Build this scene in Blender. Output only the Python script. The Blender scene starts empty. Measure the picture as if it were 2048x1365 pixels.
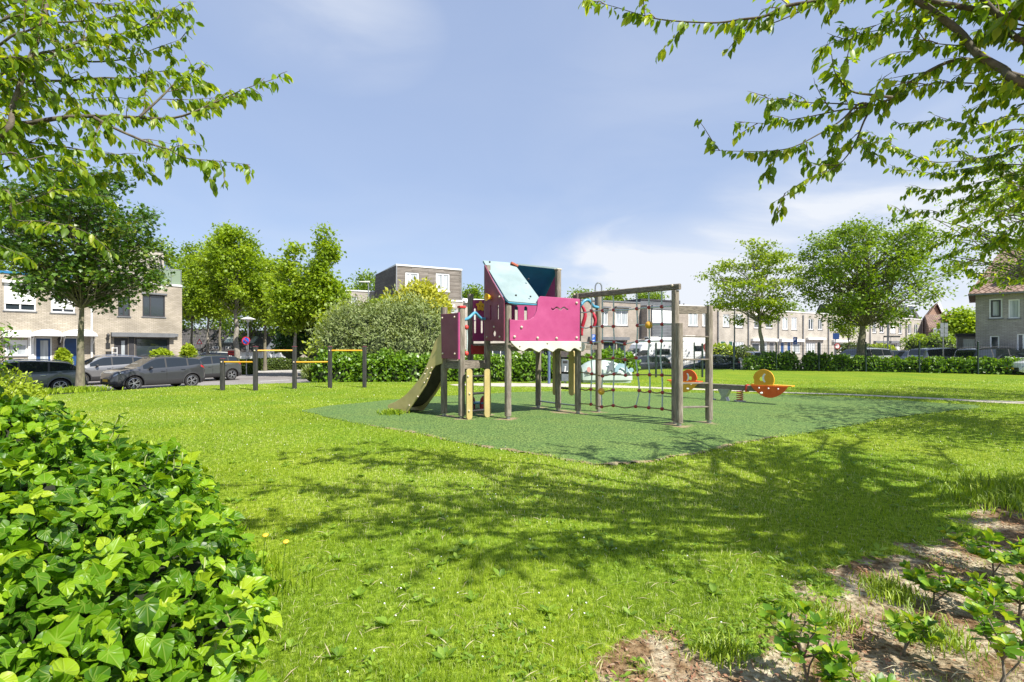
import bpy, math, random
import numpy as np
from mathutils import Vector, Matrix
R = math.radians
rng = np.random.default_rng(7)
random.seed(7)
sc = bpy.context.scene
col = sc.collection
# ---------------- camera ----------------
F = 1024.0; HZ = 697.0; CH = 1.5
cam = bpy.data.cameras.new('camera'); cam.sensor_width = 36; cam.lens = 18; cam.shift_y = (HZ-682.5)/2048
cam.clip_start = 0.05; cam.clip_end = 3000
co = bpy.data.objects.new('camera', cam); co.location = (0, 0, CH); co.rotation_euler = (R(90), 0, 0)
col.objects.link(co); sc.camera = co
# ---------------- sky, sun, exposure ----------------
SUN_EL = 50; sdx, sdy = .73, -.68
w = bpy.data.worlds.new("World"); sc.world = w; w.use_nodes = True
nt = w.node_tree; nt.nodes.clear()
def N(nt, t, **k):
    n = nt.nodes.new(t)
    for a, b in k.items(): setattr(n, a, b)
    return n
out = N(nt, 'ShaderNodeOutputWorld'); bg = N(nt, 'ShaderNodeBackground'); nt.links.new(bg.outputs[0], out.inputs[0])
sky = N(nt, 'ShaderNodeTexSky', sky_type='NISHITA'); sky.sun_disc = False
sky.sun_elevation = R(SUN_EL); sky.sun_rotation = math.atan2(sdx, sdy); sky.dust_density = 0.6; sky.air_density = 1.0; sky.ozone_density = 2.0
bg.inputs[1].default_value = 0.12
tc = N(nt, 'ShaderNodeTexCoord')
sep = N(nt, 'ShaderNodeSeparateXYZ'); nt.links.new(tc.outputs['Generated'], sep.inputs[0])
mp = N(nt, 'ShaderNodeMapping'); mp.inputs['Scale'].default_value = (1.5, 1.5, 4.2); mp.inputs['Rotation'].default_value = (0, .25, 0)
nt.links.new(tc.outputs['Generated'], mp.inputs[0])
nz = N(nt, 'ShaderNodeTexNoise'); nz.inputs['Scale'].default_value = 1.7; nz.inputs['Detail'].default_value = 7; nz.inputs['Roughness'].default_value = .52; nz.inputs['Distortion'].default_value = .5
nt.links.new(mp.outputs[0], nz.inputs['Vector'])
def ramp(nt, src, pts, interp='EASE'):
    r = N(nt, 'ShaderNodeValToRGB'); r.color_ramp.interpolation = interp
    e = r.color_ramp.elements
    while len(e) > 1: e.remove(e[-1])
    e[0].position = pts[0][0]; e[0].color = tuple(pts[0][1])+(1,) if not isinstance(pts[0][1], (int, float)) else (pts[0][1],)*3+(1,)
    for p, c in pts[1:]:
        k = e.new(p); k.color = tuple(c)+(1,) if not isinstance(c, (int, float)) else (c, c, c, 1)
    nt.links.new(src, r.inputs[0]); return r
def mth(nt, op, a, b=None, clamp=False):
    m = N(nt, 'ShaderNodeMath', operation=op); m.use_clamp = clamp
    for i, v in enumerate((a, b)):
        if v is None: continue
        if isinstance(v, (int, float)): m.inputs[i].default_value = v
        else: nt.links.new(v, m.inputs[i])
    return m.outputs[0]
cl = ramp(nt, nz.outputs[0], [(.36, 0.0), (.72, 1.0)])
low = ramp(nt, sep.outputs[2], [(0.0, 1.0), (.14, .70), (.33, .16), (.7, .1)])
xr = ramp(nt, sep.outputs[0], [(0.0, .28), (.24, 1.0)])
blob = None
def cloudblob(dx, dz, sx, sz, amt):
    a = mth(nt, 'DIVIDE', mth(nt, 'SUBTRACT', sep.outputs[0], dx), sx); b = mth(nt, 'DIVIDE', mth(nt, 'SUBTRACT', sep.outputs[2], dz), sz)
    d = mth(nt, 'ADD', mth(nt, 'MULTIPLY', a, a), mth(nt, 'MULTIPLY', b, b))
    return mth(nt, 'MULTIPLY', mth(nt, 'SUBTRACT', 1.0, d, True), amt)
bl = mth(nt, 'ADD', cloudblob(.27, .12, .26, .13, 1.6), cloudblob(-.30, .52, .20, .10, .42))
bl = mth(nt, 'ADD', bl, cloudblob(.62, .16, .36, .22, 1.2))
ff = mth(nt, 'MULTIPLY', mth(nt, 'ADD', mth(nt, 'MULTIPLY', low.outputs[0], xr.outputs[0]), bl), mth(nt, 'ADD', cl.outputs[0], .24), True)
ff = mth(nt, 'MULTIPLY', ff, .95, True)
hz = N(nt, 'ShaderNodeMix', data_type='RGBA'); hz.inputs[0].default_value = .70; nt.links.new(sky.outputs[0], hz.inputs[6]); hz.inputs[7].default_value = (2.15, 2.68, 3.95, 1)
mix = N(nt, 'ShaderNodeMix', data_type='RGBA'); nt.links.new(ff, mix.inputs[0]); nt.links.new(hz.outputs[2], mix.inputs[6])
mix.inputs[7].default_value = (4.3, 4.5, 4.85, 1)
nt.links.new(mix.outputs[2], bg.inputs[0])
sl = bpy.data.lights.new('sun', 'SUN'); sl.energy = 5.0; sl.angle = R(.5); sl.color = (1, .955, .87)
so = bpy.data.objects.new('sun', sl); ce = math.cos(R(SUN_EL)); n_ = math.hypot(sdx, sdy)
SV = Vector((sdx/n_*ce, sdy/n_*ce, math.sin(R(SUN_EL))))
so.rotation_euler = SV.to_track_quat('Z', 'Y').to_euler(); so.location = (20, -20, 30); col.objects.link(so)
sc.view_settings.view_transform = 'Standard'; sc.view_settings.look = 'None'; sc.view_settings.gamma = 1; sc.view_settings.exposure = 0.78
sc.render.engine = 'CYCLES'
sc.cycles.max_bounces = 6; sc.cycles.transparent_max_bounces = 8; sc.cycles.diffuse_bounces = 3; sc.cycles.glossy_bounces = 3

# ---------------- helpers ----------------
def P(px, py, Y): return Vector(((px-1024)/F*Y, Y, CH-(py-HZ)/F*Y))
def G(px, py, z=0.0):
    Y = (CH-z)*F/(py-HZ); return Vector(((px-1024)/F*Y, Y, z))
def tag(o, label=None, cat=None, group=None, kind=None):
    if label: o['label'] = label
    if cat: o['category'] = cat
    if group: o['group'] = group
    if kind: o['kind'] = kind
    return o
def thing(name, label, cat, loc=(0, 0, 0), group=None):
    o = bpy.data.objects.new(name, None); o.location = loc; o.empty_display_size = .2; col.objects.link(o)
    return tag(o, label, cat, group)
def kids(o): return [c for c in bpy.data.objects if c.parent == o]
def copy_tree(o, parent=None):
    c = o.copy(); col.objects.link(c); c.parent = parent
    for ch in kids(o): copy_tree(ch, c)
    return c
def root_loc(p):
    t = Vector((0, 0, 0))
    while p is not None: t += p.location; p = p.parent
    return t
def np_mesh(name, V, Fc, mat, parent=None, smooth=False, rnd=None, uv=False):
    """V (n,3), Fc (m,k) uniform polygons"""
    V = np.asarray(V, dtype=np.float32); Fc = np.asarray(Fc, dtype=np.int32)
    if parent is not None: V = V-np.array(root_loc(parent), dtype=np.float32)
    me = bpy.data.meshes.new(name); m, k = Fc.shape
    me.vertices.add(len(V)); me.vertices.foreach_set('co', V.ravel())
    me.loops.add(m*k); me.loops.foreach_set('vertex_index', Fc.ravel())
    me.polygons.add(m); me.polygons.foreach_set('loop_start', np.arange(0, m*k, k, dtype=np.int32))
    if smooth: me.polygons.foreach_set('use_smooth', np.ones(m, dtype=bool))
    me.update(calc_edges=True)
    if rnd is not None:
        a = me.attributes.new('rnd', 'FLOAT', 'POINT'); a.data.foreach_set('value', np.asarray(rnd, dtype=np.float32))
    me.materials.append(mat)
    o = bpy.data.objects.new(name, me); o.parent = parent; col.objects.link(o); return o
class MB:
    def __init__(s): s.v = []; s.f = []
    def add(s, vs, fs, M=None):
        b = len(s.v)
        s.v += [tuple(M @ Vector(v)) for v in vs] if M is not None else [tuple(v) for v in vs]
        s.f += [tuple(i+b for i in f) for f in fs]; return s
    def box(s, x0, x1, y0, y1, z0, z1, M=None):
        vs = [(x, y, z) for z in (z0, z1) for y in (y0, y1) for x in (x0, x1)]
        return s.add(vs, [(0, 2, 3, 1), (4, 5, 7, 6), (0, 1, 5, 4), (2, 6, 7, 3), (0, 4, 6, 2), (1, 3, 7, 5)], M)
    def beam(s, p0, p1, w, h, ch=0.0, up=(0, 0, 1)):
        """chamfered bar from p0 to p1, w wide (sideways) h tall (along up)"""
        p0 = Vector(p0); p1 = Vector(p1); d = (p1-p0).normalized(); u = Vector(up)
        if abs(d.dot(u)) > .98: u = Vector((0, 1, 0))
        x = d.cross(u).normalized(); y = x.cross(d).normalized()
        a, b = w/2, h/2
        if ch > 0: sec = [(-a+ch, -b), (a-ch, -b), (a, -b+ch), (a, b-ch), (a-ch, b), (-a+ch, b), (-a, b-ch), (-a, -b+ch)]
        else: sec = [(-a, -b), (a, -b), (a, b), (-a, b)]
        n = len(sec); vs = [p+x*q[0]+y*q[1] for p in (p0, p1) for q in sec]
        fs = [(i, (i+1) % n, n+(i+1) % n, n+i) for i in range(n)]+[tuple(reversed(range(n))), tuple(range(n, 2*n))]
        return s.add(vs, fs)
    def tube(s, pts, r, n=8, cap=True):
        pts = [Vector(p) for p in pts]; m = len(pts)
        rr = [r]*m if isinstance(r, (int, float)) else list(r)
        vs = []; ref = None
        for i, p in enumerate(pts):
            d = (pts[min(i+1, m-1)]-pts[max(i-1, 0)]).normalized()
            if ref is None: ref = d.orthogonal().normalized()
            x = (ref-d*ref.dot(d));
            x = x.normalized() if x.length > 1e-5 else d.orthogonal().normalized()
            ref = x; y = d.cross(x)
            for k in range(n):
                a = 2*math.pi*k/n; vs.append(p+x*(math.cos(a)*rr[i])+y*(math.sin(a)*rr[i]))
        fs = [(i*n+k, i*n+(k+1) % n, (i+1)*n+(k+1) % n, (i+1)*n+k) for i in range(m-1) for k in range(n)]
        if cap: fs += [tuple(reversed(range(n))), tuple(range((m-1)*n, m*n))]
        return s.add(vs, fs)
    def ball(s, c, r, seg=8, rings=6, sc_=(1, 1, 1)):
        vs = [(c[0], c[1], c[2]+r*sc_[2])]
        for i in range(1, rings):
            a = math.pi*i/rings
            for k in range(seg):
                b = 2*math.pi*k/seg
                vs.append((c[0]+r*sc_[0]*math.sin(a)*math.cos(b), c[1]+r*sc_[1]*math.sin(a)*math.sin(b), c[2]+r*sc_[2]*math.cos(a)))
        vs.append((c[0], c[1], c[2]-r*sc_[2])); L = len(vs)-1; fs = []
        for k in range(seg):
            fs.append((0, 1+k, 1+(k+1) % seg)); fs.append((L, L-seg+(k+1) % seg, L-seg+k))
        for i in range(rings-2):
            for k in range(seg):
                a = 1+i*seg; fs.append((a+k, a+seg+k, a+seg+(k+1) % seg, a+(k+1) % seg))
        return s.add(vs, fs)
    def lathe(s, prof, M, n=24):
        """prof [(r, h)] revolved about local z of M"""
        vs = []; fs = []
        for r, h in prof:
            for k in range(n):
                a = 2*math.pi*k/n; vs.append((r*math.cos(a), r*math.sin(a), h))
        for i in range(len(prof)-1):
            for k in range(n): fs.append((i*n+k, i*n+(k+1) % n, (i+1)*n+(k+1) % n, (i+1)*n+k))
        return s.add(vs, fs, M)
    def panel(s, outs, t, O=(0, 0, 0), X=(1, 0, 0), Y=(0, 0, 1), bev=0.0, warp=None):
        """flat board with holes: 2D outlines, thickness t centred on plane O,X,Y"""
        cu = bpy.data.curves.new('tmp', 'CURVE'); cu.dimensions = '2D'; cu.fill_mode = 'BOTH'; cu.extrude = max(t/2-bev, .0005)
        cu.bevel_depth = bev; cu.offset = -bev; cu.bevel_resolution = 1
        for o in outs:
            sp = cu.splines.new('POLY'); sp.points.add(len(o)-1)
            for i, q in enumerate(o): sp.points[i].co = (q[0], q[1], 0, 1)
            sp.use_cyclic_u = True
        ob = bpy.data.objects.new('tmp', cu); me = bpy.data.meshes.new_from_object(ob)
        X = Vector(X).normalized(); Y = Vector(Y).normalized(); Z = X.cross(Y).normalized(); O = Vector(O)
        vs = []
        for v in me.vertices:
            c = v.co
            if warp: c = warp(c)
            vs.append(O+X*c[0]+Y*c[1]+Z*c[2])
        s.add(vs, [tuple(p.vertices) for p in me.polygons])
        bpy.data.objects.remove(ob); bpy.data.curves.remove(cu); bpy.data.meshes.remove(me); return s
    def build(s, name, mat, parent=None, smooth=False, uv=True, weld=False):
        off = root_loc(parent) if parent is not None else Vector((0, 0, 0))
        me = bpy.data.meshes.new(name); me.from_pydata([(v[0]-off.x, v[1]-off.y, v[2]-off.z) for v in s.v], [], s.f); me.update()
        if uv:
            ul = me.uv_layers.new(name='UVMap'); dat = np.zeros(len(me.loops)*2, dtype=np.float32)
            for p in me.polygons:
                n = p.normal
                if abs(n.z) > .8: tx = Vector((1, 0, 0)); ty = Vector((0, 1, 0))
                else: tx = Vector((-n.y, n.x, 0)).normalized(); ty = Vector((0, 0, 1))
                for li in p.loop_indices:
                    c = me.vertices[me.loops[li].vertex_index].co+off; dat[2*li] = c.dot(tx); dat[2*li+1] = c.dot(ty)
            ul.data.foreach_set('uv', dat)
        if smooth:
            me.polygons.foreach_set('use_smooth', [True]*len(me.polygons))
            if smooth == 'auto':
                try: me.set_sharp_from_angle(angle=R(38))
                except Exception: pass
        me.materials.append(mat)
        o = bpy.data.objects.new(name, me); o.parent = parent; col.objects.link(o); return o
def circ(cx, cy, r, n=20, ry=None): return [(cx+r*math.cos(2*math.pi*i/n), cy+(ry or r)*math.sin(2*math.pi*i/n)) for i in range(n)]
def slot(cx, cy, w, h, n=6):
    r = w/2; o = []
    for i in range(n+1): a = math.pi*i/n; o.append((cx+r*math.cos(a), cy+h/2-r+r*math.sin(a)))
    for i in range(n+1): a = math.pi+math.pi*i/n; o.append((cx+r*math.cos(a), cy-h/2+r+r*math.sin(a)))
    return o
def rrect(x0, y0, x1, y1, r, n=4):
    o = []
    for cx, cy, a0 in ((x1-r, y1-r, 0), (x0+r, y1-r, 90), (x0+r, y0+r, 180), (x1-r, y0+r, 270)):
        for i in range(n+1): a = R(a0+90*i/n); o.append((cx+r*math.cos(a), cy+r*math.sin(a)))
    return o
def smooth_path(pts, k=4):
    pts = [Vector(p) for p in pts]; o = []
    for i in range(len(pts)-1):
        p0 = pts[max(i-1, 0)]; p1 = pts[i]; p2 = pts[i+1]; p3 = pts[min(i+2, len(pts)-1)]
        for j in range(k):
            t = j/k; o.append(.5*((2*p1)+(p2-p0)*t+(2*p0-5*p1+4*p2-p3)*t*t+(3*p1-p0-3*p2+p3)*t**3))
    o.append(pts[-1]); return o
# value noise (numpy)
_tab = np.random.default_rng(3).random((256, 256))
def vnoise(x, y, s=1.0):
    x = np.asarray(x)*s+100; y = np.asarray(y)*s+100
    xi = np.floor(x).astype(int); yi = np.floor(y).astype(int); fx = x-xi; fy = y-yi
    fx = fx*fx*(3-2*fx); fy = fy*fy*(3-2*fy)
    g = lambda a, b: _tab[a % 256, b % 256]
    return (g(xi, yi)*(1-fx)+g(xi+1, yi)*fx)*(1-fy)+(g(xi, yi+1)*(1-fx)+g(xi+1, yi+1)*fx)*fy
def fbm(x, y, s=1.0): return (vnoise(x, y, s)+.5*vnoise(x, y, s*2.1)+.25*vnoise(x, y, s*4.3))/1.75

# ---------------- materials ----------------
def pmat(name, c1, c2=None, rough=.6, scale=5, metal=0.0, bump=0.0, stretch=(1, 1, 1), coat=0.0, spec=.5, detail=5, lo=.35, hi=.65, c3=None, s3=.6, a3=.5):
    m = bpy.data.materials.new(name); m.use_nodes = True; nt = m.node_tree; b = nt.nodes['Principled BSDF']
    b.inputs['Base Color'].default_value = tuple(c1)+(1,); b.inputs['Roughness'].default_value = rough; b.inputs['Metallic'].default_value = metal
    b.inputs['Coat Weight'].default_value = coat; b.inputs['Coat Roughness'].default_value = .05; b.inputs['Specular IOR Level'].default_value = spec
    if c2 is not None or bump:
        tc = N(nt, 'ShaderNodeTexCoord'); mp = N(nt, 'ShaderNodeMapping'); mp.inputs['Scale'].default_value = stretch
        nt.links.new(tc.outputs['Object'], mp.inputs[0])
        nz = N(nt, 'ShaderNodeTexNoise'); nz.inputs['Scale'].default_value = scale; nz.inputs['Detail'].default_value = detail; nz.inputs['Roughness'].default_value = .62
        nt.links.new(mp.outputs[0], nz.inputs['Vector'])
        if c2 is not None:
            r = ramp(nt, nz.outputs[0], [(lo, c1), (hi, c2)], 'LINEAR'); srcc = r.outputs[0]
            if c3 is not None:
                n3 = N(nt, 'ShaderNodeTexNoise'); n3.inputs['Scale'].default_value = s3; n3.inputs['Detail'].default_value = 4; nt.links.new(tc.outputs['Object'], n3.inputs['Vector'])
                r3 = ramp(nt, n3.outputs[0], [(.45, 0.0), (.68, a3)], 'LINEAR')
                mx = N(nt, 'ShaderNodeMix', data_type='RGBA'); nt.links.new(r3.outputs[0], mx.inputs[0]); nt.links.new(srcc, mx.inputs[6]); mx.inputs[7].default_value = tuple(c3)+(1,); srcc = mx.outputs[2]
            nt.links.new(srcc, b.inputs['Base Color'])
        if bump:
            bp = N(nt, 'ShaderNodeBump'); bp.inputs['Strength'].default_value = bump; bp.inputs['Distance'].default_value = .02
            nt.links.new(nz.outputs[0], bp.inputs['Height']); nt.links.new(bp.outputs[0], b.inputs['Normal'])
    return m
def brickmat(name, c1, c2, mortar, bw=.21, bh=.0625, ms=.012, stain=None, rough=.85, uvs=1.0):
    m = bpy.data.materials.new(name); m.use_nodes = True; nt = m.node_tree; b = nt.nodes['Principled BSDF']; b.inputs['Roughness'].default_value = rough
    uv = N(nt, 'ShaderNodeUVMap'); br = N(nt, 'ShaderNodeTexBrick'); nt.links.new(uv.outputs[0], br.inputs['Vector'])
    br.inputs['Scale'].default_value = 1.0; br.inputs['Brick Width'].default_value = bw; br.inputs['Row Height'].default_value = bh; br.inputs['Mortar Size'].default_value = ms
    br.inputs['Color1'].default_value = tuple(c1)+(1,); br.inputs['Color2'].default_value = tuple(c2)+(1,); br.inputs['Mortar'].default_value = tuple(mortar)+(1,); br.inputs['Bias'].default_value = .0
    nz = N(nt, 'ShaderNodeTexNoise'); nz.inputs['Scale'].default_value = .9; nz.inputs['Detail'].default_value = 6; nt.links.new(uv.outputs[0], nz.inputs['Vector'])
    r = ramp(nt, nz.outputs[0], [(.35, .72), (.65, 1.08)], 'LINEAR')
    mx = N(nt, 'ShaderNodeMix', data_type='RGBA', blend_type='MULTIPLY'); mx.inputs[0].default_value = .8
    nt.links.new(br.outputs[0], mx.inputs[6]); nt.links.new(r.outputs[0], mx.inputs[7]); nt.links.new(mx.outputs[2], b.inputs['Base Color'])
    bp = N(nt, 'ShaderNodeBump'); bp.inputs['Strength'].default_value = .5; bp.inputs['Distance'].default_value = .01; bp.invert = True
    nt.links.new(br.outputs['Fac'], bp.inputs['Height']); nt.links.new(bp.outputs[0], b.inputs['Normal'])
    return m
def leafmat(name, cols, rough=.45, trans=.35, tcol=1.5, spec=.5):
    m = bpy.data.materials.new(name); m.use_nodes = True; nt = m.node_tree; b = nt.nodes['Principled BSDF']; o = nt.nodes['Material Output']
    at = N(nt, 'ShaderNodeAttribute', attribute_name='rnd')
    k = len(cols); r = ramp(nt, at.outputs['Fac'], [(i/(k-1), c) for i, c in enumerate(cols)], 'LINEAR')
    nt.links.new(r.outputs[0], b.inputs['Base Color']); b.inputs['Roughness'].default_value = rough; b.inputs['Specular IOR Level'].default_value = spec
    tr = N(nt, 'ShaderNodeBsdfTranslucent')
    mx = N(nt, 'ShaderNodeMix', data_type='RGBA', blend_type='MULTIPLY'); mx.inputs[0].default_value = 1; nt.links.new(r.outputs[0], mx.inputs[6]); mx.inputs[7].default_value = (tcol*1.15, tcol*1.1, tcol*.35, 1)
    nt.links.new(mx.outputs[2], tr.inputs[0])
    ms = N(nt, 'ShaderNodeMixShader'); ms.inputs[0].default_value = trans
    nt.links.new(b.outputs[0], ms.inputs[1]); nt.links.new(tr.outputs[0], ms.inputs[2]); nt.links.new(ms.outputs[0], o.inputs[0])
    return m
M = {}
M['wood'] = pmat('weathered_wood', (.15, .125, .095), (.34, .30, .245), .85, 14, bump=.5, stretch=(3, 3, .35), c3=(.12, .10, .08), s3=2.5, a3=.5)
M['wood_h'] = pmat('weathered_beam', (.10, .085, .068), (.26, .225, .18), .85, 10, bump=.5, stretch=(1, 1, 6))
M['darkwood'] = pmat('dark_post', (.02, .019, .019), (.05, .048, .047), .7, 10, stretch=(3, 3, .4), bump=.2)
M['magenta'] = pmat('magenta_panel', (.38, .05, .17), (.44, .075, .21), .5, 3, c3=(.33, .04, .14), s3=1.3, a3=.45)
M['plum'] = pmat('dark_plum_panel', (.17, .03, .06), (.22, .045, .085), .5, 5, c3=(.24, .09, .12), s3=2.0, a3=.4)  # darker magenta: shade painted into boards turned from the sun; also post caps
M['skyblue'] = pmat('pale_blue_panel', (.21, .29, .30), (.27, .35, .355), .65, 2.5, c3=(.18, .24, .235), s3=1.5, a3=.45)
M['teal'] = pmat('deep_blue_panel', (.012, .14, .29), (.018, .18, .36), .4, 4)
M['blue'] = pmat('blue_plastic', (.06, .26, .42), (.10, .33, .50), .35, 6)
M['red'] = pmat('red_plastic', (.50, .03, .03), (.62, .06, .05), .4, 6)
M['redrail'] = pmat('dark_red_panel', (.36, .01, .03), (.46, .03, .06), .45, 6)
M['yellow'] = pmat('yellow_plastic', (.80, .44, .02), (.88, .53, .05), .42, 6)
M['cream'] = pmat('cream_board', (.45, .37, .14), (.55, .46, .21), .55, 4, c3=(.33, .28, .12), s3=1.2, a3=.6)
M['ladder'] = pmat('yellow_ladder_board', (.42, .33, .12), (.52, .42, .18), .5, 5, c3=(.30, .26, .13), s3=3, a3=.5)
M['white_board'] = pmat('white_board', (.55, .53, .47), (.66, .64, .58), .5, 4, c3=(.42, .38, .29), s3=2, a3=.5)
M['black'] = pmat('black_rubber', (.012, .012, .013), (.03, .03, .03), .6, 8)
M['slidebed'] = pmat('slide_underside', (.02, .018, .016), (.055, .048, .04), .6, 5)
M['steel'] = pmat('galvanised_steel', (.33, .34, .35), (.45, .46, .47), .4, 9, metal=.85)
M['bolt'] = pmat('bolt_cap', (.50, .43, .34), (.6, .52, .42), .5, 9)
M['rope'] = pmat('pale_rope', (.42, .50, .50), (.58, .68, .68), .8, 60, bump=.4)
M['ropeb'] = pmat('brown_rope', (.19, .14, .06), (.33, .26, .13), .85, 60, bump=.4)
M['knot'] = pmat('red_knot', (.30, .02, .025), (.42, .05, .05), .5, 9)
M['ball'] = pmat('yellow_ball', (.62, .30, .02), (.75, .42, .05), .5, 6)
M['orange'] = pmat('orange_panel', (.70, .09, .01), (.78, .13, .02), .4, 5)
M['amber'] = pmat('amber_panel', (.70, .34, .015), (.78, .41, .03), .4, 5)
M['bark'] = pmat('grey_bark', (.10, .085, .065), (.22, .19, .14), .9, 12, bump=.6, stretch=(1, 1, .4), c3=(.17, .18, .07), s3=2, a3=.45)
M['bark2'] = pmat('light_bark', (.20, .175, .14), (.34, .31, .26), .9, 12, bump=.5, stretch=(1, 1, .5))
M['barkd'] = pmat('dark_cherry_bark', (.055, .045, .035), (.15, .125, .095), .9, 14, bump=.6, c3=(.11, .12, .05), s3=5, a3=.5)
M['twig'] = pmat('reddish_twig', (.12, .07, .045), (.19, .13, .08), .8, 20)
M['white'] = pmat('white_paint', (.78, .78, .77), (.82, .82, .81), .45, 3)
M['offwhite'] = pmat('offwhite_trim', (.66, .65, .62), (.74, .73, .7), .5, 3)
M['glass'] = pmat('window_glass', (.03, .04, .05), None, .04, spec=1.0)
M['glassc'] = pmat('curtained_glass', (.28, .31, .33), (.55, .58, .60), .1, 1.6, stretch=(4, 4, .2), spec=.8)
M['carglass'] = pmat('car_glass', (.012, .016, .018), None, .03, spec=1.0)
M['frame_dark'] = pmat('dark_frame', (.035, .033, .038), (.05, .048, .052), .45, 3)
M['door_blue'] = pmat('blue_door', (.015, .05, .16), (.02, .065, .19), .35, 3)
M['door_green'] = pmat('green_door', (.01, .07, .05), (.02, .09, .06), .4, 3)
M['greybeam'] = pmat('grey_fascia', (.13, .135, .145), (.17, .175, .185), .6, 3)
M['brickL'] = brickmat('cream_brick', (.38, .33, .255), (.48, .42, .34), (.27, .235, .19), .24, .08, .011)
M['brickR'] = brickmat('beige_brick', (.35, .30, .25), (.42, .365, .31), (.29, .25, .21), .22, .075, .01)
M['brickP'] = brickmat('pale_brick', (.42, .38, .32), (.49, .45, .39), (.36, .325, .28), .22, .075, .01)
M['brickG'] = brickmat('grey_brick', (.33, .30, .28), (.42, .39, .36), (.27, .25, .23), .24, .08, .012)
M['brickB'] = brickmat('brown_brick', (.28, .16, .10), (.36, .22, .15), (.25, .2, .16), .22, .075, .01)
M['brickY'] = brickmat('yellow_wall', (.62, .56, .42), (.70, .64, .5), (.5, .46, .36), .22, .075, .01)
M['tile_red'] = brickmat('orange_roof_tiles', (.42, .10, .05), (.52, .16, .08), (.14, .05, .03), .25, .30, .03)
M['tile_brown'] = brickmat('brown_roof_tiles', (.26, .17, .13), (.33, .23, .18), (.09, .05, .03), .25, .30, .03)
M['tile_dark'] = brickmat('dark_roof_tiles', (.07, .065, .07), (.11, .10, .10), (.03, .03, .03), .25, .30, .03)
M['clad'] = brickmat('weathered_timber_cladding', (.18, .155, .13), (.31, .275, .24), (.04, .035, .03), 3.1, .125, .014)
M['cladS'] = brickmat('timber_cladding_shaded', (.11, .095, .08), (.18, .16, .135), (.03, .025, .02), 3.1, .125, .014)  # same timber made darker, the side wall's shade put into the colour
M['siding'] = brickmat('grey_siding', (.13, .14, .155), (.17, .18, .195), (.05, .055, .06), 4, .16, .015)
M['roof'] = pmat('bitumen_roof', (.10, .10, .10), (.16, .16, .155), .9, 3)
M['interior'] = pmat('dark_interior', (.02, .02, .02), None, .9)
M['asphalt'] = pmat('grey_paving', (.19, .175, .17), (.27, .25, .24), .9, 1.2, c3=(.17, .15, .15), s3=.25, a3=.5, bump=.15)
M['tyre'] = pmat('tyre_rubber', (.015, .015, .016), (.025, .025, .026), .75, 10)
M['alloy'] = pmat('alloy_rim', (.55, .56, .58), None, .3, metal=.9)
M['cladding'] = pmat('black_cladding', (.03, .03, .032), None, .6)
M['redlight'] = pmat('red_lamp_glass', (.45, .01, .015), None, .15, coat=1)
M['headlight'] = pmat('headlight_glass', (.30, .33, .36), None, .08, metal=.6, coat=1)
M['plate'] = pmat('yellow_plate', (.80, .50, .03), None, .4)
M['chrome'] = pmat('chrome_trim', (.7, .7, .72), None, .15, metal=1)
M['signblue'] = pmat('sign_blue', (.02, .12, .55), None, .35)
M['signred'] = pmat('sign_red', (.62, .02, .03), None, .35)
M['lampgrey'] = pmat('grey_pole', (.16, .18, .20), (.22, .24, .26), .5, 4)
M['bluepole'] = pmat('blue_pole', (.08, .12, .22), (.11, .16, .28), .5, 6)
M['fencegreen'] = pmat('dark_green_fence', (.012, .03, .025), None, .5)
M['soilchip'] = leafmat('dry_litter', [(.30, .12, .06), (.36, .22, .13), (.22, .10, .06), (.42, .30, .2)], .8, .1)
L = {}
L['cherry'] = leafmat('cherry_leaves', [(.08, .145, .012), (.15, .26, .016), (.245, .36, .022), (.38, .42, .03)], .40, .55, 1.5)
L['maple'] = leafmat('maple_leaves', [(.03, .08, .010), (.055, .125, .014), (.10, .19, .02), (.22, .24, .03)], .36, .3, 1.4)
L['lime'] = leafmat('lime_leaves', [(.12, .19, .010), (.19, .29, .014), (.26, .37, .02), (.35, .43, .03)], .5, .42, 1.5)
L['locust'] = leafmat('locust_leaves', [(.11, .18, .012), (.21, .30, .018), (.32, .40, .03)], .5, .4, 1.5)
L['elm'] = leafmat('elm_leaves', [(.095, .17, .014), (.17, .27, .020), (.26, .365, .03)], .45, .38, 1.4)
L['ivy'] = leafmat('ivy_leaves', [(.018, .07, .004), (.07, .18, .006), (.14, .29, .009), (.22, .38, .012), (.34, .46, .02)], .36, .36, 1.4, .32)
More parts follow.
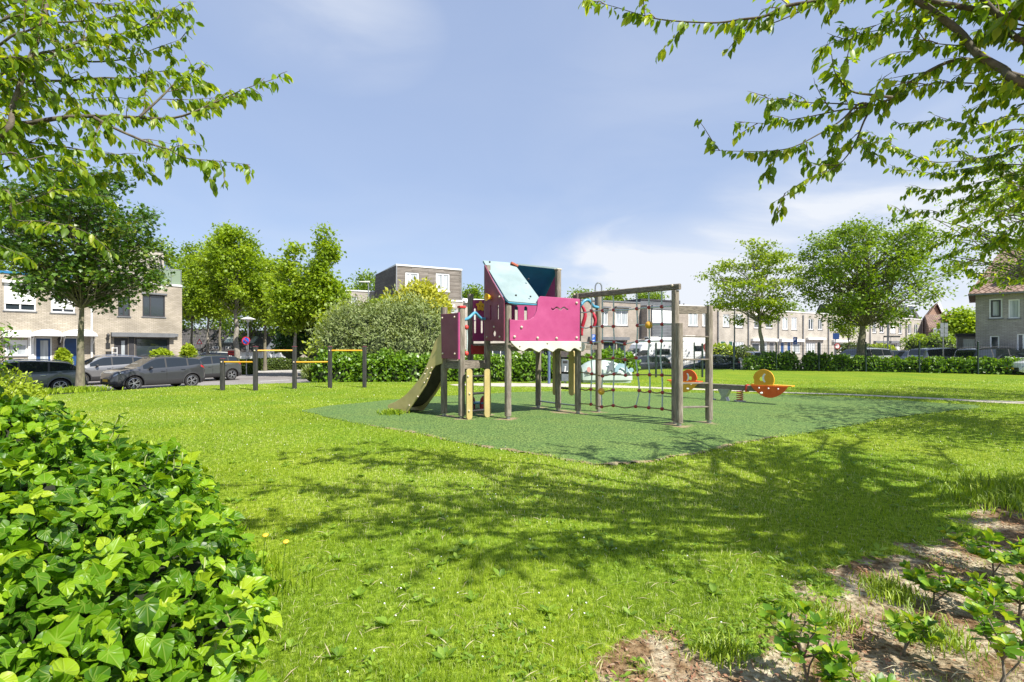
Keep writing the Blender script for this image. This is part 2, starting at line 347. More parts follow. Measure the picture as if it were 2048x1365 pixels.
def add_veins(m, sc_=1.0):
    nt = m.node_tree; b = nt.nodes['Principled BSDF']; at = N(nt, 'ShaderNodeAttribute', attribute_name='lp'); sp = N(nt, 'ShaderNodeSeparateXYZ'); nt.links.new(at.outputs['Vector'], sp.inputs[0])
    ax = mth(nt, 'ABSOLUTE', sp.outputs[0]); y = sp.outputs[1]; ds = [ax]
    for an in (38, 72):
        ds.append(mth(nt, 'ABSOLUTE', mth(nt, 'SUBTRACT', mth(nt, 'MULTIPLY', ax, math.cos(R(an))), mth(nt, 'MULTIPLY', mth(nt, 'SUBTRACT', y, .06), math.sin(R(an))))))
    d = mth(nt, 'MINIMUM', mth(nt, 'MINIMUM', ds[0], ds[1]), ds[2])
    r = ramp(nt, d, [(.010, 1.0), (.030, 0.0)], 'LINEAR'); src = b.inputs['Base Color'].links[0].from_socket
    mx = N(nt, 'ShaderNodeMix', data_type='RGBA'); nt.links.new(mth(nt, 'MULTIPLY', r.outputs[0], .28), mx.inputs[0]); nt.links.new(src, mx.inputs[6]); mx.inputs[7].default_value = (.42, .52, .10, 1); nt.links.new(mx.outputs[2], b.inputs['Base Color'])
    bp = N(nt, 'ShaderNodeBump'); bp.inputs['Strength'].default_value = .5; bp.inputs['Distance'].default_value = .004; bp.invert = True; r2 = ramp(nt, d, [(.0, 1.0), (.09, 0.0)]); nt.links.new(r2.outputs[0], bp.inputs['Height']); nt.links.new(bp.outputs[0], b.inputs['Normal'])
add_veins(L['ivy'])
L['privet'] = leafmat('privet_leaves', [(.18, .27, .012), (.30, .40, .02), (.46, .53, .05)], .4, .4, 1.3)
L['hedge'] = leafmat('hedge_leaves', [(.06, .14, .008), (.12, .24, .012), (.20, .33, .018)], .38, .32, 1.3, .6)
L['box'] = leafmat('clipped_hedge_leaves', [(.05, .09, .015), (.09, .14, .02), (.14, .19, .03)], .55, .3, 1.3)
L['dark'] = leafmat('dark_shrub_leaves', [(.015, .05, .008), (.03, .085, .012), (.06, .14, .02)], .4, .25, 1.3)
L['olive'] = leafmat('olive_shrub_leaves', [(.12, .18, .05), (.21, .27, .085), (.32, .37, .15)], .6, .3, 1.2)
L['yellow'] = leafmat('golden_shrub_leaves', [(.22, .26, .02), (.38, .40, .03), (.50, .48, .04)], .5, .35, 1.2)
L['laurel'] = leafmat('laurel_leaves', [(.05, .14, .010), (.12, .26, .016), (.22, .38, .025), (.40, .45, .035)], .42, .35, 1.4, .4)
L['grass'] = leafmat('grass_blades', [(.09, .155, .010), (.195, .30, .014), (.315, .435, .022), (.47, .56, .075), (.70, .66, .40)], .5, .42, 1.3)
L['weed'] = leafmat('weed_leaves', [(.10, .20, .015), (.19, .32, .025), (.30, .43, .04)], .5, .35, 1.3)
L['straw'] = leafmat('dry_straw', [(.42, .36, .2), (.6, .54, .36), (.30, .2, .1)], .8, .2)
# ---------------- ground ----------------
LAWN = np.array([(-40, -30), (-21, 4), (-14.9, 16.3), (-13.0, 20.3), (-9, 22.4), (0, 23.5), (4.2, 26.2), (7, 34), (12.5, 38.2), (28, 31.3), (45, 22), (60, -30)])
def inside(poly, x, y):
    c = np.zeros(x.shape, bool); n = len(poly); j = n-1
    for i in range(n):
        xi, yi = poly[i]; xj, yj = poly[j]
        c ^= ((yi > y) != (yj > y)) & (x < (xj-xi)*(y-yi)/(yj-yi+1e-12)+xi); j = i
    return c
def pdist(poly, x, y, closed=True):
    d = np.full(x.shape, 1e9); n = len(poly)
    for i in range(n if closed else n-1):
        a = np.array(poly[i]); b = np.array(poly[(i+1) % n]); e = b-a; L2 = e.dot(e)
        t = np.clip(((x-a[0])*e[0]+(y-a[1])*e[1])/L2, 0, 1)
        d = np.minimum(d, np.hypot(x-a[0]-t*e[0], y-a[1]-t*e[1]))
    return d
def tz(x, y):
    x = np.asarray(x, float); y = np.asarray(y, float)
    d = np.where(inside(LAWN, x, y), 0, pdist(LAWN, x, y)); t = np.clip(d/2.6, 0, 1); t = t*t*(3-2*t)
    dep = np.where(x > 14, .14, .53)
    return -dep*t
def soil_mask(x, y):
    v = .5*x-.866*y+1.86+(fbm(x, y, 1.6)-.5)*.6+(fbm(x+9, y, 5)-.5)*.6
    v = np.where(x > 4.5, v-(x-4.5)*.3, v)
    return np.clip(v/.28+.35, 0, 1)
RUB = [G(px, py).xy for px, py in [(598, 823), (650, 834), (720, 849), (800, 861), (900, 880), (1000, 899), (1090, 913), (1160, 924), (1215, 929), (1290, 921), (1400, 904), (1500, 885), (1640, 861), (1790, 836), (1960, 815), (1900, 808), (1760, 799), (1600, 791), (1400, 786), (1200, 783), (1060, 784), (940, 790), (820, 797), (720, 806), (650, 813)]]
RUB = [(p.x, p.y) for p in smooth_path([Vector((a, b, 0)) for a, b in RUB+RUB[:1]], 8)][:-1]
RUB = [(x+.22*(float(fbm(x, y, 1.1))-.5), y+.30*(float(fbm(x+9, y, 1.1))-.5)) for x, y in RUB]
PATH = [G(px, py).xy for px, py in [(905, 771), (950, 769.5), (1000, 770), (1130, 771), (1300, 776), (1450, 781), (1560, 785.5), (1700, 790), (1850, 797), (2048, 806)]]
PATH = [(p[0], p[1]) for p in PATH]+[(19, 12.9), (30, 11)]
PW = [.35, .7, 1.0, .9, .42, .30, .24, .25, .3, .42, .4, .4]
xs = np.unique(np.concatenate([np.arange(-3, 7, .07), np.arange(-22, -3, .45), np.arange(7, 40, .45), np.linspace(-600, -22, 24), np.linspace(40, 600, 24)]))
ys = np.unique(np.concatenate([np.arange(1, 7, .07), np.arange(7, 46, .45), np.linspace(-60, 1, 12), np.linspace(46, 1500, 24)]))
X_, Y_ = np.meshgrid(xs, ys); sm = soil_mask(X_, Y_); Z_ = tz(X_, Y_)
near = (np.abs(X_) < 9) & (Y_ < 12)
Z_ = Z_+np.where(near, (fbm(X_, Y_, .8)-.5)*.03, 0)+np.where(sm > .3, (fbm(X_+3, Y_, 6)-.5)*.035-.02, 0)*sm
inr = inside(RUB, X_, Y_) | (pdist(RUB, X_, Y_) < .10); Z_ = np.where(inr, np.minimum(Z_, -.012), Z_)
nx, ny = len(xs), len(ys); idx = np.arange(nx*ny).reshape(ny, nx)
Fq = np.stack([idx[:-1, :-1], idx[:-1, 1:], idx[1:, 1:], idx[1:, :-1]], -1).reshape(-1, 4)
m = bpy.data.materials.new('lawn_ground'); m.use_nodes = True; nt = m.node_tree; b = nt.nodes['Principled BSDF']; b.inputs['Roughness'].default_value = .95; b.inputs['Specular IOR Level'].default_value = .1
tc = N(nt, 'ShaderNodeTexCoord')
def nzn(s, d=5, dist=0):
    n = N(nt, 'ShaderNodeTexNoise'); n.inputs['Scale'].default_value = s; n.inputs['Detail'].default_value = d; n.inputs['Distortion'].default_value = dist; nt.links.new(tc.outputs['Object'], n.inputs['Vector']); return n.outputs[0]
g1 = ramp(nt, nzn(18, 8), [(.32, (.055, .10, .008)), (.52, (.17, .26, .018)), (.72, (.32, .41, .06))], 'LINEAR')
g2 = ramp(nt, nzn(.55, 4), [(.35, (.78, .88, .8)), (.65, (1.2, 1.05, 1.0))], 'LINEAR')
mx = N(nt, 'ShaderNodeMix', data_type='RGBA', blend_type='MULTIPLY'); mx.inputs[0].default_value = 1; nt.links.new(g1.outputs[0], mx.inputs[6]); nt.links.new(g2.outputs[0], mx.inputs[7])
s1 = ramp(nt, nzn(30, 10), [(.28, (.13, .085, .05)), (.43, (.29, .235, .155)), (.56, (.45, .39, .28)), (.75, (.55, .495, .38))], 'LINEAR')
s2 = ramp(nt, nzn(3.0, 8, .5), [(.42, (.50, .38, .28)), (.58, (1.0, 1.0, .98))], 'LINEAR')
mxs = N(nt, 'ShaderNodeMix', data_type='RGBA', blend_type='MULTIPLY'); mxs.inputs[0].default_value = 1; nt.links.new(s1.outputs[0], mxs.inputs[6]); nt.links.new(s2.outputs[0], mxs.inputs[7])
at = N(nt, 'ShaderNodeAttribute', attribute_name='rnd'); am = mth(nt, 'ADD', at.outputs['Fac'], mth(nt, 'MULTIPLY', mth(nt, 'SUBTRACT', nzn(22, 6), .5), 1.2), True)
ar = ramp(nt, am, [(.42, 0.0), (.58, 1.0)], 'LINEAR')
mf = N(nt, 'ShaderNodeMix', data_type='RGBA'); nt.links.new(ar.outputs[0], mf.inputs[0]); nt.links.new(mx.outputs[2], mf.inputs[6]); nt.links.new(mxs.outputs[2], mf.inputs[7]); nt.links.new(mf.outputs[2], b.inputs['Base Color'])
bp = N(nt, 'ShaderNodeBump'); bp.inputs['Strength'].default_value = .9; bp.inputs['Distance'].default_value = .03; nt.links.new(nzn(35, 8), bp.inputs['Height']); nt.links.new(bp.outputs[0], b.inputs['Normal'])
tag(np_mesh('ground', np.stack([X_, Y_, Z_], -1).reshape(-1, 3), Fq, m, None, True, sm.ravel()), kind='structure')
def flat(name, pts, z, mat, t=0.0):
    mb = MB(); mb.panel([pts], .002, (0, 0, z), (1, 0, 0), (0, 1, 0)); return tag(mb.build(name, mat), kind='structure')
# rubber play surface: worn green carpet with bare reddish edge patches
m = bpy.data.materials.new('rubber_surface'); m.use_nodes = True; nt = m.node_tree; b = nt.nodes['Principled BSDF']; b.inputs['Roughness'].default_value = .85
tc = N(nt, 'ShaderNodeTexCoord')
r1 = ramp(nt, nzn(33, 12), [(.34, (.018, .05, .008)), (.5, (.095, .175, .030)), (.68, (.22, .32, .075))], 'LINEAR')
r2 = ramp(nt, nzn(1.1, 6), [(.38, (.9, .95, .92)), (.6, (1.08, 1.02, .95))], 'LINEAR')
mx = N(nt, 'ShaderNodeMix', data_type='RGBA', blend_type='MULTIPLY'); mx.inputs[0].default_value = 1; nt.links.new(r1.outputs[0], mx.inputs[6]); nt.links.new(r2.outputs[0], mx.inputs[7])
# bare patches around the posts and along the front edge
at = N(nt, 'ShaderNodeAttribute', attribute_name='rnd')
a2 = ramp(nt, mth(nt, 'ADD', at.outputs['Fac'], mth(nt, 'MULTIPLY', mth(nt, 'SUBTRACT', nzn(3.5, 6), .5), 1.8), True), [(.46, 0.0), (.72, .85)], 'LINEAR')
mf = N(nt, 'ShaderNodeMix', data_type='RGBA'); nt.links.new(a2.outputs[0], mf.inputs[0]); nt.links.new(mx.outputs[2], mf.inputs[6])
r3 = ramp(nt, nzn(8, 6), [(.4, (.30, .20, .11)), (.6, (.34, .27, .17))], 'LINEAR'); nt.links.new(r3.outputs[0], mf.inputs[7]); nt.links.new(mf.outputs[2], b.inputs['Base Color'])
bp = N(nt, 'ShaderNodeBump'); bp.inputs['Strength'].default_value = 1.0; bp.inputs['Distance'].default_value = .025; nt.links.new(nzn(48, 7), bp.inputs['Height']); nt.links.new(bp.outputs[0], b.inputs['Normal'])
POSTS = {1: (-1.50, 11.3), 2: (-1.07, 10.87), 3: (-.97, 11.98), 4: (-.555, 11.5), 5: (-.085, 10.82), 6: (.66, 12.85), 7: (1.10, 12.22), 8: (1.51, 11.73), 9: (2.03, 12.02), 10: (3.22, 10.1), 11: (3.21, 9.84), 12: (3.94, 10.24)}
gx = np.arange(-6, 13, .06); gy = np.arange(6.3, 19, .06); GX, GY = np.meshgrid(gx, gy)
# clip grid to polygon: move to exact outline by keeping cells whose centre is inside, edges hidden under grass
_r = np.array(RUB)
cx = (GX[:-1, :-1]+.03); cy = GY[:-1, :-1]+.03; keep = inside(RUB, cx, cy)
ii = np.arange(GX.size).reshape(GX.shape); Fq = np.stack([ii[:-1, :-1], ii[:-1, 1:], ii[1:, 1:], ii[1:, :-1]], -1)[keep]
wear = np.zeros(GX.shape)
for k, (x, y) in POSTS.items(): wear = np.maximum(wear, np.clip(1.0-np.hypot(GX-x, (GY-y))/.42, 0, 1))
wear = np.maximum(wear, np.clip(1-np.hypot(GX-1.3, GY-12)/.8, 0, 1)*.8)
ed = pdist(RUB, GX, GY); wear = np.maximum(wear, np.clip(1-ed/.22, 0, 1)*.8*((GY < 10) & (GX < 4.5)))
used = np.zeros(GX.size, bool); used[Fq.ravel()] = True; out_ = np.where(used & ~inside(_r, GX, GY).ravel())[0]; gxf, gyf = GX.ravel(), GY.ravel()
for i in out_:   # pull the rim vertices onto the true outline
    a = _r; b_ = np.roll(_r, -1, 0); e = b_-a; p_ = np.array([gxf[i], gyf[i]]); t = np.clip(((p_-a)*e).sum(1)/(e*e).sum(1), 0, 1); q = a+e*t[:, None]; k = np.argmin(((q-p_)**2).sum(1)); gxf[i], gyf[i] = q[k]
GX, GY = gxf.reshape(GX.shape), gyf.reshape(GY.shape); GZ = np.full(GX.size, .008); GZ[out_] = -.014
tag(np_mesh('rubber_play_surface', np.stack([GX, GY, GZ.reshape(GX.shape)], -1).reshape(-1, 3), Fq, m, None, True, wear.ravel()), kind='structure')
# path
pv = []; pf = []
sp = smooth_path([Vector((a, b, w_)) for (a, b), w_ in zip(PATH, PW)], 6)
for i, p in enumerate(sp):
    q = sp[min(i+1, len(sp)-1)]-sp[max(i-1, 0)]; n2 = Vector((-q.y, q.x, 0)).normalized(); ww = p.z*(.85+.3*random.random())
    for s_ in (-1, 1): pv.append((p.x+n2.x*s_*ww, p.y+n2.y*s_*ww, .006))
pf = [(2*i, 2*i+2, 2*i+3, 2*i+1) for i in range(len(sp)-1)]
M['path'] = pmat('sandy_path', (.40, .355, .28), (.54, .485, .40), .95, 9, c3=(.34, .31, .26), s3=.8, a3=.6)
tag(np_mesh('footpath', pv, pf, M['path']), kind='structure')
tag(MB().box(-120, 13.9, 4, 140, -.52, -.50).build('street', M['asphalt']), kind='structure')
tag(MB().box(13.95, 140, 14, 140, -.14, -.115).build('car_park', M['asphalt']), kind='structure')
M['line'] = pmat('road_paint', (.62, .62, .60), (.75, .75, .73), .7, 6)
la = G(520, 763, -.5); lb = G(578, 760.5, -.5)
tag(MB().beam((la.x, la.y, -.497), (lb.x, lb.y, -.497), .14, .004).build('road_marking', M['line']), kind='structure')
M['kerb'] = pmat('concrete_kerb', (.36, .35, .33), (.47, .46, .43), .85, 8)
mb = MB()
kp = [G(430, 751, -.5), G(515, 745.5, -.5), G(600, 743, -.5), G(700, 742, -.5)]
for a, c in zip(kp[:-1], kp[1:]): mb.beam((a.x, a.y, -.44), (c.x, c.y, -.44), .15, .12)
tag(mb.build('kerb', M['kerb']), kind='structure')
def fence_line(): pass

# ---------------- facades ----------------
class Facade:
    """vertical wall plane; px -> distance along it, py -> height at that distance"""
    def __init__(s, ox, oy, dx, dy): n = math.hypot(dx, dy); s.o = (ox, oy); s.d = (dx/n, dy/n)
    def s(s, px):
        k = (px-1024)/F; return (k*s.o[1]-s.o[0])/(s.d[0]-k*s.d[1])
    def Y(s, t): return s.o[1]+s.d[1]*t
    def z(s, t, py): return CH-(py-HZ)/F*s.Y(t)
    def pt(s, t, z, out=0.0):   # out>0 towards the viewer
        return Vector((s.o[0]+s.d[0]*t+s.d[1]*out, s.o[1]+s.d[1]*t-s.d[0]*out, z))
    def rect(s, r):
        a = s.s(r[0]); b = s.s(r[2]); mid = (a+b)/2; return a, b, s.z(mid, r[3]), s.z(mid, r[1])   # s0,s1,z0,z1
def fbox(fc, mb, s0, s1, z0, z1, o0, o1):
    vs = [fc.pt(t, z, o) for z in (z0, z1) for o in (o0, o1) for t in (s0, s1)]
    return mb.add(vs, [(0, 1, 3, 2), (4, 6, 7, 5), (0, 4, 5, 1), (2, 3, 7, 6), (0, 2, 6, 4), (1, 5, 7, 3)])
def wall_with_holes(fc, mb, s0, s1, z0, z1, holes, depth):
    S = sorted(set([s0, s1]+[min(max(v, s0), s1) for h in holes for v in h[:2]])); Z = sorted(set([z0, z1]+[min(max(v, z0), z1) for h in holes for v in h[2:]]))
    for a, b in zip(S[:-1], S[1:]):
        for c, d in zip(Z[:-1], Z[1:]):
            if b-a < 1e-4 or d-c < 1e-4: continue
            mc = (a+b)/2; mz = (c+d)/2
            if any(h[0] < mc < h[1] and h[2] < mz < h[3] for h in holes): continue
            mb.add([fc.pt(a, c), fc.pt(b, c), fc.pt(b, d), fc.pt(a, d)], [(0, 1, 2, 3)])
    for h in holes:  # reveals
        a, b, c, d = h; r = -.14
        mb.add([fc.pt(a, c), fc.pt(b, c), fc.pt(b, d), fc.pt(a, d), fc.pt(a, c, r), fc.pt(b, c, r), fc.pt(b, d, r), fc.pt(a, d, r)], [(0, 4, 5, 1), (1, 5, 6, 2), (2, 6, 7, 3), (3, 7, 4, 0)])
    # sides, back
    k = -depth
    mb.add([fc.pt(s0, z0), fc.pt(s0, z1), fc.pt(s0, z1, k), fc.pt(s0, z0, k)], [(0, 1, 2, 3)])
    mb.add([fc.pt(s1, z0), fc.pt(s1, z1), fc.pt(s1, z1, k), fc.pt(s1, z0, k)], [(3, 2, 1, 0)])
    mb.add([fc.pt(s0, z0, k), fc.pt(s0, z1, k), fc.pt(s1, z1, k), fc.pt(s1, z0, k)], [(0, 1, 2, 3)])
def window(fc, root, h, frame, glass, mull=1, sill=True, name='window', blind=None, side='c', fw=.07):
    a, b, c, d = h; mb = MB(); fbox(fc, mb, a, a+fw, c, d, -.13, -.05); fbox(fc, mb, b-fw, b, c, d, -.13, -.05)
    fbox(fc, mb, a+fw, b-fw, d-fw, d, -.13, -.052); fbox(fc, mb, a+fw, b-fw, c, c+fw, -.13, -.052)
    for i in range(mull):
        t = a+(b-a)*((i+1)/(mull+1) if side == 'c' else .35); fbox(fc, mb, t-fw/2, t+fw/2, c+fw, d-fw, -.13, -.054)
    w_ = mb.build(name, frame, root)
    g = MB(); fbox(fc, g, a+.02, b-.02, c+.02, d-.02, -.125, -.105); g.build('pane', glass, w_)
    if blind is not None:
        bl = MB(); zb = d-(d-c)*blind; fbox(fc, bl, a-.02, b+.02, zb, d+.02, -.05, -.02); bl.build('roller_shutter', M['white'], w_)
    if sill:
        sb = MB(); fbox(fc, sb, a-.06, b+.06, c-.07, c-.004, -.08, .05); sb.build('sill', M['greybeam'] if sill is True else sill, w_)
    return w_
def door(fc, root, h, mat, frame, glassfrac=.0, glassx=(.2, .8), gm='glass'):
    a, b, c, d = h; fb = MB(); fw = .07
    fbox(fc, fb, a, a+fw, c, d, -.13, -.03); fbox(fc, fb, b-fw, b, c, d, -.13, -.03); fbox(fc, fb, a+fw, b-fw, d-fw, d, -.13, -.032)
    dd = MB(); fbox(fc, dd, a+fw, b-fw, c, d-fw, -.12, -.07); dr = dd.build('door', mat, root); fb.build('door_frame', frame, dr)
    if glassfrac:
        g = MB(); ww = b-a-2*fw; z1 = d-fw-.12; fbox(fc, g, a+fw+ww*glassx[0], a+fw+ww*glassx[1], z1-(d-c)*glassfrac, z1, -.07, -.062); g.build('door_glass', M[gm], dr)
    hb = MB(); fbox(fc, hb, b-fw-.14, b-fw-.11, c+.95, c+1.15, -.07, -.03); hb.build('handle', M['steel'], dr)
    return dr
def house_block(fc, root, s0, s1, z0, z1, wins, brick, depth=8.5, cap=M['offwhite'], capw=.12, roofm=None):
    holes = [h for h, k in wins]
    mb = MB(); wall_with_holes(fc, mb, s0, s1, z0, z1, holes, depth); wl = mb.build('wall', brick, root)
    ib = MB(); fbox(fc, ib, s0+.02, s1-.02, z0, z1-.05, -depth+.05, -.15); ib.build('room', M['interior'], root)
    rb = MB(); fbox(fc, rb, s0, s1, z1-.1, z1-.04, -depth, -.02); rf = rb.build('roof', roofm or M['roof'], root)
    cb = MB(); fbox(fc, cb, s0-.01, s1+.0, z1-.02, z1+capw, -.35, .06); fbox(fc, cb, s0-.01, s1, z1-.02, z1+capw, -depth-.05, -depth+.3); fbox(fc, cb, s0-.01, s0+.25, z1-.021, z1+capw-.003, -depth+.3, -.35); fbox(fc, cb, s1-.25, s1, z1-.021, z1+capw-.003, -depth+.3, -.35)
    cb.build('roof_edge', cap, root)
    for h, k in wins:
        if k is None: continue
        k = dict(k); t = k.pop('t')
        if t == 'w': window(fc, root, h, **k)
        else: door(fc, root, h, **k)
    return wl
W_, FD, GL, GC = M['white'], M['frame_dark'], M['glass'], M['glassc']
def pipe(fc, root, px, z0, z1, mat, r=.05):
    t = fc.s(px); mb = MB(); mb.tube([fc.pt(t, z0, .07), fc.pt(t, z1, .07)], r, 8)
    for z in (z0+1, (z0+z1)/2, z1-.6): mb.tube([fc.pt(t, z, .07), fc.pt(t, z+.05, .07)], r*1.35, 8)
    mb.build('downpipe', mat, root)
def awn(fc, root, r, mat=W_, out=.28, name='awning_box'):
    a, b, c, d = fc.rect(r); mb = MB(); fbox(fc, mb, a, b, c, d, .003, out)
    return mb.build(name, mat, root)

# --- left street houses ---
FL = Facade(-29.2, 29.2, 6.0, 6.8)
zr = 5.83; z0 = -.55
def RL(r): return FL.rect(r)
s_a, s_b, s_c = FL.s(-75), FL.s(184), FL.s(364)
h1 = thing('terraced_house', 'cream brick house with white shutters and arched white door canopies', 'house', FL.pt((s_a+s_b)/2, z0), group='houses across the street on the left')
wins = [(RL((8, 566, 72, 622)), dict(t='w', frame=W_, glass=GL, mull=1, blind=.76)), (RL((102, 572, 150, 626)), dict(t='w', frame=W_, glass=GL, mull=1, blind=.86)),
        (RL((-60, 566, -10, 620)), dict(t='w', frame=W_, glass=GL, mull=1, blind=.3)),
        (RL((10, 680, 55, 712)), dict(t='w', frame=W_, glass=GC, mull=1, blind=.35))]
d1 = list(RL((69, 675, 104, 760))); d1[2] = z0+.1; d2 = list(RL((126, 675, 156, 760))); d2[2] = z0+.1
wins += [(tuple(d1), dict(t='d', mat=M['door_blue'], frame=W_, glassfrac=.62, glassx=(.3, .85), gm='glassc')), (tuple(d2), dict(t='d', mat=M['door_blue'], frame=W_, glassfrac=0))]
house_block(FL, h1, s_a, s_b, z0, zr, wins, M['brickL'], cap=M['teal'], capw=.10)
awn(FL, h1, (4, 562, 76, 567.5), W_, .16, 'window_lintel'); awn(FL, h1, (98, 568, 154, 573), W_, .16, 'window_lintel'); awn(FL, h1, (2, 662, 60, 675), W_, .5)
a, b, c, d = RL((56, 676, 68, 715)); mb = MB(); fbox(FL, mb, a, b, z0, d, .003, .05); mb.build('white_panel', W_, h1)
for r in ((62, 122), (124, 188)):  # arched canopies
    a, b = FL.s(r[0]), FL.s(r[1]); mid = (a+b)/2; zt = FL.z(mid, 661); zb = FL.z(mid, 673); hw = (b-a)/2
    vs = []; n = 14
    for o in (.01, .95):
        for i in range(n+1):
            q = math.pi*i/n; vs.append(FL.pt(mid-hw*math.cos(q), zb+(zt-zb)*math.sin(q), o))
    fs = [(i, i+1, n+2+i, n+1+i) for i in range(n)]
    c1 = MB().add(vs, fs).build('door_canopy', pmat('canopy_sheet', (.72, .74, .74), None, .2), h1, smooth=True)
    mb = MB()
    for o in (.03, .95): mb.tube([FL.pt(mid-hw*math.cos(math.pi*i/n), zb+(zt-zb)*math.sin(math.pi*i/n), o) for i in range(n+1)], .035, 6)
    for t in (a, b): mb.beam(FL.pt(t, zb, 0), FL.pt(t, zb, .95), .05, .07)
    for t in (a+.06, b-.06): mb.tube([FL.pt(t, zb-.5, .03), FL.pt(t, zb, .8)], .02, 6)
    mb.build('canopy_frame', W_, c1)
    mb = MB(); fr = [FL.pt(mid-hw*math.cos(math.pi*i/n), zb+(zt-zb)*math.sin(math.pi*i/n), .93) for i in range(n+1)]; mb.add(fr+[v+FL.pt(0, 0, .02)-FL.pt(0, 0, 0) for v in fr], [tuple(range(n+1)), tuple(reversed(range(n+1, 2*n+2)))]); mb.build('canopy_front', W_, c1)
def wall_lamp(fc, root, px, py, h=.38):
    t = fc.s(px); z = fc.z(t, py); mb = MB(); mb.beam(fc.pt(t, z+h*.3, .0), fc.pt(t, z+h*.3, .18), .04, .04); mb.tube([fc.pt(t, z-h/2, .18), fc.pt(t, z+h*.2, .18), fc.pt(t, z+h*.2, .18), fc.pt(t, z+h/2, .18)], [.05, .09, .12, .02], 6)
    mb.build('wall_lamp', M['black'], root)
wall_lamp(FL, h1, 118, 683, .5); awn(FL, h1, (114, 695, 122, 702), M['black'], .15, 'letter_box')
t = FL.s(184); pipe(FL, h1, 183, z0, 5.2, M['offwhite'], .06)
h0 = thing('terraced_house', 'cream brick house cut off by the left edge of the picture', 'house', FL.pt(s_a-5, z0), group='houses across the street on the left')
house_block(FL, h0, s_a-10.5, s_a-.02, z0, zr, [((s_a-4, s_a-1.2, 3.0, 4.6), dict(t='w', frame=W_, glass=GL, mull=1)), ((s_a-8.5, s_a-5.8, 3.0, 4.6), dict(t='w', frame=W_, glass=GC, mull=1)), ((s_a-5, s_a-2, .6, 1.9), dict(t='w', frame=W_, glass=GL, mull=2)), ((s_a-7.4, s_a-6.4, z0+.1, 1.8), dict(t='d', mat=M['door_blue'], frame=W_, glassfrac=.5))], M['brickL'], cap=W_)
# second house
h2 = thing('terraced_house', 'cream brick house with dark window frames and a brick room on its flat roof', 'house', FL.pt((s_b+s_c)/2, z0), group='houses across the street on the left')
d1 = list(RL((228, 676, 256, 760))); d1[2] = z0+.1
wins = [(RL((236, 594, 260, 633)), dict(t='w', frame=FD, glass=GL, mull=1)), (RL((285, 590, 330, 634)), dict(t='w', frame=FD, glass=GL, mull=1, side='l')),
        (RL((270, 676, 339, 715)), dict(t='w', frame=FD, glass=GL, mull=0, fw=.11)), (tuple(d1), dict(t='d', mat=FD, frame=FD, glassfrac=.8, glassx=(.55, .85), gm='glassc'))]
house_block(FL, h2, s_b, s_c, z0, zr, wins, M['brickL'])
awn(FL, h2, (221, 666.5, 347, 674.5), M['greybeam'], .4, 'fascia_beam'); awn(FL, h2, (347, 668, 355, 674), M['greybeam'], .2, 'alarm_box')
awn(FL, h2, (257, 675, 269, 720), FD, .03, 'dark_panel'); awn(FL, h2, (283, 586.5, 334, 589.5), M['greybeam'], .08, 'window_lintel'); awn(FL, h2, (286.5, 592, 303, 632), M['glassc'], -.09, 'curtain') if False else None
awn(FL, h2, (211, 686, 220, 697), M['black'], .06, 'letter_box'); awn(FL, h2, (211, 703, 225, 716), M['black'], .25, 'planter_box'); wall_lamp(FL, h2, 215, 674, .45)
awn(FL, h2, (260, 717, 345, 719.5), M['greybeam'], .9, 'window_ledge'); 
a, b, c, d = RL((260, 719.5, 345, 735)); mb = MB(); fbox(FL, mb, a, b, z0, d, .003, .8); mb.build('low_wall', M['brickB'], h2)
a, b, c, d = RL((222, 695, 232, 718)); mb = MB()
for t in (a, b): mb.tube([FL.pt(t, c, .3), FL.pt(t, d, .3)], .02, 6)
for z in (c+.1, (c+d)/2, d-.05): mb.tube([FL.pt(a, z, .3), FL.pt(b, z, .3)], .02, 6)
mb.build('white_rack', W_, h2)
# roof room set back, with terrace screen
def rel(px, o):  # distance along facade for a px on a plane set back by o
    f2 = Facade(*(FL.pt(0, 0, o).xy), *FL.d); return f2.s(px), f2
t0, f2 = rel(205, -1.6); t1, _ = rel(328, -1.6); zt = f2.z(t1, 505)
mb = MB(); fbox(f2, mb, t0, t1, zr-.05, zt, -5, 0); rm = mb.build('roof_room', M['brickP'], h2)
mb = MB(); fbox(f2, mb, t0-.05, t1+.05, zt, zt+.12, -5.05, .06); mb.build('roof_edge', M['greybeam'], rm)
mb = MB(); zb = FL.z(s_c, 541); a = FL.s(322)
mbf = MB()
for t in (a, (a+s_c)/2, s_c-.03): mbf.tube([FL.pt(t, zr+.1, -.1), FL.pt(t, zb, -.1)], .025, 6)
for z in (zr+.12, zb): mbf.tube([FL.pt(a, z, -.1), FL.pt(s_c, z, -.1)], .025, 6)
mbf.tube([FL.pt(s_c-.03, z, -.1) for z in (zb,)]+[FL.pt(s_c-.03, zb, -2.5)], .025, 6)
sc_ = mbf.build('terrace_railing', M['steel'], h2)
M['railglass'] = pmat('railing_glass', (.20, .26, .18), None, .15)
fbox(FL, mb, a+.03, s_c-.06, zr+.15, zb-.03, -.115, -.1); mb.build('railing_glass', M['railglass'], sc_)
mb = MB(); mb.beam(FL.pt(s_c-.9, zb, -1.2), FL.pt(s_c-1.0, zb+1.0, -1.2), .07, .07); mb.beam(FL.pt(s_c-1.0, zb+1.0, -1.2), FL.pt(s_c-.1, zb, -1.2), .06, .06); mb.build('glass_roof_frame', FD, h2)

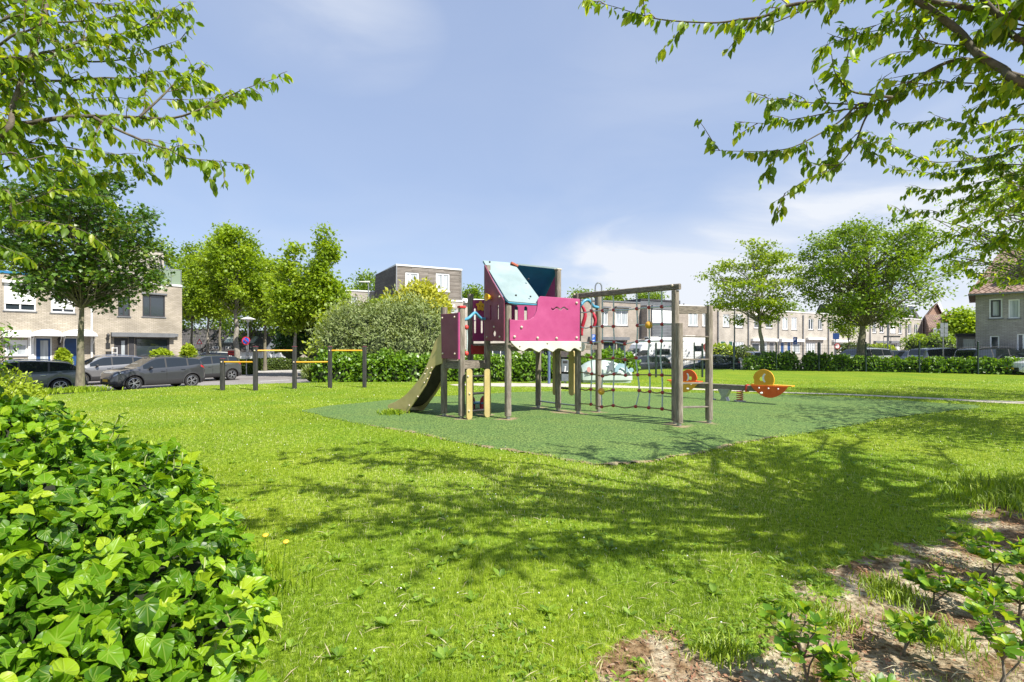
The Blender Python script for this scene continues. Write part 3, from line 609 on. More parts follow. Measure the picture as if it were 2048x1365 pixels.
# --- centre row, timber box house ---
FC = Facade(-10.5, 46, .88, .47); zc = CH+102/F*46; z0 = -.55
c_edges = [FC.s(758) if False else 0.0, FC.s(925), FC.s(1045), FC.s(1168)]
def RC(r): return FC.rect(r)
def dn(r, z): q = list(r); q[2] = z; return tuple(q)
h3 = thing('terraced_house', 'beige brick house with a weathered timber box storey and two white windows on its roof', 'house', FC.pt(3, z0), group='houses in the row behind the playground')
wins = [(RC((875, 617, 915, 640)), dict(t='w', frame=W_, glass=GC, mull=1)), (RC((815, 617, 850, 640)), dict(t='w', frame=W_, glass=GL, mull=1)), (RC((800, 680, 850, 715)), dict(t='w', frame=W_, glass=GL, mull=2)), (RC((870, 680, 905, 715)), dict(t='w', frame=W_, glass=GL, mull=1))]
house_block(FC, h3, 0.0, c_edges[1], z0, zc-.12, wins, M['brickP'], depth=11, cap=W_, capw=.13)
awn(FC, h3, (862, 609.5, 906, 614), W_, .5)
s0, s1 = .12, c_edges[1]-.1; zt = CH+166/F*46
holes = [RC((811, 545, 838, 581)), RC((872, 547, 899.5, 583))]
mb = MB(); wall_with_holes(FC, mb, s0, s1, zc+.02, zt, holes, 6.5); bx = mb.build('timber_storey', M['clad'], h3)
ib = MB(); fbox(FC, ib, s0+.02, s1-.02, zc, zt-.05, -6.4, -.15); ib.build('room', M['interior'], bx)
for h in holes: window(FC, bx, h, W_, GC, 1, side='c' if h is holes[1] else 'l', fw=.14, sill=W_)
mb = MB(); fbox(FC, mb, s0-.06, s1+.06, zt-.02, zt+.13, -6.55, .06); mb.build('roof_edge', M['offwhite'], bx)
for q0, q1 in ((s0-.035, s0+.05), (s1-.05, s1+.035)): mb = MB(); fbox(FC, mb, q0, q1, zc+.02, zt-.02, -.05, .035); mb.build('corner_trim', M['steel'], bx)
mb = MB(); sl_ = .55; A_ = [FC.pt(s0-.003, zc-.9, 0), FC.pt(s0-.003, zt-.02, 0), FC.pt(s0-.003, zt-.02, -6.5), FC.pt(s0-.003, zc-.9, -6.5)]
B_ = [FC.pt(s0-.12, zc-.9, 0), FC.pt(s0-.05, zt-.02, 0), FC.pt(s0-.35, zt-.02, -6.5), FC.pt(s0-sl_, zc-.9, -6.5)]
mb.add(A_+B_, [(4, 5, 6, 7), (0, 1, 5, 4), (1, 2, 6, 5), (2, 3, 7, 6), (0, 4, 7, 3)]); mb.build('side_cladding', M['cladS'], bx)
for q in (2.0, 3.9):
    mb = MB(); mb.ball(FC.pt(q, zt+.15, -2.5), .45, 10, 6, (1, 1, .5)); mb.build('roof_dome', M['black'], bx, smooth=True)
for i, (e0, e1, lab, ws) in enumerate([(c_edges[1], c_edges[2], 'beige brick house just right of the timber box house, half hidden by the slide tower', [(935, 606, 950, 640), (960, 606, 975, 640), (1005, 612, 1030, 645)]),
                                     (c_edges[2], c_edges[3], 'beige brick house seen behind and under the magenta playhouse', [(1060, 614, 1080, 648), (1100, 616, 1120, 650), (1135, 616, 1155, 650)])]):
    hh = thing('terraced_house', lab, 'house', FC.pt((e0+e1)/2, z0), group='houses in the row behind the playground')
    wins = [(RC(r), dict(t='w', frame=W_, glass=GC, mull=1)) for r in ws]
    b0 = FC.s(940+i*120); 
    wins += [((b0, b0+1.0, z0+.1, 1.9), dict(t='d', mat=M['door_blue'] if i else FD, frame=W_, glassfrac=.5)), ((b0+1.6, b0+4.2, .5, 1.9), dict(t='w', frame=W_, glass=GL, mull=2))]
    house_block(FC, hh, e0, e1, z0, zc, wins, M['brickP'], cap=W_, capw=.2)
    awn(FC, hh, ((928, 603, 976, 607) if i == 0 else (1050, 668, 1120, 674)), W_, .3)
# back-left beige house behind trees
FB = Facade(-19.5, 50, .93, .36)
def RB(r): return FB.rect(r)
sb0, sb1 = FB.s(641), FB.s(772)
hb = thing('terraced_house', 'plain beige brick house behind the slim trees, left of the timber box house', 'house', FB.pt((sb0+sb1)/2, z0), group='houses in the row behind the playground')
house_block(FB, hb, sb0, sb1, z0, FB.z(sb0+3, 582.5), [(RB((668, 594, 690, 616)), dict(t='w', frame=W_, glass=GC, mull=2)), (RB((702, 594, 714, 616)), dict(t='w', frame=W_, glass=GC, mull=0)), (RB((660, 640, 700, 670)), dict(t='w', frame=W_, glass=GL, mull=1))], M['brickP'], cap=W_, capw=.1)
hb2 = thing('low_house', 'low dark-sided brick house end behind the round green shrub', 'house', FB.pt(sb0-3, z0))
s9 = FB.s(596); house_block(FB, hb2, s9, sb0-.05, z0, FB.z(s9, 625), [(RB((612, 645, 628, 662)), dict(t='w', frame=W_, glass=GL, mull=0))], M['brickR'], depth=6)
# tiled-roof houses far left behind the street trees
def gable_house(name, lab, x0, x1, Y, ze, zr_, wall, tile, wins=(), depth=8, chim=False, group=None, ang=0.0):
    f = Facade(x0, Y, math.cos(ang), math.sin(ang)); Ls = (x1-x0)/math.cos(ang); h = thing(name, lab, 'house', f.pt(Ls/2, -.3), group=group)
    mb = MB(); hs = [f.rect(w_) for w_ in wins]; wall_with_holes(f, mb, 0, Ls, -.5, ze, hs, depth)
    for t in (0, Ls): mb.add([f.pt(t, ze, 0), f.pt(t, ze, -depth), f.pt(t, zr_, -depth/2)], [(0, 1, 2)])
    mb.build('wall', wall, h)
    ib = MB(); fbox(f, ib, .02, Ls-.02, -.5, ze-.05, -depth+.05, -.15); ib.build('room', M['interior'], h)
    for q in hs: window(f, h, q, W_, GL, 1)
    rb = MB(); o = .3; ko = o*(zr_-ze)/(depth/2)
    vs = [f.pt(-o, ze-ko, o), f.pt(Ls+o, ze-ko, o), f.pt(Ls+o, zr_, -depth/2), f.pt(-o, zr_, -depth/2), f.pt(-o, ze-ko, -depth-o), f.pt(Ls+o, ze-ko, -depth-o)]
    vs += [v+Vector((0, 0, .14)) for v in vs]
    rb.add(vs, [(6, 7, 8, 9), (9, 8, 11, 10), (0, 3, 2, 1), (3, 4, 5, 2), (0, 1, 7, 6), (4, 10, 11, 5), (0, 6, 9, 3), (3, 9, 10, 4), (1, 2, 8, 7), (2, 5, 11, 8)])
    rf = rb.build('roof', tile, h)
    if chim: cb = MB(); t = Ls*.3; fbox(f, cb, t, t+.7, zr_-.6, zr_+.9, -depth/2-.35, -depth/2+.35); cb.build('chimney', wall, rf)
    return h, f, Ls
gable_house('row_house', 'white house with dark tiled roof seen through the tree trunks behind the warning signs', -41.5, -36.6, 60, 1.4, 3.8, W_, M['tile_dark'], [(358, 690, 366, 703), (376, 690, 384, 703)], 7)
hq, fq, Lq = gable_house('row_house', 'white house with dark tiled roof and two skylights behind the red bin', -36.2, -29.5, 60.5, 1.3, 3.6, W_, M['tile_dark'], [(425, 693, 437, 703), (450, 693, 462, 703)], 7)
for t in (1.6, 4.0):
    mb = MB(); p = [fq.pt(t, 1.96, -1.0), fq.pt(t+1.2, 1.96, -1.0), fq.pt(t+1.2, 2.68, -2.1), fq.pt(t, 2.68, -2.1)]
    mb.add([q+Vector((0, -.0, .14)) for q in p]+[q+Vector((0, -.08, .26)) for q in p], [(4, 5, 6, 7), (0, 1, 5, 4), (1, 2, 6, 5), (2, 3, 7, 6), (3, 0, 4, 7)]); mb.build('skylight', M['glassc'], hq)
# --- right row ---
FR = Facade(10.8, 51.2, .88, .47); zR = CH+92/F*51.2
def RR(r): return FR.rect(r)
z0 = -.55
GRP = 'row of beige brick houses across the street on the right'
def wn(px0, px1, y0=631, y1=655, g=None, fr=None, mull=1, blind=None, **k): return (RR((px0, y0, px1, y1)), dict(t='w', frame=fr or W_, glass=g or GC, mull=mull, blind=blind, fw=.1, **k))
def dr(px0, px1, y0, mat, **k): q = list(RR((px0, y0, px1, 720))); q[2] = z0+.1; return (tuple(q), dict(t='d', mat=mat, frame=W_, **k))
DBk = M['frame_dark']
spec = [
 (1158, 1281, 'beige brick house with dark grey fascia beam, left of the grey-sided bay', 
   [wn(1203, 1216, 618, 651, GC, W_), wn(1231, 1256, 617.5, 651.5, GC, W_), wn(1207, 1232, 682, 712, GL, DBk), wn(1234, 1249, 682, 712, GL, DBk, 0), dr(1183, 1199, 682, DBk)],
   [((1176, 674.5, 1255, 680.5), 'greybeam'), ((1201, 614, 1218, 617), 'greybeam'), ((1229, 614, 1258, 616.5), 'greybeam')]),
 (1345, 1434, 'beige brick house behind the white motorhome, right of the grey-sided bay',
   [wn(1377, 1396, 626, 652.5, GC), wn(1405, 1412, 627, 653, GC, mull=0), wn(1360, 1390, 684, 712, GL), dr(1410, 1420, 684, M['door_blue'])], []),
 (1434, 1494.5, 'beige brick house with two dark green doors behind the slender lamp post', 
   [wn(1446, 1459, 629, 654, GC), wn(1471, 1485.5, 628, 655.5, GC), dr(1441, 1451.5, 682, M['door_green']), dr(1457.5, 1466, 682, M['door_green']), wn(1470.5, 1488, 684, 706, GC, mull=2)], []),
 (1494.5, 1554.5, 'beige brick house with grey shutters on its upper windows behind the light-trunked tree',
   [wn(1508, 1521, 632, 657, M['siding'], mull=0), wn(1531.5, 1544.5, 632, 657, M['siding'], mull=0), wn(1504, 1520, 686, 707, GL, mull=0), dr(1539, 1549, 684, M['greybeam']), wn(1524, 1535, 684, 708, GC, mull=1)],
   [((1506, 629, 1546, 632), 'w'), ((1502, 678, 1552, 683), 'w')]),
 (1554.5, 1604, 'beige brick house with two dark blue doors behind the parking sign on the right',
   [wn(1565, 1576, 635, 659.5), wn(1583, 1594, 635, 660), dr(1561, 1569, 684, M['door_blue']), dr(1574.5, 1582, 684, M['door_blue']), wn(1585, 1600, 687, 707, GC, mull=0)], [((1559, 679, 1604, 684), 'w')]),
 (1604, 1654.5, 'beige brick house with white many-paned ground-floor window and one black door',
   [wn(1617, 1627, 638, 660, GL), wn(1636, 1645, 638, 660, GL), wn(1612, 1631, 686, 707, GC, mull=4), dr(1634, 1643, 686, DBk)], [((1612, 676, 1647, 680), 'w')]),
 (1654.5, 1696, 'beige brick house partly behind the young tree, white awning box by the round sign',
   [wn(1667, 1675, 641, 661, GL), wn(1683, 1691, 641, 661, GL), wn(1680, 1693, 687, 704, GC, mull=2), dr(1668, 1675, 687, DBk)], [((1664, 680.5, 1695, 685), 'w')]),
 (1696, 1738, 'beige brick house hidden behind the trunk of the big leafy tree on the right',
   [wn(1705, 1712, 643, 663, GL), wn(1722, 1730, 643, 663, GL), wn(1703, 1716, 687, 704, GC, mull=2), dr(1722, 1729, 688, M['door_blue'])], []),
 (1738, 1775, 'beige brick house with a dark tiled top storey behind the black street name sign',
   [wn(1745, 1752.5, 643, 666, GL), wn(1759, 1768, 643, 666, GL), wn(1750, 1767, 688, 704, GC, mull=2)], [((1747, 682.5, 1772, 686.5), 'greybeam')]),
 (1775, 1810, 'beige brick house with one white upper shutter under the dark tiled storey',
   [wn(1781.5, 1791.5, 647, 667, W_, mull=0), wn(1797, 1804, 647, 668, GL), wn(1780, 1793, 687.5, 705, GL, mull=0), dr(1794, 1801, 686, W_)], [((1778, 682.5, 1802, 687), 'greybeam')]),
 (1810, 1844, 'last beige brick house of the row under a dark tiled storey, beside the brown gable',
   [wn(1816, 1822.5, 648, 669, GL), wn(1828.5, 1835.5, 649, 669, GL), wn(1815, 1830, 688, 705, GL)], []),
]
for i, (p0, p1, lab, wins, aw) in enumerate(spec):
    e0, e1 = FR.s(p0), FR.s(p1); h = thing('terraced_house', lab, 'house', FR.pt((e0+e1)/2, z0), group=GRP)
    zt = zR-.02*i
    house_block(FR, h, e0+.01, e1-.01, z0, zt, wins, M['brickR'] if i < 2 else M['brickP'], cap=M['offwhite'] if i else M['greybeam'], capw=.12)
    for r, mm in aw: awn(FR, h, r, W_ if mm == 'w' else M[mm], .35, 'awning_box')
    if i: pipe(FR, h, p0+1.5, z0, zt-.3, M['greybeam'], .07)
    if i >= 8:
        a = e0+.02; b = e1-.02; mb = MB(); zt2 = zt+2.3
        vs = [FR.pt(t, z, o) for z, o in ((zt+.13, -.1), (zt2, -1.3), (zt2, -7), (zt+.13, -8)) for t in (a, b)]
        mb.add(vs, [(0, 1, 3, 2), (2, 3, 5, 4), (4, 5, 7, 6), (0, 2, 4, 6), (1, 7, 5, 3)]); rf = mb.build('tiled_storey', M['tile_dark'], h)
        mb = MB(); fbox(FR, mb, a+(b-a)*.25, a+(b-a)*.7, zt+.5, zt+2.2, -1.5, -.25); d_ = mb.build('dormer', W_, rf)
        mb = MB(); fbox(FR, mb, a+(b-a)*.28, a+(b-a)*.67, zt+.65, zt+2.05, -.26, -.235); mb.build('window', GL, d_)
for px, h_ in ((1512, 0), (1360, 1)):
    pass
# grey-sided bay house between them, standing forward
h = thing('terraced_house', 'house front with white roller shutter over dark grey horizontal siding', 'house', FR.pt(FR.s(1312), z0), group=GRP)
e0, e1 = FR.s(1281), FR.s(1345)
wins = [wn(1290, 1301, 622, 671, GL, DBk, 0)]
house_block(FR, h, e0+.01, e1-.01, z0, zR+.35, wins, M['siding'], cap=DBk, capw=.15)
awn(FR, h, (1303, 612, 1344, 620), M['greybeam'], .2, 'siding_panel'); awn(FR, h, (1303, 621, 1344, 646.5), W_, .14, 'roller_shutter'); awn(FR, h, (1303, 647.5, 1344, 676), M['siding'], .12, 'siding_panel')
awn(FR, h, (1282, 612, 1289, 700), M['brickR'], .9, 'side_wall')
t = FR.s(1400); mb = MB()
mb.tube([FR.pt(t, zR, -3), FR.pt(t, zR+.9, -3)], .12, 8); mb.tube([FR.pt(t+.7, zR, -3), FR.pt(t+.7, zR+.6, -3)], .1, 8)
tag(mb.build('roof_vent', M['greybeam']), 'pair of dark vent pipes on the roof behind the climbing frame', 'roof vent')

# --- far right ---
FG = Facade(50.0, 62.5, .95, .30)
# brown gable house
x0 = .8*62; h = thing('gable_house', 'brown brick house with steep brown tiled roof beside the end of the beige row', 'house', (66, 81, -.3))
mb = MB(); ya, yb = 61.0, 70.0; xa, xb, xr = 49.6, 54.2, 51.0
# gable wall facing right-front with ridge running back-left
A = [(64.2, 80, -.3), (68.2, 81.5, -.3), (68.2, 81.5, 7.0), (67.0, 81.0, 8.6), (64.2, 80, 6.0)]
Bk = [(x+6.0, y+8, z) for x, y, z in A]
mb.add(A+Bk, [(0, 1, 2, 3, 4), (9, 8, 7, 6, 5), (0, 4, 9, 5), (1, 6, 7, 2), (0, 5, 6, 1)]); mb.build('wall', M['brickB'], h)
mb = MB(); q = [Vector(A[4]), Vector(A[3]), Vector(A[2])]; bq = [v+Vector((6.0, 8, 0)) for v in q]; up = Vector((0, 0, .16)); fo = Vector((.1, -.32, 0))
vs = [v+fo for v in q]+bq; vs += [v+up for v in vs]
mb.add(vs, [(6, 7, 10, 9), (7, 8, 11, 10), (0, 1, 7, 6), (1, 2, 8, 7), (0, 6, 9, 3), (2, 5, 11, 8), (0, 3, 4, 1), (1, 4, 5, 2)]); mb.build('roof', M['tile_brown'], h)
mb = MB(); mb.beam(q[1]+fo*1.25+Vector((0, 0, .05)), q[2]+fo*1.25+Vector((0, 0, .05)), .12, .5); mb.build('verge_board', W_, h)
mb = MB(); mb.beam((66.4, 80.75, 4.2), (67.1, 81.02, 4.2), .12, 1.5); mb.build('window', GL, h)
# orange-roofed houses
def mansard(lab, px0, px1, Y, tile, wl, dorm):
    f = Facade((px0-1024)/F*Y, Y, .85, -.5); a = 0.0; b = f.s(px1); h = thing('mansard_house', lab, 'house', f.pt(b/2, -.2), group='orange-roofed houses beyond the car park')
    zt = CH+(HZ-627)/F*Y; zm = CH+(HZ-655)/F*Y; zb = CH+(HZ-690)/F*Y
    mb = MB(); fbox(f, mb, a, b, -.3, zb, -8, -.3); mb.build('wall', wl, h)
    mb = MB(); vs = [f.pt(t, z, o) for z, o in ((zb-.2, 0), (zm, -.9), (zt, -4), (zm, -7.4), (zb, -8.3)) for t in (a, b)]
    mb.add(vs, [(0, 1, 3, 2), (2, 3, 5, 4), (4, 5, 7, 6), (6, 7, 9, 8), (0, 2, 4, 6, 8), (1, 9, 7, 5, 3), (0, 8, 9, 1)]); rf = mb.build('roof', tile, h)
    for (p0, p1) in dorm:
        s0, s1 = f.s(p0), f.s(p1); zz0, zz1 = CH+(HZ-671)/F*Y, CH+(HZ-656.5)/F*Y
        mb = MB(); fbox(f, mb, s0, s1, zz0, zz1, -1.2, -.15); d_ = mb.build('dormer', W_, rf); mb = MB(); fbox(f, mb, s0+.12, s1-.12, zz0+.1, zz1-.1, -.16, -.13); mb.build('window', GC, d_)
    return h, f, rf, zt
mansard('house with faded orange tiled roof and white edge beside the brown gable', 1860, 1899, 76, M['tile_brown'], M['brickB'], [(1868, 1882)])
h_, f_, rf_, zt_ = mansard('house with bright red-orange tiled roof and two black vent pipes', 1899.5, 1955, 74, M['tile_red'], M['brickB'], [(1913, 1926)])
for px in (1908.5, 1919.5):
    mb = MB(); p = f_.pt(f_.s(px), zt_-.2, -3.6); mb.tube([p, p+Vector((0, 0, .75))], .14, 8); mb.tube([p+Vector((0, 0, .5)), p+Vector((0, 0, .62))], .24, 8); mb.build('vent_pipe', M['black'], rf_, smooth=True)
# garage
FGa = Facade((1914-1024)/F*37, 37, .76, -.65); s1 = FGa.s(1953)
h = thing('garage', 'flat grey brick garage with white door and black fascia beside the grey brick house', 'garage', FGa.pt(s1/2, -.15))
gd = FGa.rect((1926, 678, 1950, 720)); gd = (gd[0], gd[1], -.1, gd[3]); mb = MB(); wall_with_holes(FGa, mb, 0, s1, -.15, CH+(HZ-673)/F*37, [gd], 6); mb.build('wall', M['brickG'], h)
mb = MB(); fbox(FGa, mb, gd[0], gd[1], gd[2], gd[3], -.12, -.06)
for i in range(9): z = gd[2]+(gd[3]-gd[2])*(i+.5)/9; fbox(FGa, mb, gd[0]+.05, gd[1]-.05, z, z+.12, -.06, -.045)
mb.build('garage_door', W_, h); mb = MB(); fbox(FGa, mb, -.1, s1, CH+(HZ-673.5)/F*37, CH+(HZ-667.5)/F*37, -6.05, .12); mb.build('fascia', FD, h)
# grey brick house
FK = Facade((1951-1024)/F*32.6, 32.6, .74, -.67); zE = CH+110/F*32.6; e1 = 13.0
h = thing('brick_house', 'grey brick house with tiled hip roof and white-framed windows at the right edge', 'house', FK.pt(4, -.15))
def RK(r): return FK.rect(r)
wins = [(RK((1978.5, 598, 2005, 637)), dict(t='w', frame=W_, glass=GC, mull=0, sill=True)), (RK((2017, 599, 2040, 637)), dict(t='w', frame=W_, glass=GC, mull=0, sill=True)),
        (RK((1980, 672, 1999, 701)), dict(t='w', frame=W_, glass=GL, mull=0)), (RK((2034, 668, 2060, 704)), dict(t='w', frame=W_, glass=GL, mull=1))]
mb = MB(); wall_with_holes(FK, mb, 0, e1, -.15, zE, [q for q, k in wins], 8); mb.build('wall', M['brickG'], h)
mb = MB(); fbox(FK, mb, .02, e1-.02, -.15, zE-.05, -7.9, -.15); mb.build('room', M['interior'], h)
for q, k in wins: k.pop('t'); window(FK, h, q, **k)
q = wins[0][0]; mb = MB(); fw = .1
for a_, b_, c_, d_ in ((q[0]+.08, q[0]+.16, q[2]+.08, q[3]-.08), (q[1]-.16, q[1]-.08, q[2]+.08, q[3]-.08)): fbox(FK, mb, a_, b_, c_, d_, -.1, -.03)
for c_, d_ in ((q[2]+.08, q[2]+.16), (q[3]-.16, q[3]-.08)): fbox(FK, mb, q[0]+.16, q[1]-.16, c_, d_, -.1, -.032)
mb.build('inner_frame', FD, h)
o = .35; rz = 8.2
vs = [FK.pt(-o, zE-.05, o), FK.pt(e1+o, zE-.05, o), FK.pt(e1+o, zE-.05, -8-o), FK.pt(-o, zE-.05, -8-o), FK.pt(1.3, rz, -4), FK.pt(e1-3, rz, -4)]
rb = MB(); rb.add(vs, [(0, 1, 5, 4), (1, 2, 5), (2, 3, 4, 5), (3, 0, 4), (0, 3, 2, 1)]); rf = rb.build('roof', M['tile_brown'], h)
mb = MB(); fbox(FK, mb, -o, e1+o, zE-.16, zE-.055, o-.02, o+.1); mb.build('gutter', M['greybeam'], h)
mb = MB(); a = 2.4; fbox(FK, mb, a, a+4.2, zE+.9, zE+2.1, -3, -.35); d_ = mb.build('dormer', M['signblue'] if False else M['greybeam'], rf)
mb = MB(); fbox(FK, mb, a-.15, a+4.35, zE+2.1, zE+2.28, -3.1, -.2); mb.build('dormer_roof', W_, d_); mb = MB(); fbox(FK, mb, a+.15, a+1.9, zE+1.05, zE+2.0, -.36, -.33); fbox(FK, mb, a+2.2, a+4.0, zE+1.05, zE+2.0, -.36, -.33); mb.build('window', GC, d_)

# ---------------- fence ----------------
def mesh_panel(fc_pts, z0, z1, parent, step=.10, dz=.2):
    """welded mesh between two ground points"""
    a, b = Vector(fc_pts[0]), Vector(fc_pts[1]); Ls = (b-a).length; n = int(Ls/step); V = []; Q = []
    def bar(p, q, t):
        d = (q-p).normalized(); s_ = Vector((b-a)).normalized() if abs(d.z) > .5 else Vector((0, 0, 1)); k = len(V)
        V.extend([p-s_*t, q-s_*t, q+s_*t, p+s_*t]); Q.append((k, k+1, k+2, k+3))
    for i in range(1, n): c = a+(b-a)*(i/n); bar(Vector((c.x, c.y, z0)), Vector((c.x, c.y, z1)), .0035)
    z = z0+.03
    while z < z1: bar(Vector((a.x, a.y, z)), Vector((b.x, b.y, z)), .004); z += dz
    np_mesh('mesh_panel', [tuple(v) for v in V], Q, M['fencegreen'], parent)
fp = [(40.5, 18.6), (38.3, 20.5), (36.0, 22.3), (33.8, 24.1), (31.5, 25.9), (29.2, 27.7), (26.85, 29.5), (24.9, 31.3), (22.6, 32.7), (20.2, 33.7), (17.7, 34.3), (15.1, 34.9), (12.6, 35.4), (10.1, 35.9), (7.6, 36.4)]
fen = thing('mesh_fence', 'dark green metal mesh fence with square posts along the hedge on the right', 'fence', (22.6, 32.7, 0))
for i, (x, y) in enumerate(fp):
    zz = float(tz(x, y)); mb = MB(); mb.beam((x, y, zz-.1), (x, y, 1.82), .08, .08, .01); mb.ball((x, y, 1.86), .055, 8, 5); mb.build('fence_post', M['fencegreen'], fen)
    if i: mesh_panel(((fp[i-1][0], fp[i-1][1], 0), (x, y, 0)), .05, 1.78, fen)
fen = thing('mesh_fence', 'short stand-alone piece of dark mesh fence on two posts behind the climbing net', 'fence', (8.6, 26.5, 0))
for x in (7.45, 9.85):
    zz = float(tz(x, 26.5)); mb = MB(); mb.beam((x, 26.5, zz-.1), (x, 26.5, 1.75), .085, .085, .01); mb.build('fence_post', M['fencegreen'], fen)
mesh_panel(((7.45, 26.5, 0), (9.85, 26.5, 0)), .05, 1.2, fen)

# ---------------- signs, lamps ----------------
def pole(mb, x, y, z0, z1, r=.03): mb.tube([(x, y, z0), (x, y, z1)], r, 8)
def disc_sign(name, lab, px, py, rpx, Y, inner, zb=-.5, kind='nopark'):
    c = P(px, py, Y); r = rpx/F*Y; t = thing(name, lab, 'road sign', (c.x, c.y+.06, zb)); mb = MB(); pole(mb, c.x, c.y+.06, zb, c.z+r*.6, .038); mb.build('pole', M['steel'], t)
    fa = 1.0
    mb = MB(); mb.panel([circ(0, 0, r, 28)], .02, c, (1, 0, 0), (0, 0, 1)); pl = mb.build('sign_plate', M['signred'] if kind != 'white' else W_, t)
    mb = MB(); mb.panel([circ(0, 0, r*.76, 28)], .006, c+Vector((0, -.014, 0)), (1, 0, 0), (0, 0, 1)); mb.build('sign_face', inner, pl)
    mb = MB()
    if kind == 'nopark': mb.panel([[(-r*.58, r*.42), (-r*.42, r*.58), (r*.58, -r*.42), (r*.42, -r*.58)]], .005, c+Vector((0, -.02, 0)), (1, 0, 0), (0, 0, 1)); mb.build('red_bar', M['signred'], pl)
    return t
disc_sign('no_parking_sign', 'round blue no-parking sign with red rim left of the low hedge', 492, 682, 8.3, 38, M['signblue'])
disc_sign('no_parking_sign', 'smaller round blue no-parking sign right of the tree trunk, before the bushy shrub', 671, 683.5, 7.7, 40, M['signblue'])
def text(mb_name, s, size, O, X, Y, mat, parent, t=.006):
    cu = bpy.data.curves.new('txt', 'FONT'); cu.body = s; cu.size = size; cu.align_x = 'CENTER'; cu.align_y = 'CENTER'; cu.extrude = t/2
    ob = bpy.data.objects.new('txt', cu); me = bpy.data.meshes.new_from_object(ob); X = Vector(X); Y = Vector(Y); Z = X.cross(Y); O = Vector(O)
    mb = MB(); mb.add([O+X*v.co.x+Y*v.co.y+Z*v.co.z for v in me.vertices], [tuple(p.vertices) for p in me.polygons])
    bpy.data.objects.remove(ob); bpy.data.curves.remove(cu); return mb.build(mb_name, mat, parent)
def square_sign(lab, px, py, wpx, hpx, Y, mat, letter=None, zb=-.5, name='parking_sign', arrow=False, ang=0):
    c = P(px, py, Y); w2, h2 = wpx/F*Y/2, hpx/F*Y/2; t = thing(name, lab, 'road sign', (c.x, c.y+.06, zb)); mb = MB(); pole(mb, c.x, c.y+.06, zb, c.z+h2, .035); mb.build('pole', M['steel'], t)
    mb = MB(); mb.panel([rrect(-w2, -h2, w2, h2, .04)], .02, c, (1, 0, 0), (0, 0, 1)); pl = mb.build('sign_plate', mat, t)
    if letter: text('lettering', letter, min(w2*2.2, h2*1.5), c+Vector((0, -.014, 0 if not arrow else h2*.35)), (1, 0, 0), (0, 0, 1), W_, pl)
    if arrow: mb = MB(); mb.panel([[(-w2*.5, -h2*.7), (w2*.5, -h2*.7), (w2*.5, -h2*.45), (-w2*.5, -h2*.45)]], .006, c+Vector((0, -.014, 0)), (1, 0, 0), (0, 0, 1)); mb.build('car_symbol', W_, pl)
    return t
square_sign('blue parking sign with white P between the playhouse and the climbing net', 1187, 677, 8, 15, 38, M['signblue'], 'P', arrow=True)
square_sign('blue parking sign with white P above the hedge on the right', 1590.5, 682, 8, 15, 40, M['signblue'], 'P', arrow=True)
t = square_sign('dark blue square sign above a small round white sign beside the young tree', 1672, 673, 12.5, 12, 41, pmat('navy_sign', (.02, .06, .2), None, .4), None, name='road_sign')
c = P(1674, 693, 41); mb = MB(); mb.panel([circ(0, 0, .22)], .02, c+Vector((0, -.03, 0)), (1, 0, 0), (0, 0, 1)); q = mb.build('sign_plate', M['signred'], t); mb = MB(); mb.panel([circ(0, 0, .165)], .006, c+Vector((0, -.045, 0)), (1, 0, 0), (0, 0, 1)); mb.build('sign_face', W_, q)
def tri_sign(lab, px, py, s_, Y, up=True):
    c = P(px, py, Y); r = s_/F*Y; t = thing('warning_sign', lab, 'road sign', (c.x, c.y+.06, -.5)); mb = MB(); pole(mb, c.x, c.y+.06, -.5, c.z+r*.4, .035); mb.build('pole', M['steel'], t)
    k = 1 if up else -1
    tr = lambda q: [(0, q*k), (-q*.87, -q*.5*k), (q*.87, -q*.5*k)]
    mb = MB(); mb.panel([tr(r)], .02, c, (1, 0, 0), (0, 0, 1)); q = mb.build('sign_plate', M['signred'], t); mb = MB(); mb.panel([tr(r*.6)], .006, c+Vector((0, -.014, 0)), (1, 0, 0), (0, 0, 1)); mb.build('sign_face', W_, q)
tri_sign('triangular red-rimmed warning sign pointing up, between tree trunks on the left', 399, 685, 7.2, 50)
tri_sign('small upside-down triangular sign at the corner of the dark-framed house', 371, 692, 5.6, 52, False)
# two grey sign backs
c = P(1888, 660, 33); t = thing('road_sign', 'pair of grey rectangular sign backs on one pole in front of the orange roofs', 'road sign', (c.x, c.y+.06, -.15)); mb = MB(); pole(mb, c.x, c.y+.06, -.15, 2.6, .035); mb.build('pole', M['steel'], t)
for dx in (-.125, .135):
    mb = MB(); mb.panel([rrect(-.11, -.44, .11, .44, .02)], .02, c+Vector((dx, 0, 0)), (1, 0, 0), (0, 0, 1)); q = mb.build('sign_plate', M['lampgrey'], t)
    mb = MB(); mb.box(c.x+dx-.1, c.x+dx+.1, c.y-.025, c.y-.012, c.z+.12, c.z+.16); mb.box(c.x+dx-.1, c.x+dx+.1, c.y-.025, c.y-.012, c.z-.2, c.z-.16); mb.build('bracket', M['steel'], q)
# street name sign
c = P(1784, 673.5, 38); t = thing('street_name_sign', 'narrow black street name board on two thin posts in front of the right row', 'street sign', (c.x, c.y, -.15)); mb = MB(); mb.box(c.x-.6, c.x+.6, c.y-.02, c.y+.02, c.z-.06, c.z+.06); q = mb.build('name_board', M['black'], t)
mb = MB(); [mb.box(c.x-.48+.075*i, c.x-.44+.075*i, c.y-.026, c.y-.02, c.z-.018, c.z+.018) for i in range(13) if i != 6]; mb.build('lettering_line', M['lampgrey'], q)
for dx in (-.58, -.05): mb = MB(); pole(mb, c.x+dx, c.y+.05, -.15, c.z+.05, .02); mb.build('post', M['lampgrey'], t)
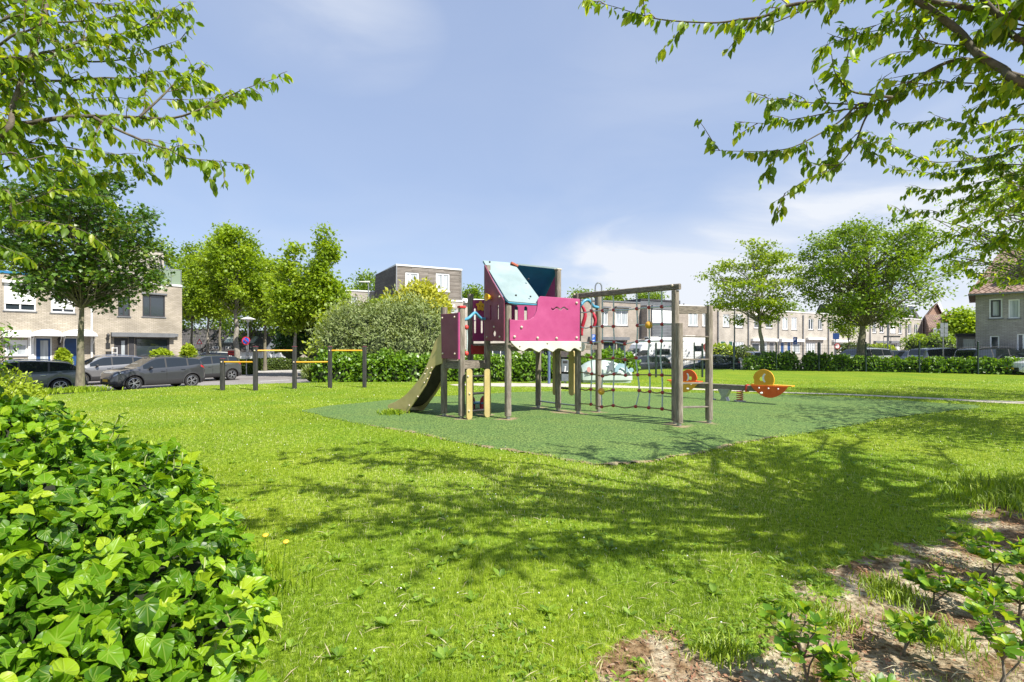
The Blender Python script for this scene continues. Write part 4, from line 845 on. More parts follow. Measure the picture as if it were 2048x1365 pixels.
# lamps
def street_lamp(lab, px, Y, ztop, zb, style='arm', mat='lampgrey', r=.06, side=-1):
    x = (px-1024)/F*Y; t = thing('street_lamp', lab, 'street lamp', (x, Y, zb)); mb = MB(); mb.tube([(x, Y, zb), (x, Y, zb+1.2), (x, Y, zb+1.25), (x, Y, ztop)], [r*1.5, r*1.5, r, r*.75], 10); mb.build('pole', M[mat], t)
    if style == 'arm':
        mb = MB(); mb.add([(x+side*a, Y+b, ztop+c) for a, b, c in ((-.1, -.09, .0), (.75, -.07, .03), (.75, .07, .03), (-.1, .09, 0), (-.1, -.09, .12), (.75, -.06, .09), (.75, .06, .09), (-.1, .09, .12))], [(0, 3, 2, 1), (4, 5, 6, 7), (0, 1, 5, 4), (1, 2, 6, 5), (2, 3, 7, 6), (3, 0, 4, 7)]); mb.build('lamp_head', M['offwhite'], t)
    elif style == 'hat':
        mb = MB(); mb.lathe([(.05, -.1), (.12, 0), (.16, .12), (.55, .16), (.50, .20), (.12, .34), (.0, .36)], Matrix.Translation((x, Y, ztop)), 18); mb.build('lamp_head', M['offwhite'], t, smooth='auto')
street_lamp('tall grey street lamp with flat white head above the olive shrubs', 737, 42, 6.9, -.5)
street_lamp('street lamp with white hat-shaped head on pale pole behind the no-parking sign', 496, 40, 3.6, -.5, 'hat', 'steel')
street_lamp('slender dark street lamp in front of the green-doored house', 1469, 39, 6.1, -.5, 'arm', 'lampgrey', .055, side=1)
street_lamp('tall thin street lamp behind the name sign, partly in the big tree crown', 1775, 42, 5.2, -.14, 'arm', 'lampgrey', .05)
# bright cars-park bollard pole & bin near the path
c = G(1098, 768); t = tag(MB().tube([(c.x, c.y, -.05), (c.x, c.y, 2.4)], .06, 12).build('signpost', M['bluepole'], smooth='auto'), 'bare dark blue pole on the paved path, seen beneath the playhouse', 'pole')
c = G(1130, 766.5); t = thing('litter_bin', 'grey litter bin with slanted lid and white pictogram on the paved path', 'litter bin', (c.x, c.y, 0))
M['bin'] = pmat('bin_grey', (.11, .13, .15), (.15, .17, .19), .5, 6)
mb = MB(); mb.panel([[(-.17, .08), (.17, .08), (.17, .93), (.12, 1.0), (-.17, 1.06)]], .36, (c.x, c.y, 0), (1, 0, 0), (0, 0, 1), bev=.015); bdy = mb.build('bin_body', M['bin'], t)
mb = MB(); mb.box(c.x-.11, c.x+.09, c.y-.188, c.y-.178, .86, .96); mb.build('opening', M['black'], bdy)
mb = MB(); mb.panel([circ(0, .1, .035, 12)], .004, (c.x, c.y-.183, .6), (1, 0, 0), (0, 0, 1)); mb.panel([[(-.03, .05), (.02, .05), (.0, -.08), (.03, -.18), (-.01, -.18), (-.03, -.1), (-.05, -.18), (-.08, -.17), (-.04, -.06)]], .004, (c.x, c.y-.183, .6), (1, 0, 0), (0, 0, 1)); mb.box(c.x+.05, c.x+.10, c.y-.185, c.y-.181, .43, .53); mb.build('pictogram', W_, bdy)
mb = MB(); mb.box(c.x-.05, c.x+.05, c.y-.05, c.y+.05, -.05, .08); mb.build('foot', M['steel'], t)
# red bin far left
c = P(467, 707, 47); t = thing('post_box', 'small red post box beyond the low hedge on the left', 'post box', (c.x, c.y, -.5)); mb = MB(); mb.panel([rrect(-.42, -.2, .42, .25, .09)], .45, c, (1, 0, 0), (0, 0, 1), bev=.03); bd = mb.build('box_body', M['red'], t)
mb = MB(); mb.box(c.x-.3, c.x+.3, c.y-.24, c.y-.226, c.z+.05, c.z+.1); mb.build('slot', M['black'], bd)
mb = MB(); mb.beam((c.x, c.y, -.5), (c.x, c.y, c.z-.2), .12, .12); mb.build('stand', M['signred'] if False else M['lampgrey'], t)
# bicycle drum behind the net: half-shell with painted shapes
cl_ = G(1163, 765, -.0); cr = G(1264, 766, -.0); Yd = 22.3; xl, xr_ = cl_.x, cr.x
M['drum'] = pmat('pale_green_shell', (.38, .46, .40), (.48, .55, .49), .4, 2.5, c3=(.30, .36, .33), s3=2, a3=.4)
t = thing('storage_drum', 'pale green rounded storage shell with faded painted shapes behind the climbing net', 'bike drum', ((xl+xr_)/2, Yd, 0)); Ld = xr_-xl
prof = lambda u: .99*(1-((u-.36)/.64)**2.2*.45) if u > .36 else .99*(1-(abs(u-.36)/.36)**2.4*.30)
vs = []; nu, nv = 26, 12
for i in range(nu+1):
    u = i/nu; h_ = max(prof(u), .2)
    for j in range(nv+1):
        q = math.pi*j/nv; cy = -math.cos(q); sz = math.sin(q)**.55; e = 1-.10*(abs(2*u-1)**6)
        vs.append((xl+u*Ld, Yd+.55+cy*.75*e, .12+(h_-.12)*sz))
fs = [(i*(nv+1)+j, (i+1)*(nv+1)+j, (i+1)*(nv+1)+j+1, i*(nv+1)+j+1) for i in range(nu) for j in range(nv)]
fs += [tuple(range(nv+1)), tuple(reversed(range(nu*(nv+1), (nu+1)*(nv+1))))]
mb = MB().add(vs, fs); sh = mb.build('shell', M['drum'], t, smooth='auto')
mb = MB(); mb.box(xl+.35, xr_-.06, Yd-.14, Yd+1.2, .0, .12); mb.box(xl+.03, xl+.35, Yd-.1, Yd+1.2, .02, .13); mb.build('base', M['drum'], t)
mb = MB(); mb.box(xl+.15, xr_-.5, Yd-.215, Yd-.2, .38, .42); mb.build('lid_seam', M['bin'], sh)
M['paintblue'] = pmat('painted_shape_blue', (.20, .33, .40), (.30, .44, .5), .5, 5)
mb = MB(); yy = Yd-.215
mb.panel([[(0, 0), (.12, .3), (.05, .42), (.16, .40), (.22, .5), (.27, .38), (.40, .33), (.3, .24), (.34, .1), (.28, 0), (.2, .1), (.1, 0)]], .02, (xl+1.02, yy, .48), (1, 0, 0), (0, .12, 1)); mb.build('painted_shape', M['bin'], sh)
mb = MB(); mb.panel([[(0, 0), (.05, .25), (.2, .38), (.42, .35), (.55, .2), (.62, .0), (.5, -.01), (.42, .15), (.3, .2), (.2, .14), (.15, 0)]], .02, (xl+1.36, yy, .48), (1, 0, 0), (0, .12, 1)); mb.panel([circ(0, 0, .1, 10)], .02, (xl+2.08, yy, .56), (1, 0, 0), (0, .12, 1)); mb.build('painted_shape', M['paintblue'], sh)
mb = MB(); mb.panel([circ(0, 0, .09, 10, .12)], .02, (xl+.25, yy, .58), (1, 0, 0), (0, .12, 1)); mb.build('painted_shape', pmat('painted_shape_pink', (.5, .25, .22), None, .5), sh)
# fitness bars
t = thing('hurdle_bars', 'row of black posts with orange-yellow horizontal bars at two heights on the grass', 'exercise bars', G(589, 778))
pp = [(445, 718, 781), (511, 694, 781.5), (589, 694, 778), (660, 694, 776.5), (729, 694, 775.5)]; pts = []
for px, yt, yb in pp:
    g = G(px, yb); zt = CH-(yt-HZ)/F*g.y; pts.append((g, zt)); mb = MB(); mb.beam((g.x, g.y, -.1), (g.x, g.y, zt), .135, .135, .02); p_ = mb.build('post', M['darkwood'], t)
    mb = MB(); mb.beam((g.x, g.y, zt), (g.x, g.y, zt+.02), .15, .15, .02); mb.build('post_cap', M['plum'], p_)
for i, yb in enumerate((724.5, 701.5, 724.5, 701.5)):
    a, b = pts[i][0], pts[i+1][0]; z = CH-(yb-HZ)/F*((a.y+b.y)/2); mb = MB(); mb.tube([(a.x, a.y, z), (b.x, b.y, z)], .028, 10); mb.build('bar', M['amber'], t, smooth='auto')
    mb = MB(); mb.ball((a.x, a.y-.07, z), .03, 8, 5); mb.build('bolt', M['bolt'], t)
# ---------------- play structure ----------------
play = thing('play_tower', 'wooden playhouse with magenta walls, pale blue roof, cream slide and rope climbing net', 'climbing frame', (.8, 11.4, 0))
PU = Vector((.839, .545, 0)); PV = Vector((-.545, .839, 0))
def post(k, z1, z0=0.0, w_=.118):
    x, y = POSTS[k]; mb = MB(); mb.beam((x, y, z0+.07), (x, y, z1), w_, w_, .018, up=PV)
    for a, b in ((PU, PV), (PV, PU)):   # raised strips give the grooved section
        for s_ in (-1, 1): mb.beam(Vector((x, y, z0+.10))+a*s_*(w_/2), Vector((x, y, z1-.02))+a*s_*(w_/2), .012 if a is PU else w_*.36, w_*.36 if a is PU else .012, 0, up=PV)
    o = mb.build('post', M['wood'], play)
    mb = MB(); mb.beam((x, y, z0-.05), (x, y, z0+.09), w_*.62, w_*.62, .01, up=PV); mb.build('steel_foot', M['steel'], o)
    return o
po = {k: post(k, z) for k, z in ((1, 2.40), (2, 2.35), (3, 2.77), (4, 3.36), (5, 2.42), (6, 1.62), (7, 3.36), (8, 2.75), (9, 2.80), (10, 2.64), (11, 1.98), (12, 2.35))}
mb = MB(); x, y = POSTS[2]; mb.panel([rrect(-.075, -.075, .075, .075, .02)], .05, (x, y, 2.375), PU, PV, bev=.01); mb.build('post_cap', M['red'], po[2])
mb = MB(); x, y = POSTS[7]; mb.panel([rrect(-.075, -.07, .075, .07, .02)], .03, (x, y, 3.38), PU, PV, bev=.01); mb.build('post_cap', M['bolt'], po[7])
def fac(a, b, out=0.0):
    a = Vector(a); b = Vector(b); d = (b-a).normalized(); n = Vector((d.y, -d.x)); o = a.xy+n*out; return Facade(o.x, o.y, d.x, d.y)
def fp_(fc, pts): return [(fc.s(px), fc.z(fc.s(px), py)) for px, py in pts]
def fpanel(fc, name, outs, t, mat, parent=None, bev=.006, raw=False):
    mb = MB(); mb.panel(outs if raw else [fp_(fc, o) for o in outs], t, (fc.o[0], fc.o[1], 0), (fc.d[0], fc.d[1], 0), (0, 0, 1), bev=bev); return mb.build(name, mat, parent or play, smooth=False)
def bolt(fc, px, py, parent, r=.023, mat='bolt', out=.02):
    s_ = fc.s(px); p = fc.pt(s_, fc.z(s_, py), out); mb = MB(); mb.ball(p, r, 8, 5); return mb.build('bolt', M[mat], parent, smooth=True)
p2 = lambda k: Vector(POSTS[k])
# left gable board between posts 4 and 5
FA = fac(p2(4), p2(5), .085)
out = [(970, 682), (1009, 683), (1009, 601), (1004, 593), (985, 560), (970, 530)]
hol = []
for cx, cy in ((982.3, 626), (996.7, 625)):
    s_ = FA.s(cx); hol.append(slot(s_, FA.z(s_, cy), .055, .33))
s_ = FA.s(989.5); hol.append(circ(s_, FA.z(s_, 667.7), .062, 16))
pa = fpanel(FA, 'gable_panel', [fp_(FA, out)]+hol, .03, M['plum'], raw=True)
for px, py in ((974, 596.5), (1000.5, 594), (989.5, 654), (975, 675), (1001, 674)): bolt(FA, px, py, pa)
s_ = FA.s(982); c = FA.pt(s_, FA.z(s_, 595), .02); mb = MB(); nrm = Vector((FA.d[1], -FA.d[0], 0)); Mx = Matrix.Translation(c) @ nrm.to_track_quat('Z', 'Y').to_matrix().to_4x4()
mb.lathe([(.05, -.01), (.055, .05), (.085, .09), (.09, .10), (.07, .095), (.035, .04), (0, .03)], Mx, 8); mb.build('speaking_funnel', M['yellow'], pa)
# front board
FB_ = fac(p2(5), p2(8), .09)
wave = []
for i in range(15): wave.append((1102+i*2.4, 617.5+2.2*math.sin(i*1.05)))
wo = [(x, y-1.5) for x, y in wave]+[(x, y+1.5) for x, y in reversed(wave)]
out = [(1019, 682), (1090, 682.6), (1159, 683.5), (1159.7, 598.5), (1120, 595.5), (1080, 593), (1075, 600), (1074.4, 612), (1072, 624), (1067, 634), (1059, 639.6), (1046, 641.2), (1022, 640), (1019, 637)]
pf_ = fpanel(FB_, 'front_panel', [out, wo], .03, M['magenta'])
for px, py in ((1042, 655), (1028, 674), (1074, 676.5), (1112, 677), (1152, 676), (1152, 606.5)): bolt(FB_, px, py, pf_, .032)
FS_ = fac(p2(5), p2(8), .135)
out = [(1021, 682.8), (1156, 682.8), (1164, 684), (1170, 690), (1170.5, 697), (1166, 702.5), (1160, 702.5), (1152, 698), (1149, 696.5), (1145, 698), (1140, 703.5), (1134, 703.5), (1127, 700), (1121, 697.5), (1115, 697.2), (1110, 700), (1105, 704.5), (1099, 702), (1093, 698), (1088, 697.5), (1083, 700), (1077.5, 705), (1070, 702), (1063, 697.5), (1057, 696.5), (1052, 699), (1046, 703.2), (1038, 700.5), (1029, 693), (1022, 686)]
ps_ = fpanel(FS_, 'wave_skirt', [out], .035, M['white_board'], bev=.008)
out2 = [(x, y+1.1) for x, y in out[3:]]; FS2 = fac(p2(5), p2(8), .112); fpanel(FS2, 'skirt_edge', [out2+[(1030, 684), (1164, 685)]], .012, M['cream'], ps_, bev=0)
for px, py in ((1039, 692.5), (1094, 686.5), (1160, 695)): bolt(FS_, px, py, ps_, .022)
# inner walls seen through the openings
FI = fac(p2(4), p2(7), -.05); out = [(1003, 683), (1098, 683), (1098, 606), (1003, 606)]; hol = []
for px in (1032.5, 1051): s_ = FI.s(px); hol.append(slot(s_, FI.z(s_, 628), .075, .34))
fpanel(FI, 'inner_panel', [fp_(FI, out)]+hol, .03, M['magenta'], raw=True)
# back wall of the slide side, yellow flower on it
F3 = fac(p2(3), p2(3)+PU.xy, .07); out = [(945, 683), (985, 683), (985, 600), (946, 600)]; hol = []
for px, y0, y1 in ((950, 617, 667), (963.5, 636, 667)): s_ = F3.s(px); hol.append(slot(s_, F3.z(s_, (y0+y1)/2), .055, (y1-y0)/F*12))
pb = fpanel(F3, 'back_panel', [fp_(F3, out)]+hol, .03, M['magenta'], raw=True)
s_ = F3.s(959); z = F3.z(s_, 613); fl = [(s_+(.105+.022*math.cos(5*a))*math.cos(a+.3), z+(.105+.022*math.cos(5*a))*math.sin(a+.3)) for a in [2*math.pi*i/40 for i in range(40)]]
F3b = fac(p2(3), p2(3)+PU.xy, .12); ey = [circ(s_-.035, z+.0, .016, 8), circ(s_+.045, z-.005, .016, 8)]
fpanel(F3b, 'flower_panel', [fl]+ey, .03, M['yellow'], raw=True)
fpanel(F3, 'lower_panel', [[(942, 690), (972, 690), (972, 709), (942, 709)]], .03, M['redrail'])
# plum side board between posts 1 and 2
FP = fac(p2(1), p2(2), .085)
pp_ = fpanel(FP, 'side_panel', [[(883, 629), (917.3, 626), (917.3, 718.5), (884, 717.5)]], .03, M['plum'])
for px, py in ((886, 636.5), (910.5, 634.5), (887, 707.5), (911, 708)): bolt(FP, px, py, pp_)
fpanel(FP, 'panel_rim', [[(915.6, 625.5), (918.4, 625.3), (918.4, 719), (915.6, 719)]], .036, M['magenta'], pp_, bev=0)
# roofs
def slab(q, t, inset=0.0):
    n = (q[1]-q[0]).cross(q[3]-q[0]).normalized(); c = sum(q, Vector((0, 0, 0)))/len(q); q = [p+(c-p)*inset for p in q]; m_ = len(q)
    mb = MB(); mb.add([p+n*t/2 for p in q]+[p-n*t/2 for p in q], [tuple(range(m_)), tuple(reversed(range(m_, 2*m_)))]+[(i, m_+i, m_+(i+1) % m_, (i+1) % m_) for i in range(m_)]); return mb, n
q = [P(966, 522, 11.72), P(1027, 527, 12.0), P(1085, 606, 11.22), P(1082, 608, 11.18), P(1074, 608.3, 11.1), P(1030, 607, 10.82), P(1017, 603.5, 10.72), P(1011, 597, 10.76)]
mb, n = slab(q, .022); rf1 = mb.build('roof_panel', M['skyblue'], play)
mb, _ = slab([p-n*.020*(1 if n.y > 0 else 1) for p in q], .018, -.006); 
mb2, _ = slab([p+(Vector((0, 0, -.028))) for p in q], .02, -.008); mb2.build('roof_rim', M['blue'], rf1)
for px, py, Y in ((979.5, 524.5, 11.55), (975, 532.5, 11.5), (1032, 591, 11.0), (1061, 593.5, 11.1), (1057, 558.5, 11.5)):
    mb = MB(); mb.ball(P(px, py, Y), .022, 8, 5); mb.build('bolt', M['black'], rf1, smooth=True)
mb = MB(); a = P(1022, 526, 11.9); b = P(1035, 533, 11.95); mb.beam(a, b, .10, .05, .01); mb.build('ridge_cap', pmat('rusty_cap', (.42, .10, .05), None, .6), rf1)
dn_ = Vector((-.46, .71, -.95)); A = P(1034, 531, 12.02); B = P(1120, 540, 12.3); B2 = B+Vector((.03, -.02, -.05))
mb, n = slab([A, B, B+dn_, A+dn_], .03); rf2 = mb.build('roof_panel', M['teal'], play)
mb = MB(); mb.beam(A+Vector((0, -.02, .02)), B+Vector((0, -.02, .02)), .03, .035); mb.build('roof_rim', M['skyblue'], rf2)
g_ = p2(7); gr = [(g_.x-.03, g_.y+.06, 1.66), (g_.x-.03, g_.y+.06, 3.28), (g_.x-.03-.44, g_.y+.06+.68, 2.34), (g_.x-.03-.44, g_.y+.06+.68, 1.66)]
mb, n = slab([Vector(v) for v in gr], .03); mb.build('gable_panel', M['magenta'], play)
# decks and beams
def deck(name, ks, z, extra=None):
    pts = [POSTS[k] if isinstance(k, int) else k for k in ks]; c = sum((Vector(p) for p in pts), Vector((0, 0)))/len(pts)
    mb = MB(); mb.panel([[(p[0], p[1]) for p in pts]], .05, (0, 0, z), (1, 0, 0), (0, 1, 0)); return mb.build(name, M['wood_h'], play)
deck('deck', [5, 8, 7, 6, (-.2, 12.9), 3, 4], 1.585); deck('deck', [1, 2, 4, 3], 1.205)
def bm(a, b, z, h=.12, w_=.05, mat='wood_h', name='beam', out=.0):
    A, B = p2(a), p2(b); mb = MB(); mb.beam((A.x, A.y, z), (B.x, B.y, z), w_, h, .004); return mb.build(name, M[mat], play)
for a, b in ((5, 8), (4, 5), (8, 7), (7, 6)): bm(a, b, 1.50)
for a, b in ((1, 2), (2, 4), (4, 3), (3, 1)): bm(a, b, 1.12)
bm(8, 9, 1.52, .11)
for a, b in ((6, 7), (7, 8)): bm(a, b, .18, .03, .06, 'steel', 'ground_bar')
# ladders
def ladder(fc, l0, l1, r0, r1, yt0, yb0, yt1, yb1, rungs, mat='cream'):
    def brd(x0, x1, yt, yb):
        a, b = fc.s(x0), fc.s(x1); z1 = fc.z(a, yt); z0_ = fc.z(a, yb); r = (b-a)/2*.95; return fpanel(fc, 'ladder_side', [rrect(a, z0_, b, z1, r, 6)], .04, M[mat], raw=True)
    brd(l0, l1, yt0, yb0); brd(r0, r1, yt1, yb1)
    for y in rungs:
        a, b = fc.s((l0+l1)/2), fc.s((r0+r1)/2); z = fc.z((a+b)/2, y); mb = MB(); mb.tube([fc.pt(a, z, -.01), fc.pt(b, z, -.01)], .026, 10); mb.build('rung', M['black'], play, smooth='auto')
FL1 = Facade(-.98, 10.70, .46, .39)
ladder(FL1, 932.5, 944, 968, 981, 738, 840.5, 738.5, 836, (752.7, 787, 821.6), mat='ladder')
for px, py in ((934.5, 753), (937.5, 787.5), (936.5, 822)):
    s_ = FL1.s(px); mb = MB(); mb.ball(FL1.pt(s_, FL1.z(s_, py), .03), .022, 8, 5); mb.build('bolt', M['bolt'], play, smooth=True)
FL2 = fac(p2(7)+Vector((.05, .12)), p2(8)+Vector((.05, .12)))
ladder(FL2, 1106, 1113, 1138, 1149, 698, 790, 700, 791, (716.4, 746, 776.7), mat='ladder')
# wavy blue rails, rope with red beads
def pipe_px(name, pts, Y0, Y1, r, mat, flat_=False, parent=None):
    n_ = len(pts); q = [P(px, py, Y0+(Y1-Y0)*i/(n_-1)) for i, (px, py) in enumerate(pts)]; mb = MB(); mb.tube(smooth_path(q, 4), r, 10); return mb.build(name, M[mat], parent or play, smooth='auto')
pipe_px('wavy_rail', [(925, 640), (932, 639), (938, 636), (945, 629.5), (950.5, 626), (957, 632.5), (963, 637.5), (972, 638.5)], 10.85, 11.4, .032, 'blue')
pipe_px('wavy_rail', [(1158, 614), (1162, 610), (1169, 602.5), (1176, 601), (1182, 606), (1187, 613), (1194, 615), (1198, 615)], 11.7, 12.0, .036, 'blue')
for pts, y0 in (([(1164, 612), (1169, 622), (1170, 634), (1165.5, 650), (1163, 664), (1164, 672)], 11.8), ([(1181, 619), (1187, 630), (1191, 642), (1187, 655)], 12.0)):
    q = [P(px, py, y0) for px, py in pts]; q = smooth_path(q, 3); mb = MB(); mb.tube(q, [.045*(1-.3*abs(2*i/(len(q)-1)-1)) for i in range(len(q))], 8); mb.build('curved_handhold', M['redrail'], play, smooth=True)
rp = pipe_px('side_rope', [(933, 652), (934.5, 680), (933, 710)], 10.9, 10.9, .013, 'rope')
for py in (655, 707.5): mb = MB(); mb.ball(P(933, py, 10.9), .045, 10, 7, (1, 1, 1.2)); mb.build('bead', M['red'], rp, smooth=True)
# hoop above post 9
x, y = POSTS[9]; mb = MB(); hw = .075; mb.tube([(x-hw, y, 2.5)]+[(x-hw*math.cos(a), y, 2.93+.11*math.sin(a)) for a in [math.pi*i/10 for i in range(11)]]+[(x+hw, y, 2.5)], .016, 8); mb.build('steel_hoop', M['steel'], play, smooth='auto')
# slide
FSl = Facade(-1.52, 11.22, -.85, .527); nw = Vector((.527, .85, 0)).normalized()
out = [(885, 664), (879, 671), (870, 685), (864, 704), (858, 722), (848.4, 743.7), (838, 760), (826, 775), (813, 789), (800, 799), (788, 805.5), (778, 809), (775.7, 813), (779, 819), (790, 824.5), (800, 827.5), (809, 827.5), (815, 825), (823, 814), (833, 800), (842, 787), (851, 773), (858, 757), (863, 744), (871, 732), (885, 727)]
o2 = fp_(FSl, out)
for nm, off in (('slide_side', 0.0), ('slide_side', .56)):
    c = Vector((FSl.o[0], FSl.o[1], 0))+nw*off; mb = MB(); mb.panel([o2], .03, c, (FSl.d[0], FSl.d[1], 0), (0, 0, 1), bev=.004); sd = mb.build(nm, M['cream'], play)
    if off == 0:
        for x, y in ((395, 880), (425, 873), (378, 915), (415, 910), (396, 948), (375, 975), (330, 1070), (272, 1130)):
            px, py = 740+x/3.4125, 480+y/3.4125; s_ = FSl.s(px); mb = MB(); mb.ball(FSl.pt(s_, FSl.z(s_, py), -.02), .02, 8, 5); mb.build('bolt', M['bolt'], sd, smooth=True)
lo = fp_(FSl, [(792, 815), (803, 818), (813, 815), (823, 807), (833, 794), (843, 779), (851, 763), (858, 746), (864, 733), (872, 724), (884, 721)])
vs = []
for s_, z in lo:
    for w_ in (.015, .545):
        for dz in (.0, .03): p = FSl.pt(s_, z+dz, 0)+nw*w_; vs.append(p)
n_ = len(lo); fs = []
for i in range(n_-1):
    a = 4*i; b = 4*(i+1); fs += [(a, a+2, b+2, b), (a+1, b+1, b+3, a+3), (a, b, b+1, a+1), (a+2, a+3, b+3, b+2)]
fs += [(0, 1, 3, 2), (4*n_-4, 4*n_-2, 4*n_-1, 4*n_-3)]
MB().add(vs, fs).build('slide_bed', M['slidebed'], play)
# net beam and net
FNt = fac(p2(8), p2(10)); a = Vector(POSTS[8]); b = Vector(POSTS[10]); d_ = (b-a).normalized()
a = a-d_*.10; b = b+d_*.10; mb = MB(); mb.beam((a.x, a.y, 2.70), (b.x, b.y, 2.71), .10, .115, .015); bmn = mb.build('top_beam', M['wood_h'], play)
for px, py in ((1152, 590), (1347, 572)): bolt(FNt, px, py, bmn, .026, out=.06)
cv = lambda x, y: (1040+x/4.014, 540+y/4.014)
cols_ = [[(575, 212), (577, 333), (573, 460), (573, 585), (572, 705), (577, 835), (569, 960), (570, 1080)], [(660, 205), (663, 328), (662, 455), (663, 577)], [(664, 800), (663, 853), (655, 978), (657, 1100)],
         [(748, 195), (752, 323), (750, 455), (757, 580), (748, 708), (755, 838), (748, 965), (749, 1090)], [(843, 595), (840, 660), (845, 722), (848, 847)],
         [(937, 178), (938, 313), (944, 447), (939, 577), (931, 707), (945, 843), (957, 970), (929, 1098)], [(1033, 168), (1036, 303), (1037, 443), (1038, 575), (1028, 700), (1041, 843), (1043, 977), (1034, 1107)],
         [(1138, 158), (1138, 297), (1141, 437), (1137, 572), (1128, 710), (1140, 845), (1144, 985), (1141, 1117)]]
rows_ = [[(485, 343), (530, 343), (577, 333), (663, 328), (752, 323), (850, 322), (938, 313), (1036, 303), (1138, 297), (1222, 293)],
         [(485, 455), (530, 470), (573, 460), (662, 455), (750, 455)], [(944, 447), (1037, 441), (1141, 437), (1222, 437)],
         [(485, 585), (573, 585), (663, 577), (757, 580), (843, 595), (939, 577), (1038, 575), (1137, 572), (1222, 572)],
         [(485, 697), (572, 705), (640, 724), (748, 708), (845, 722), (931, 707)],
         [(485, 823), (577, 835), (663, 853), (755, 838), (848, 847), (945, 843), (1041, 843), (1140, 845), (1222, 850)],
         [(485, 955), (530, 967), (569, 960), (655, 978), (748, 965)], [(957, 970), (1000, 985), (1043, 977), (1095, 990), (1144, 985), (1222, 997)],
         [(485, 1075), (570, 1080), (657, 1100), (749, 1090), (840, 1108), (929, 1098), (1034, 1107), (1141, 1117), (1222, 1131)]]
def npnt(q, out=0.0): px, py = cv(*q); s_ = FNt.s(px); return FNt.pt(s_, FNt.z(s_, py), out)
mb = MB(); mr = MB()
for c in cols_: mb.tube(smooth_path([npnt(q) for q in c], 4), .015, 6)
for i, r in enumerate(rows_): (mb if i < 4 else mr).tube(smooth_path([npnt(q, .012) for q in r], 3), .0135, 6)
net = mb.build('climbing_net', M['rope'], play, smooth=True); mr.build('cross_rope', M['ropeb'], net, smooth=True)
seen = set()
for r in rows_:
    for q in r:
        hit = any(abs(q[0]-c[0]) < 4 and abs(q[1]-c[1]) < 6 for cc in cols_ for c in cc[1 if cc[0][1] < 500 else 0:])
        if not hit or q in ((655, 978), (1037, 441)): continue
        mb = MB(); mb.ball(npnt(q), .038, 10, 6, (1.15, 1.15, 1)); mb.build('knot', M['knot'], net, smooth=True)
for q in ((1038, 443), (657, 976)): mb = MB(); mb.ball(npnt(q, .02), .078, 14, 10); mb.build('ball', M['ball'], net, smooth=True)
# rung ladder on the right end
FE = fac(p2(10), p2(12))
s1 = FE.s(1418.7)
fpanel(FE, 'top_board', [[(1350, 611.5), (1415, 613.5), (1415, 628), (1350, 628)]], .05, M['wood_h'])
for y in (674, 719.5, 767, 814.5):
    z = FE.z(s1/2, y); mb = MB(); q0 = FE.pt(.02, z); q1 = FE.pt(s1, z); mb.beam(q0, q1, .11, .03, .006); mb.build('rung_board', M['wood_h'], play)
# small play seat under the tower
c = P(955, 812, 12.6); t = thing('toddler_bench', 'small blue seat between two red rounded side boards under the playhouse', 'play seat', (c.x, c.y, 0))
for dx in (-.16, .16):
    mb = MB(); mb.panel([[(-.14, 0), (.14, 0), (.15, .15), (.12, .27), (.05, .33), (-.05, .33), (-.12, .27), (-.15, .15)]], .035, (c.x+dx, c.y, 0), (.6, .8, 0), (0, 0, 1), bev=.006); mb.build('side_board', M['redrail'], t)
mb = MB(); mb.box(c.x-.15, c.x+.15, c.y-.12, c.y+.12, .14, .18); mb.build('seat', M['blue'], t)

# ---------------- seesaw ----------------
SC = Vector((6.07, 14.6, 0)); se = Vector((.70, -.714, 0)).normalized()
ss = thing('seesaw', 'spring seesaw with round orange and amber end boards on the green play surface', 'seesaw', SC)
mb = MB(); mb.beam(SC-se*1.05+Vector((0, 0, .40)), SC+se*1.0+Vector((0, 0, .40)), .14, .15, .012); mb.build('beam', M['wood_h'], ss)
mb = MB(); mb.add([SC+se*a+Vector((0, 0, z))+Vector((se.y, -se.x, 0))*o_ for o_ in (-.1, .1) for a, z in ((-.11, .0), (.11, 0), (.06, .12), (.17, .34), (-.17, .34), (-.06, .12))], [(0, 1, 2, 3, 4, 5), (11, 10, 9, 8, 7, 6)]+[(i, 6+i, 6+(i+1) % 6, (i+1) % 6) for i in range(6)]); mb.build('pivot', M['steel'], ss)
for t_ in (-.42, .42):
    mb = MB(); q = [SC+se*t_+Vector((.085*math.cos(a), .085*math.sin(a), .04+.28*a/(2*math.pi*5))) for a in [2*math.pi*5*i/70 for i in range(71)]]; mb.tube(q, .012, 6); mb.build('spring', M['red'] if t_ > 0 else M['steel'], ss, smooth=True)
    mb = MB(); mb.box(SC.x+se.x*t_-.12, SC.x+se.x*t_+.12, SC.y+se.y*t_-.12, SC.y+se.y*t_+.12, .0, .04); mb.build('foot_plate', M['steel'], ss)
mb = MB(); mb.box(-.02, .02, -.1, .1, .3, .5, Matrix.Translation(SC+se*.62) @ Matrix.Rotation(math.atan2(se.y, se.x), 4, 'Z')); mb.build('clamp', M['red'], ss)
FQ = Facade(SC.x+se.y*0, SC.y, se.x, se.y)
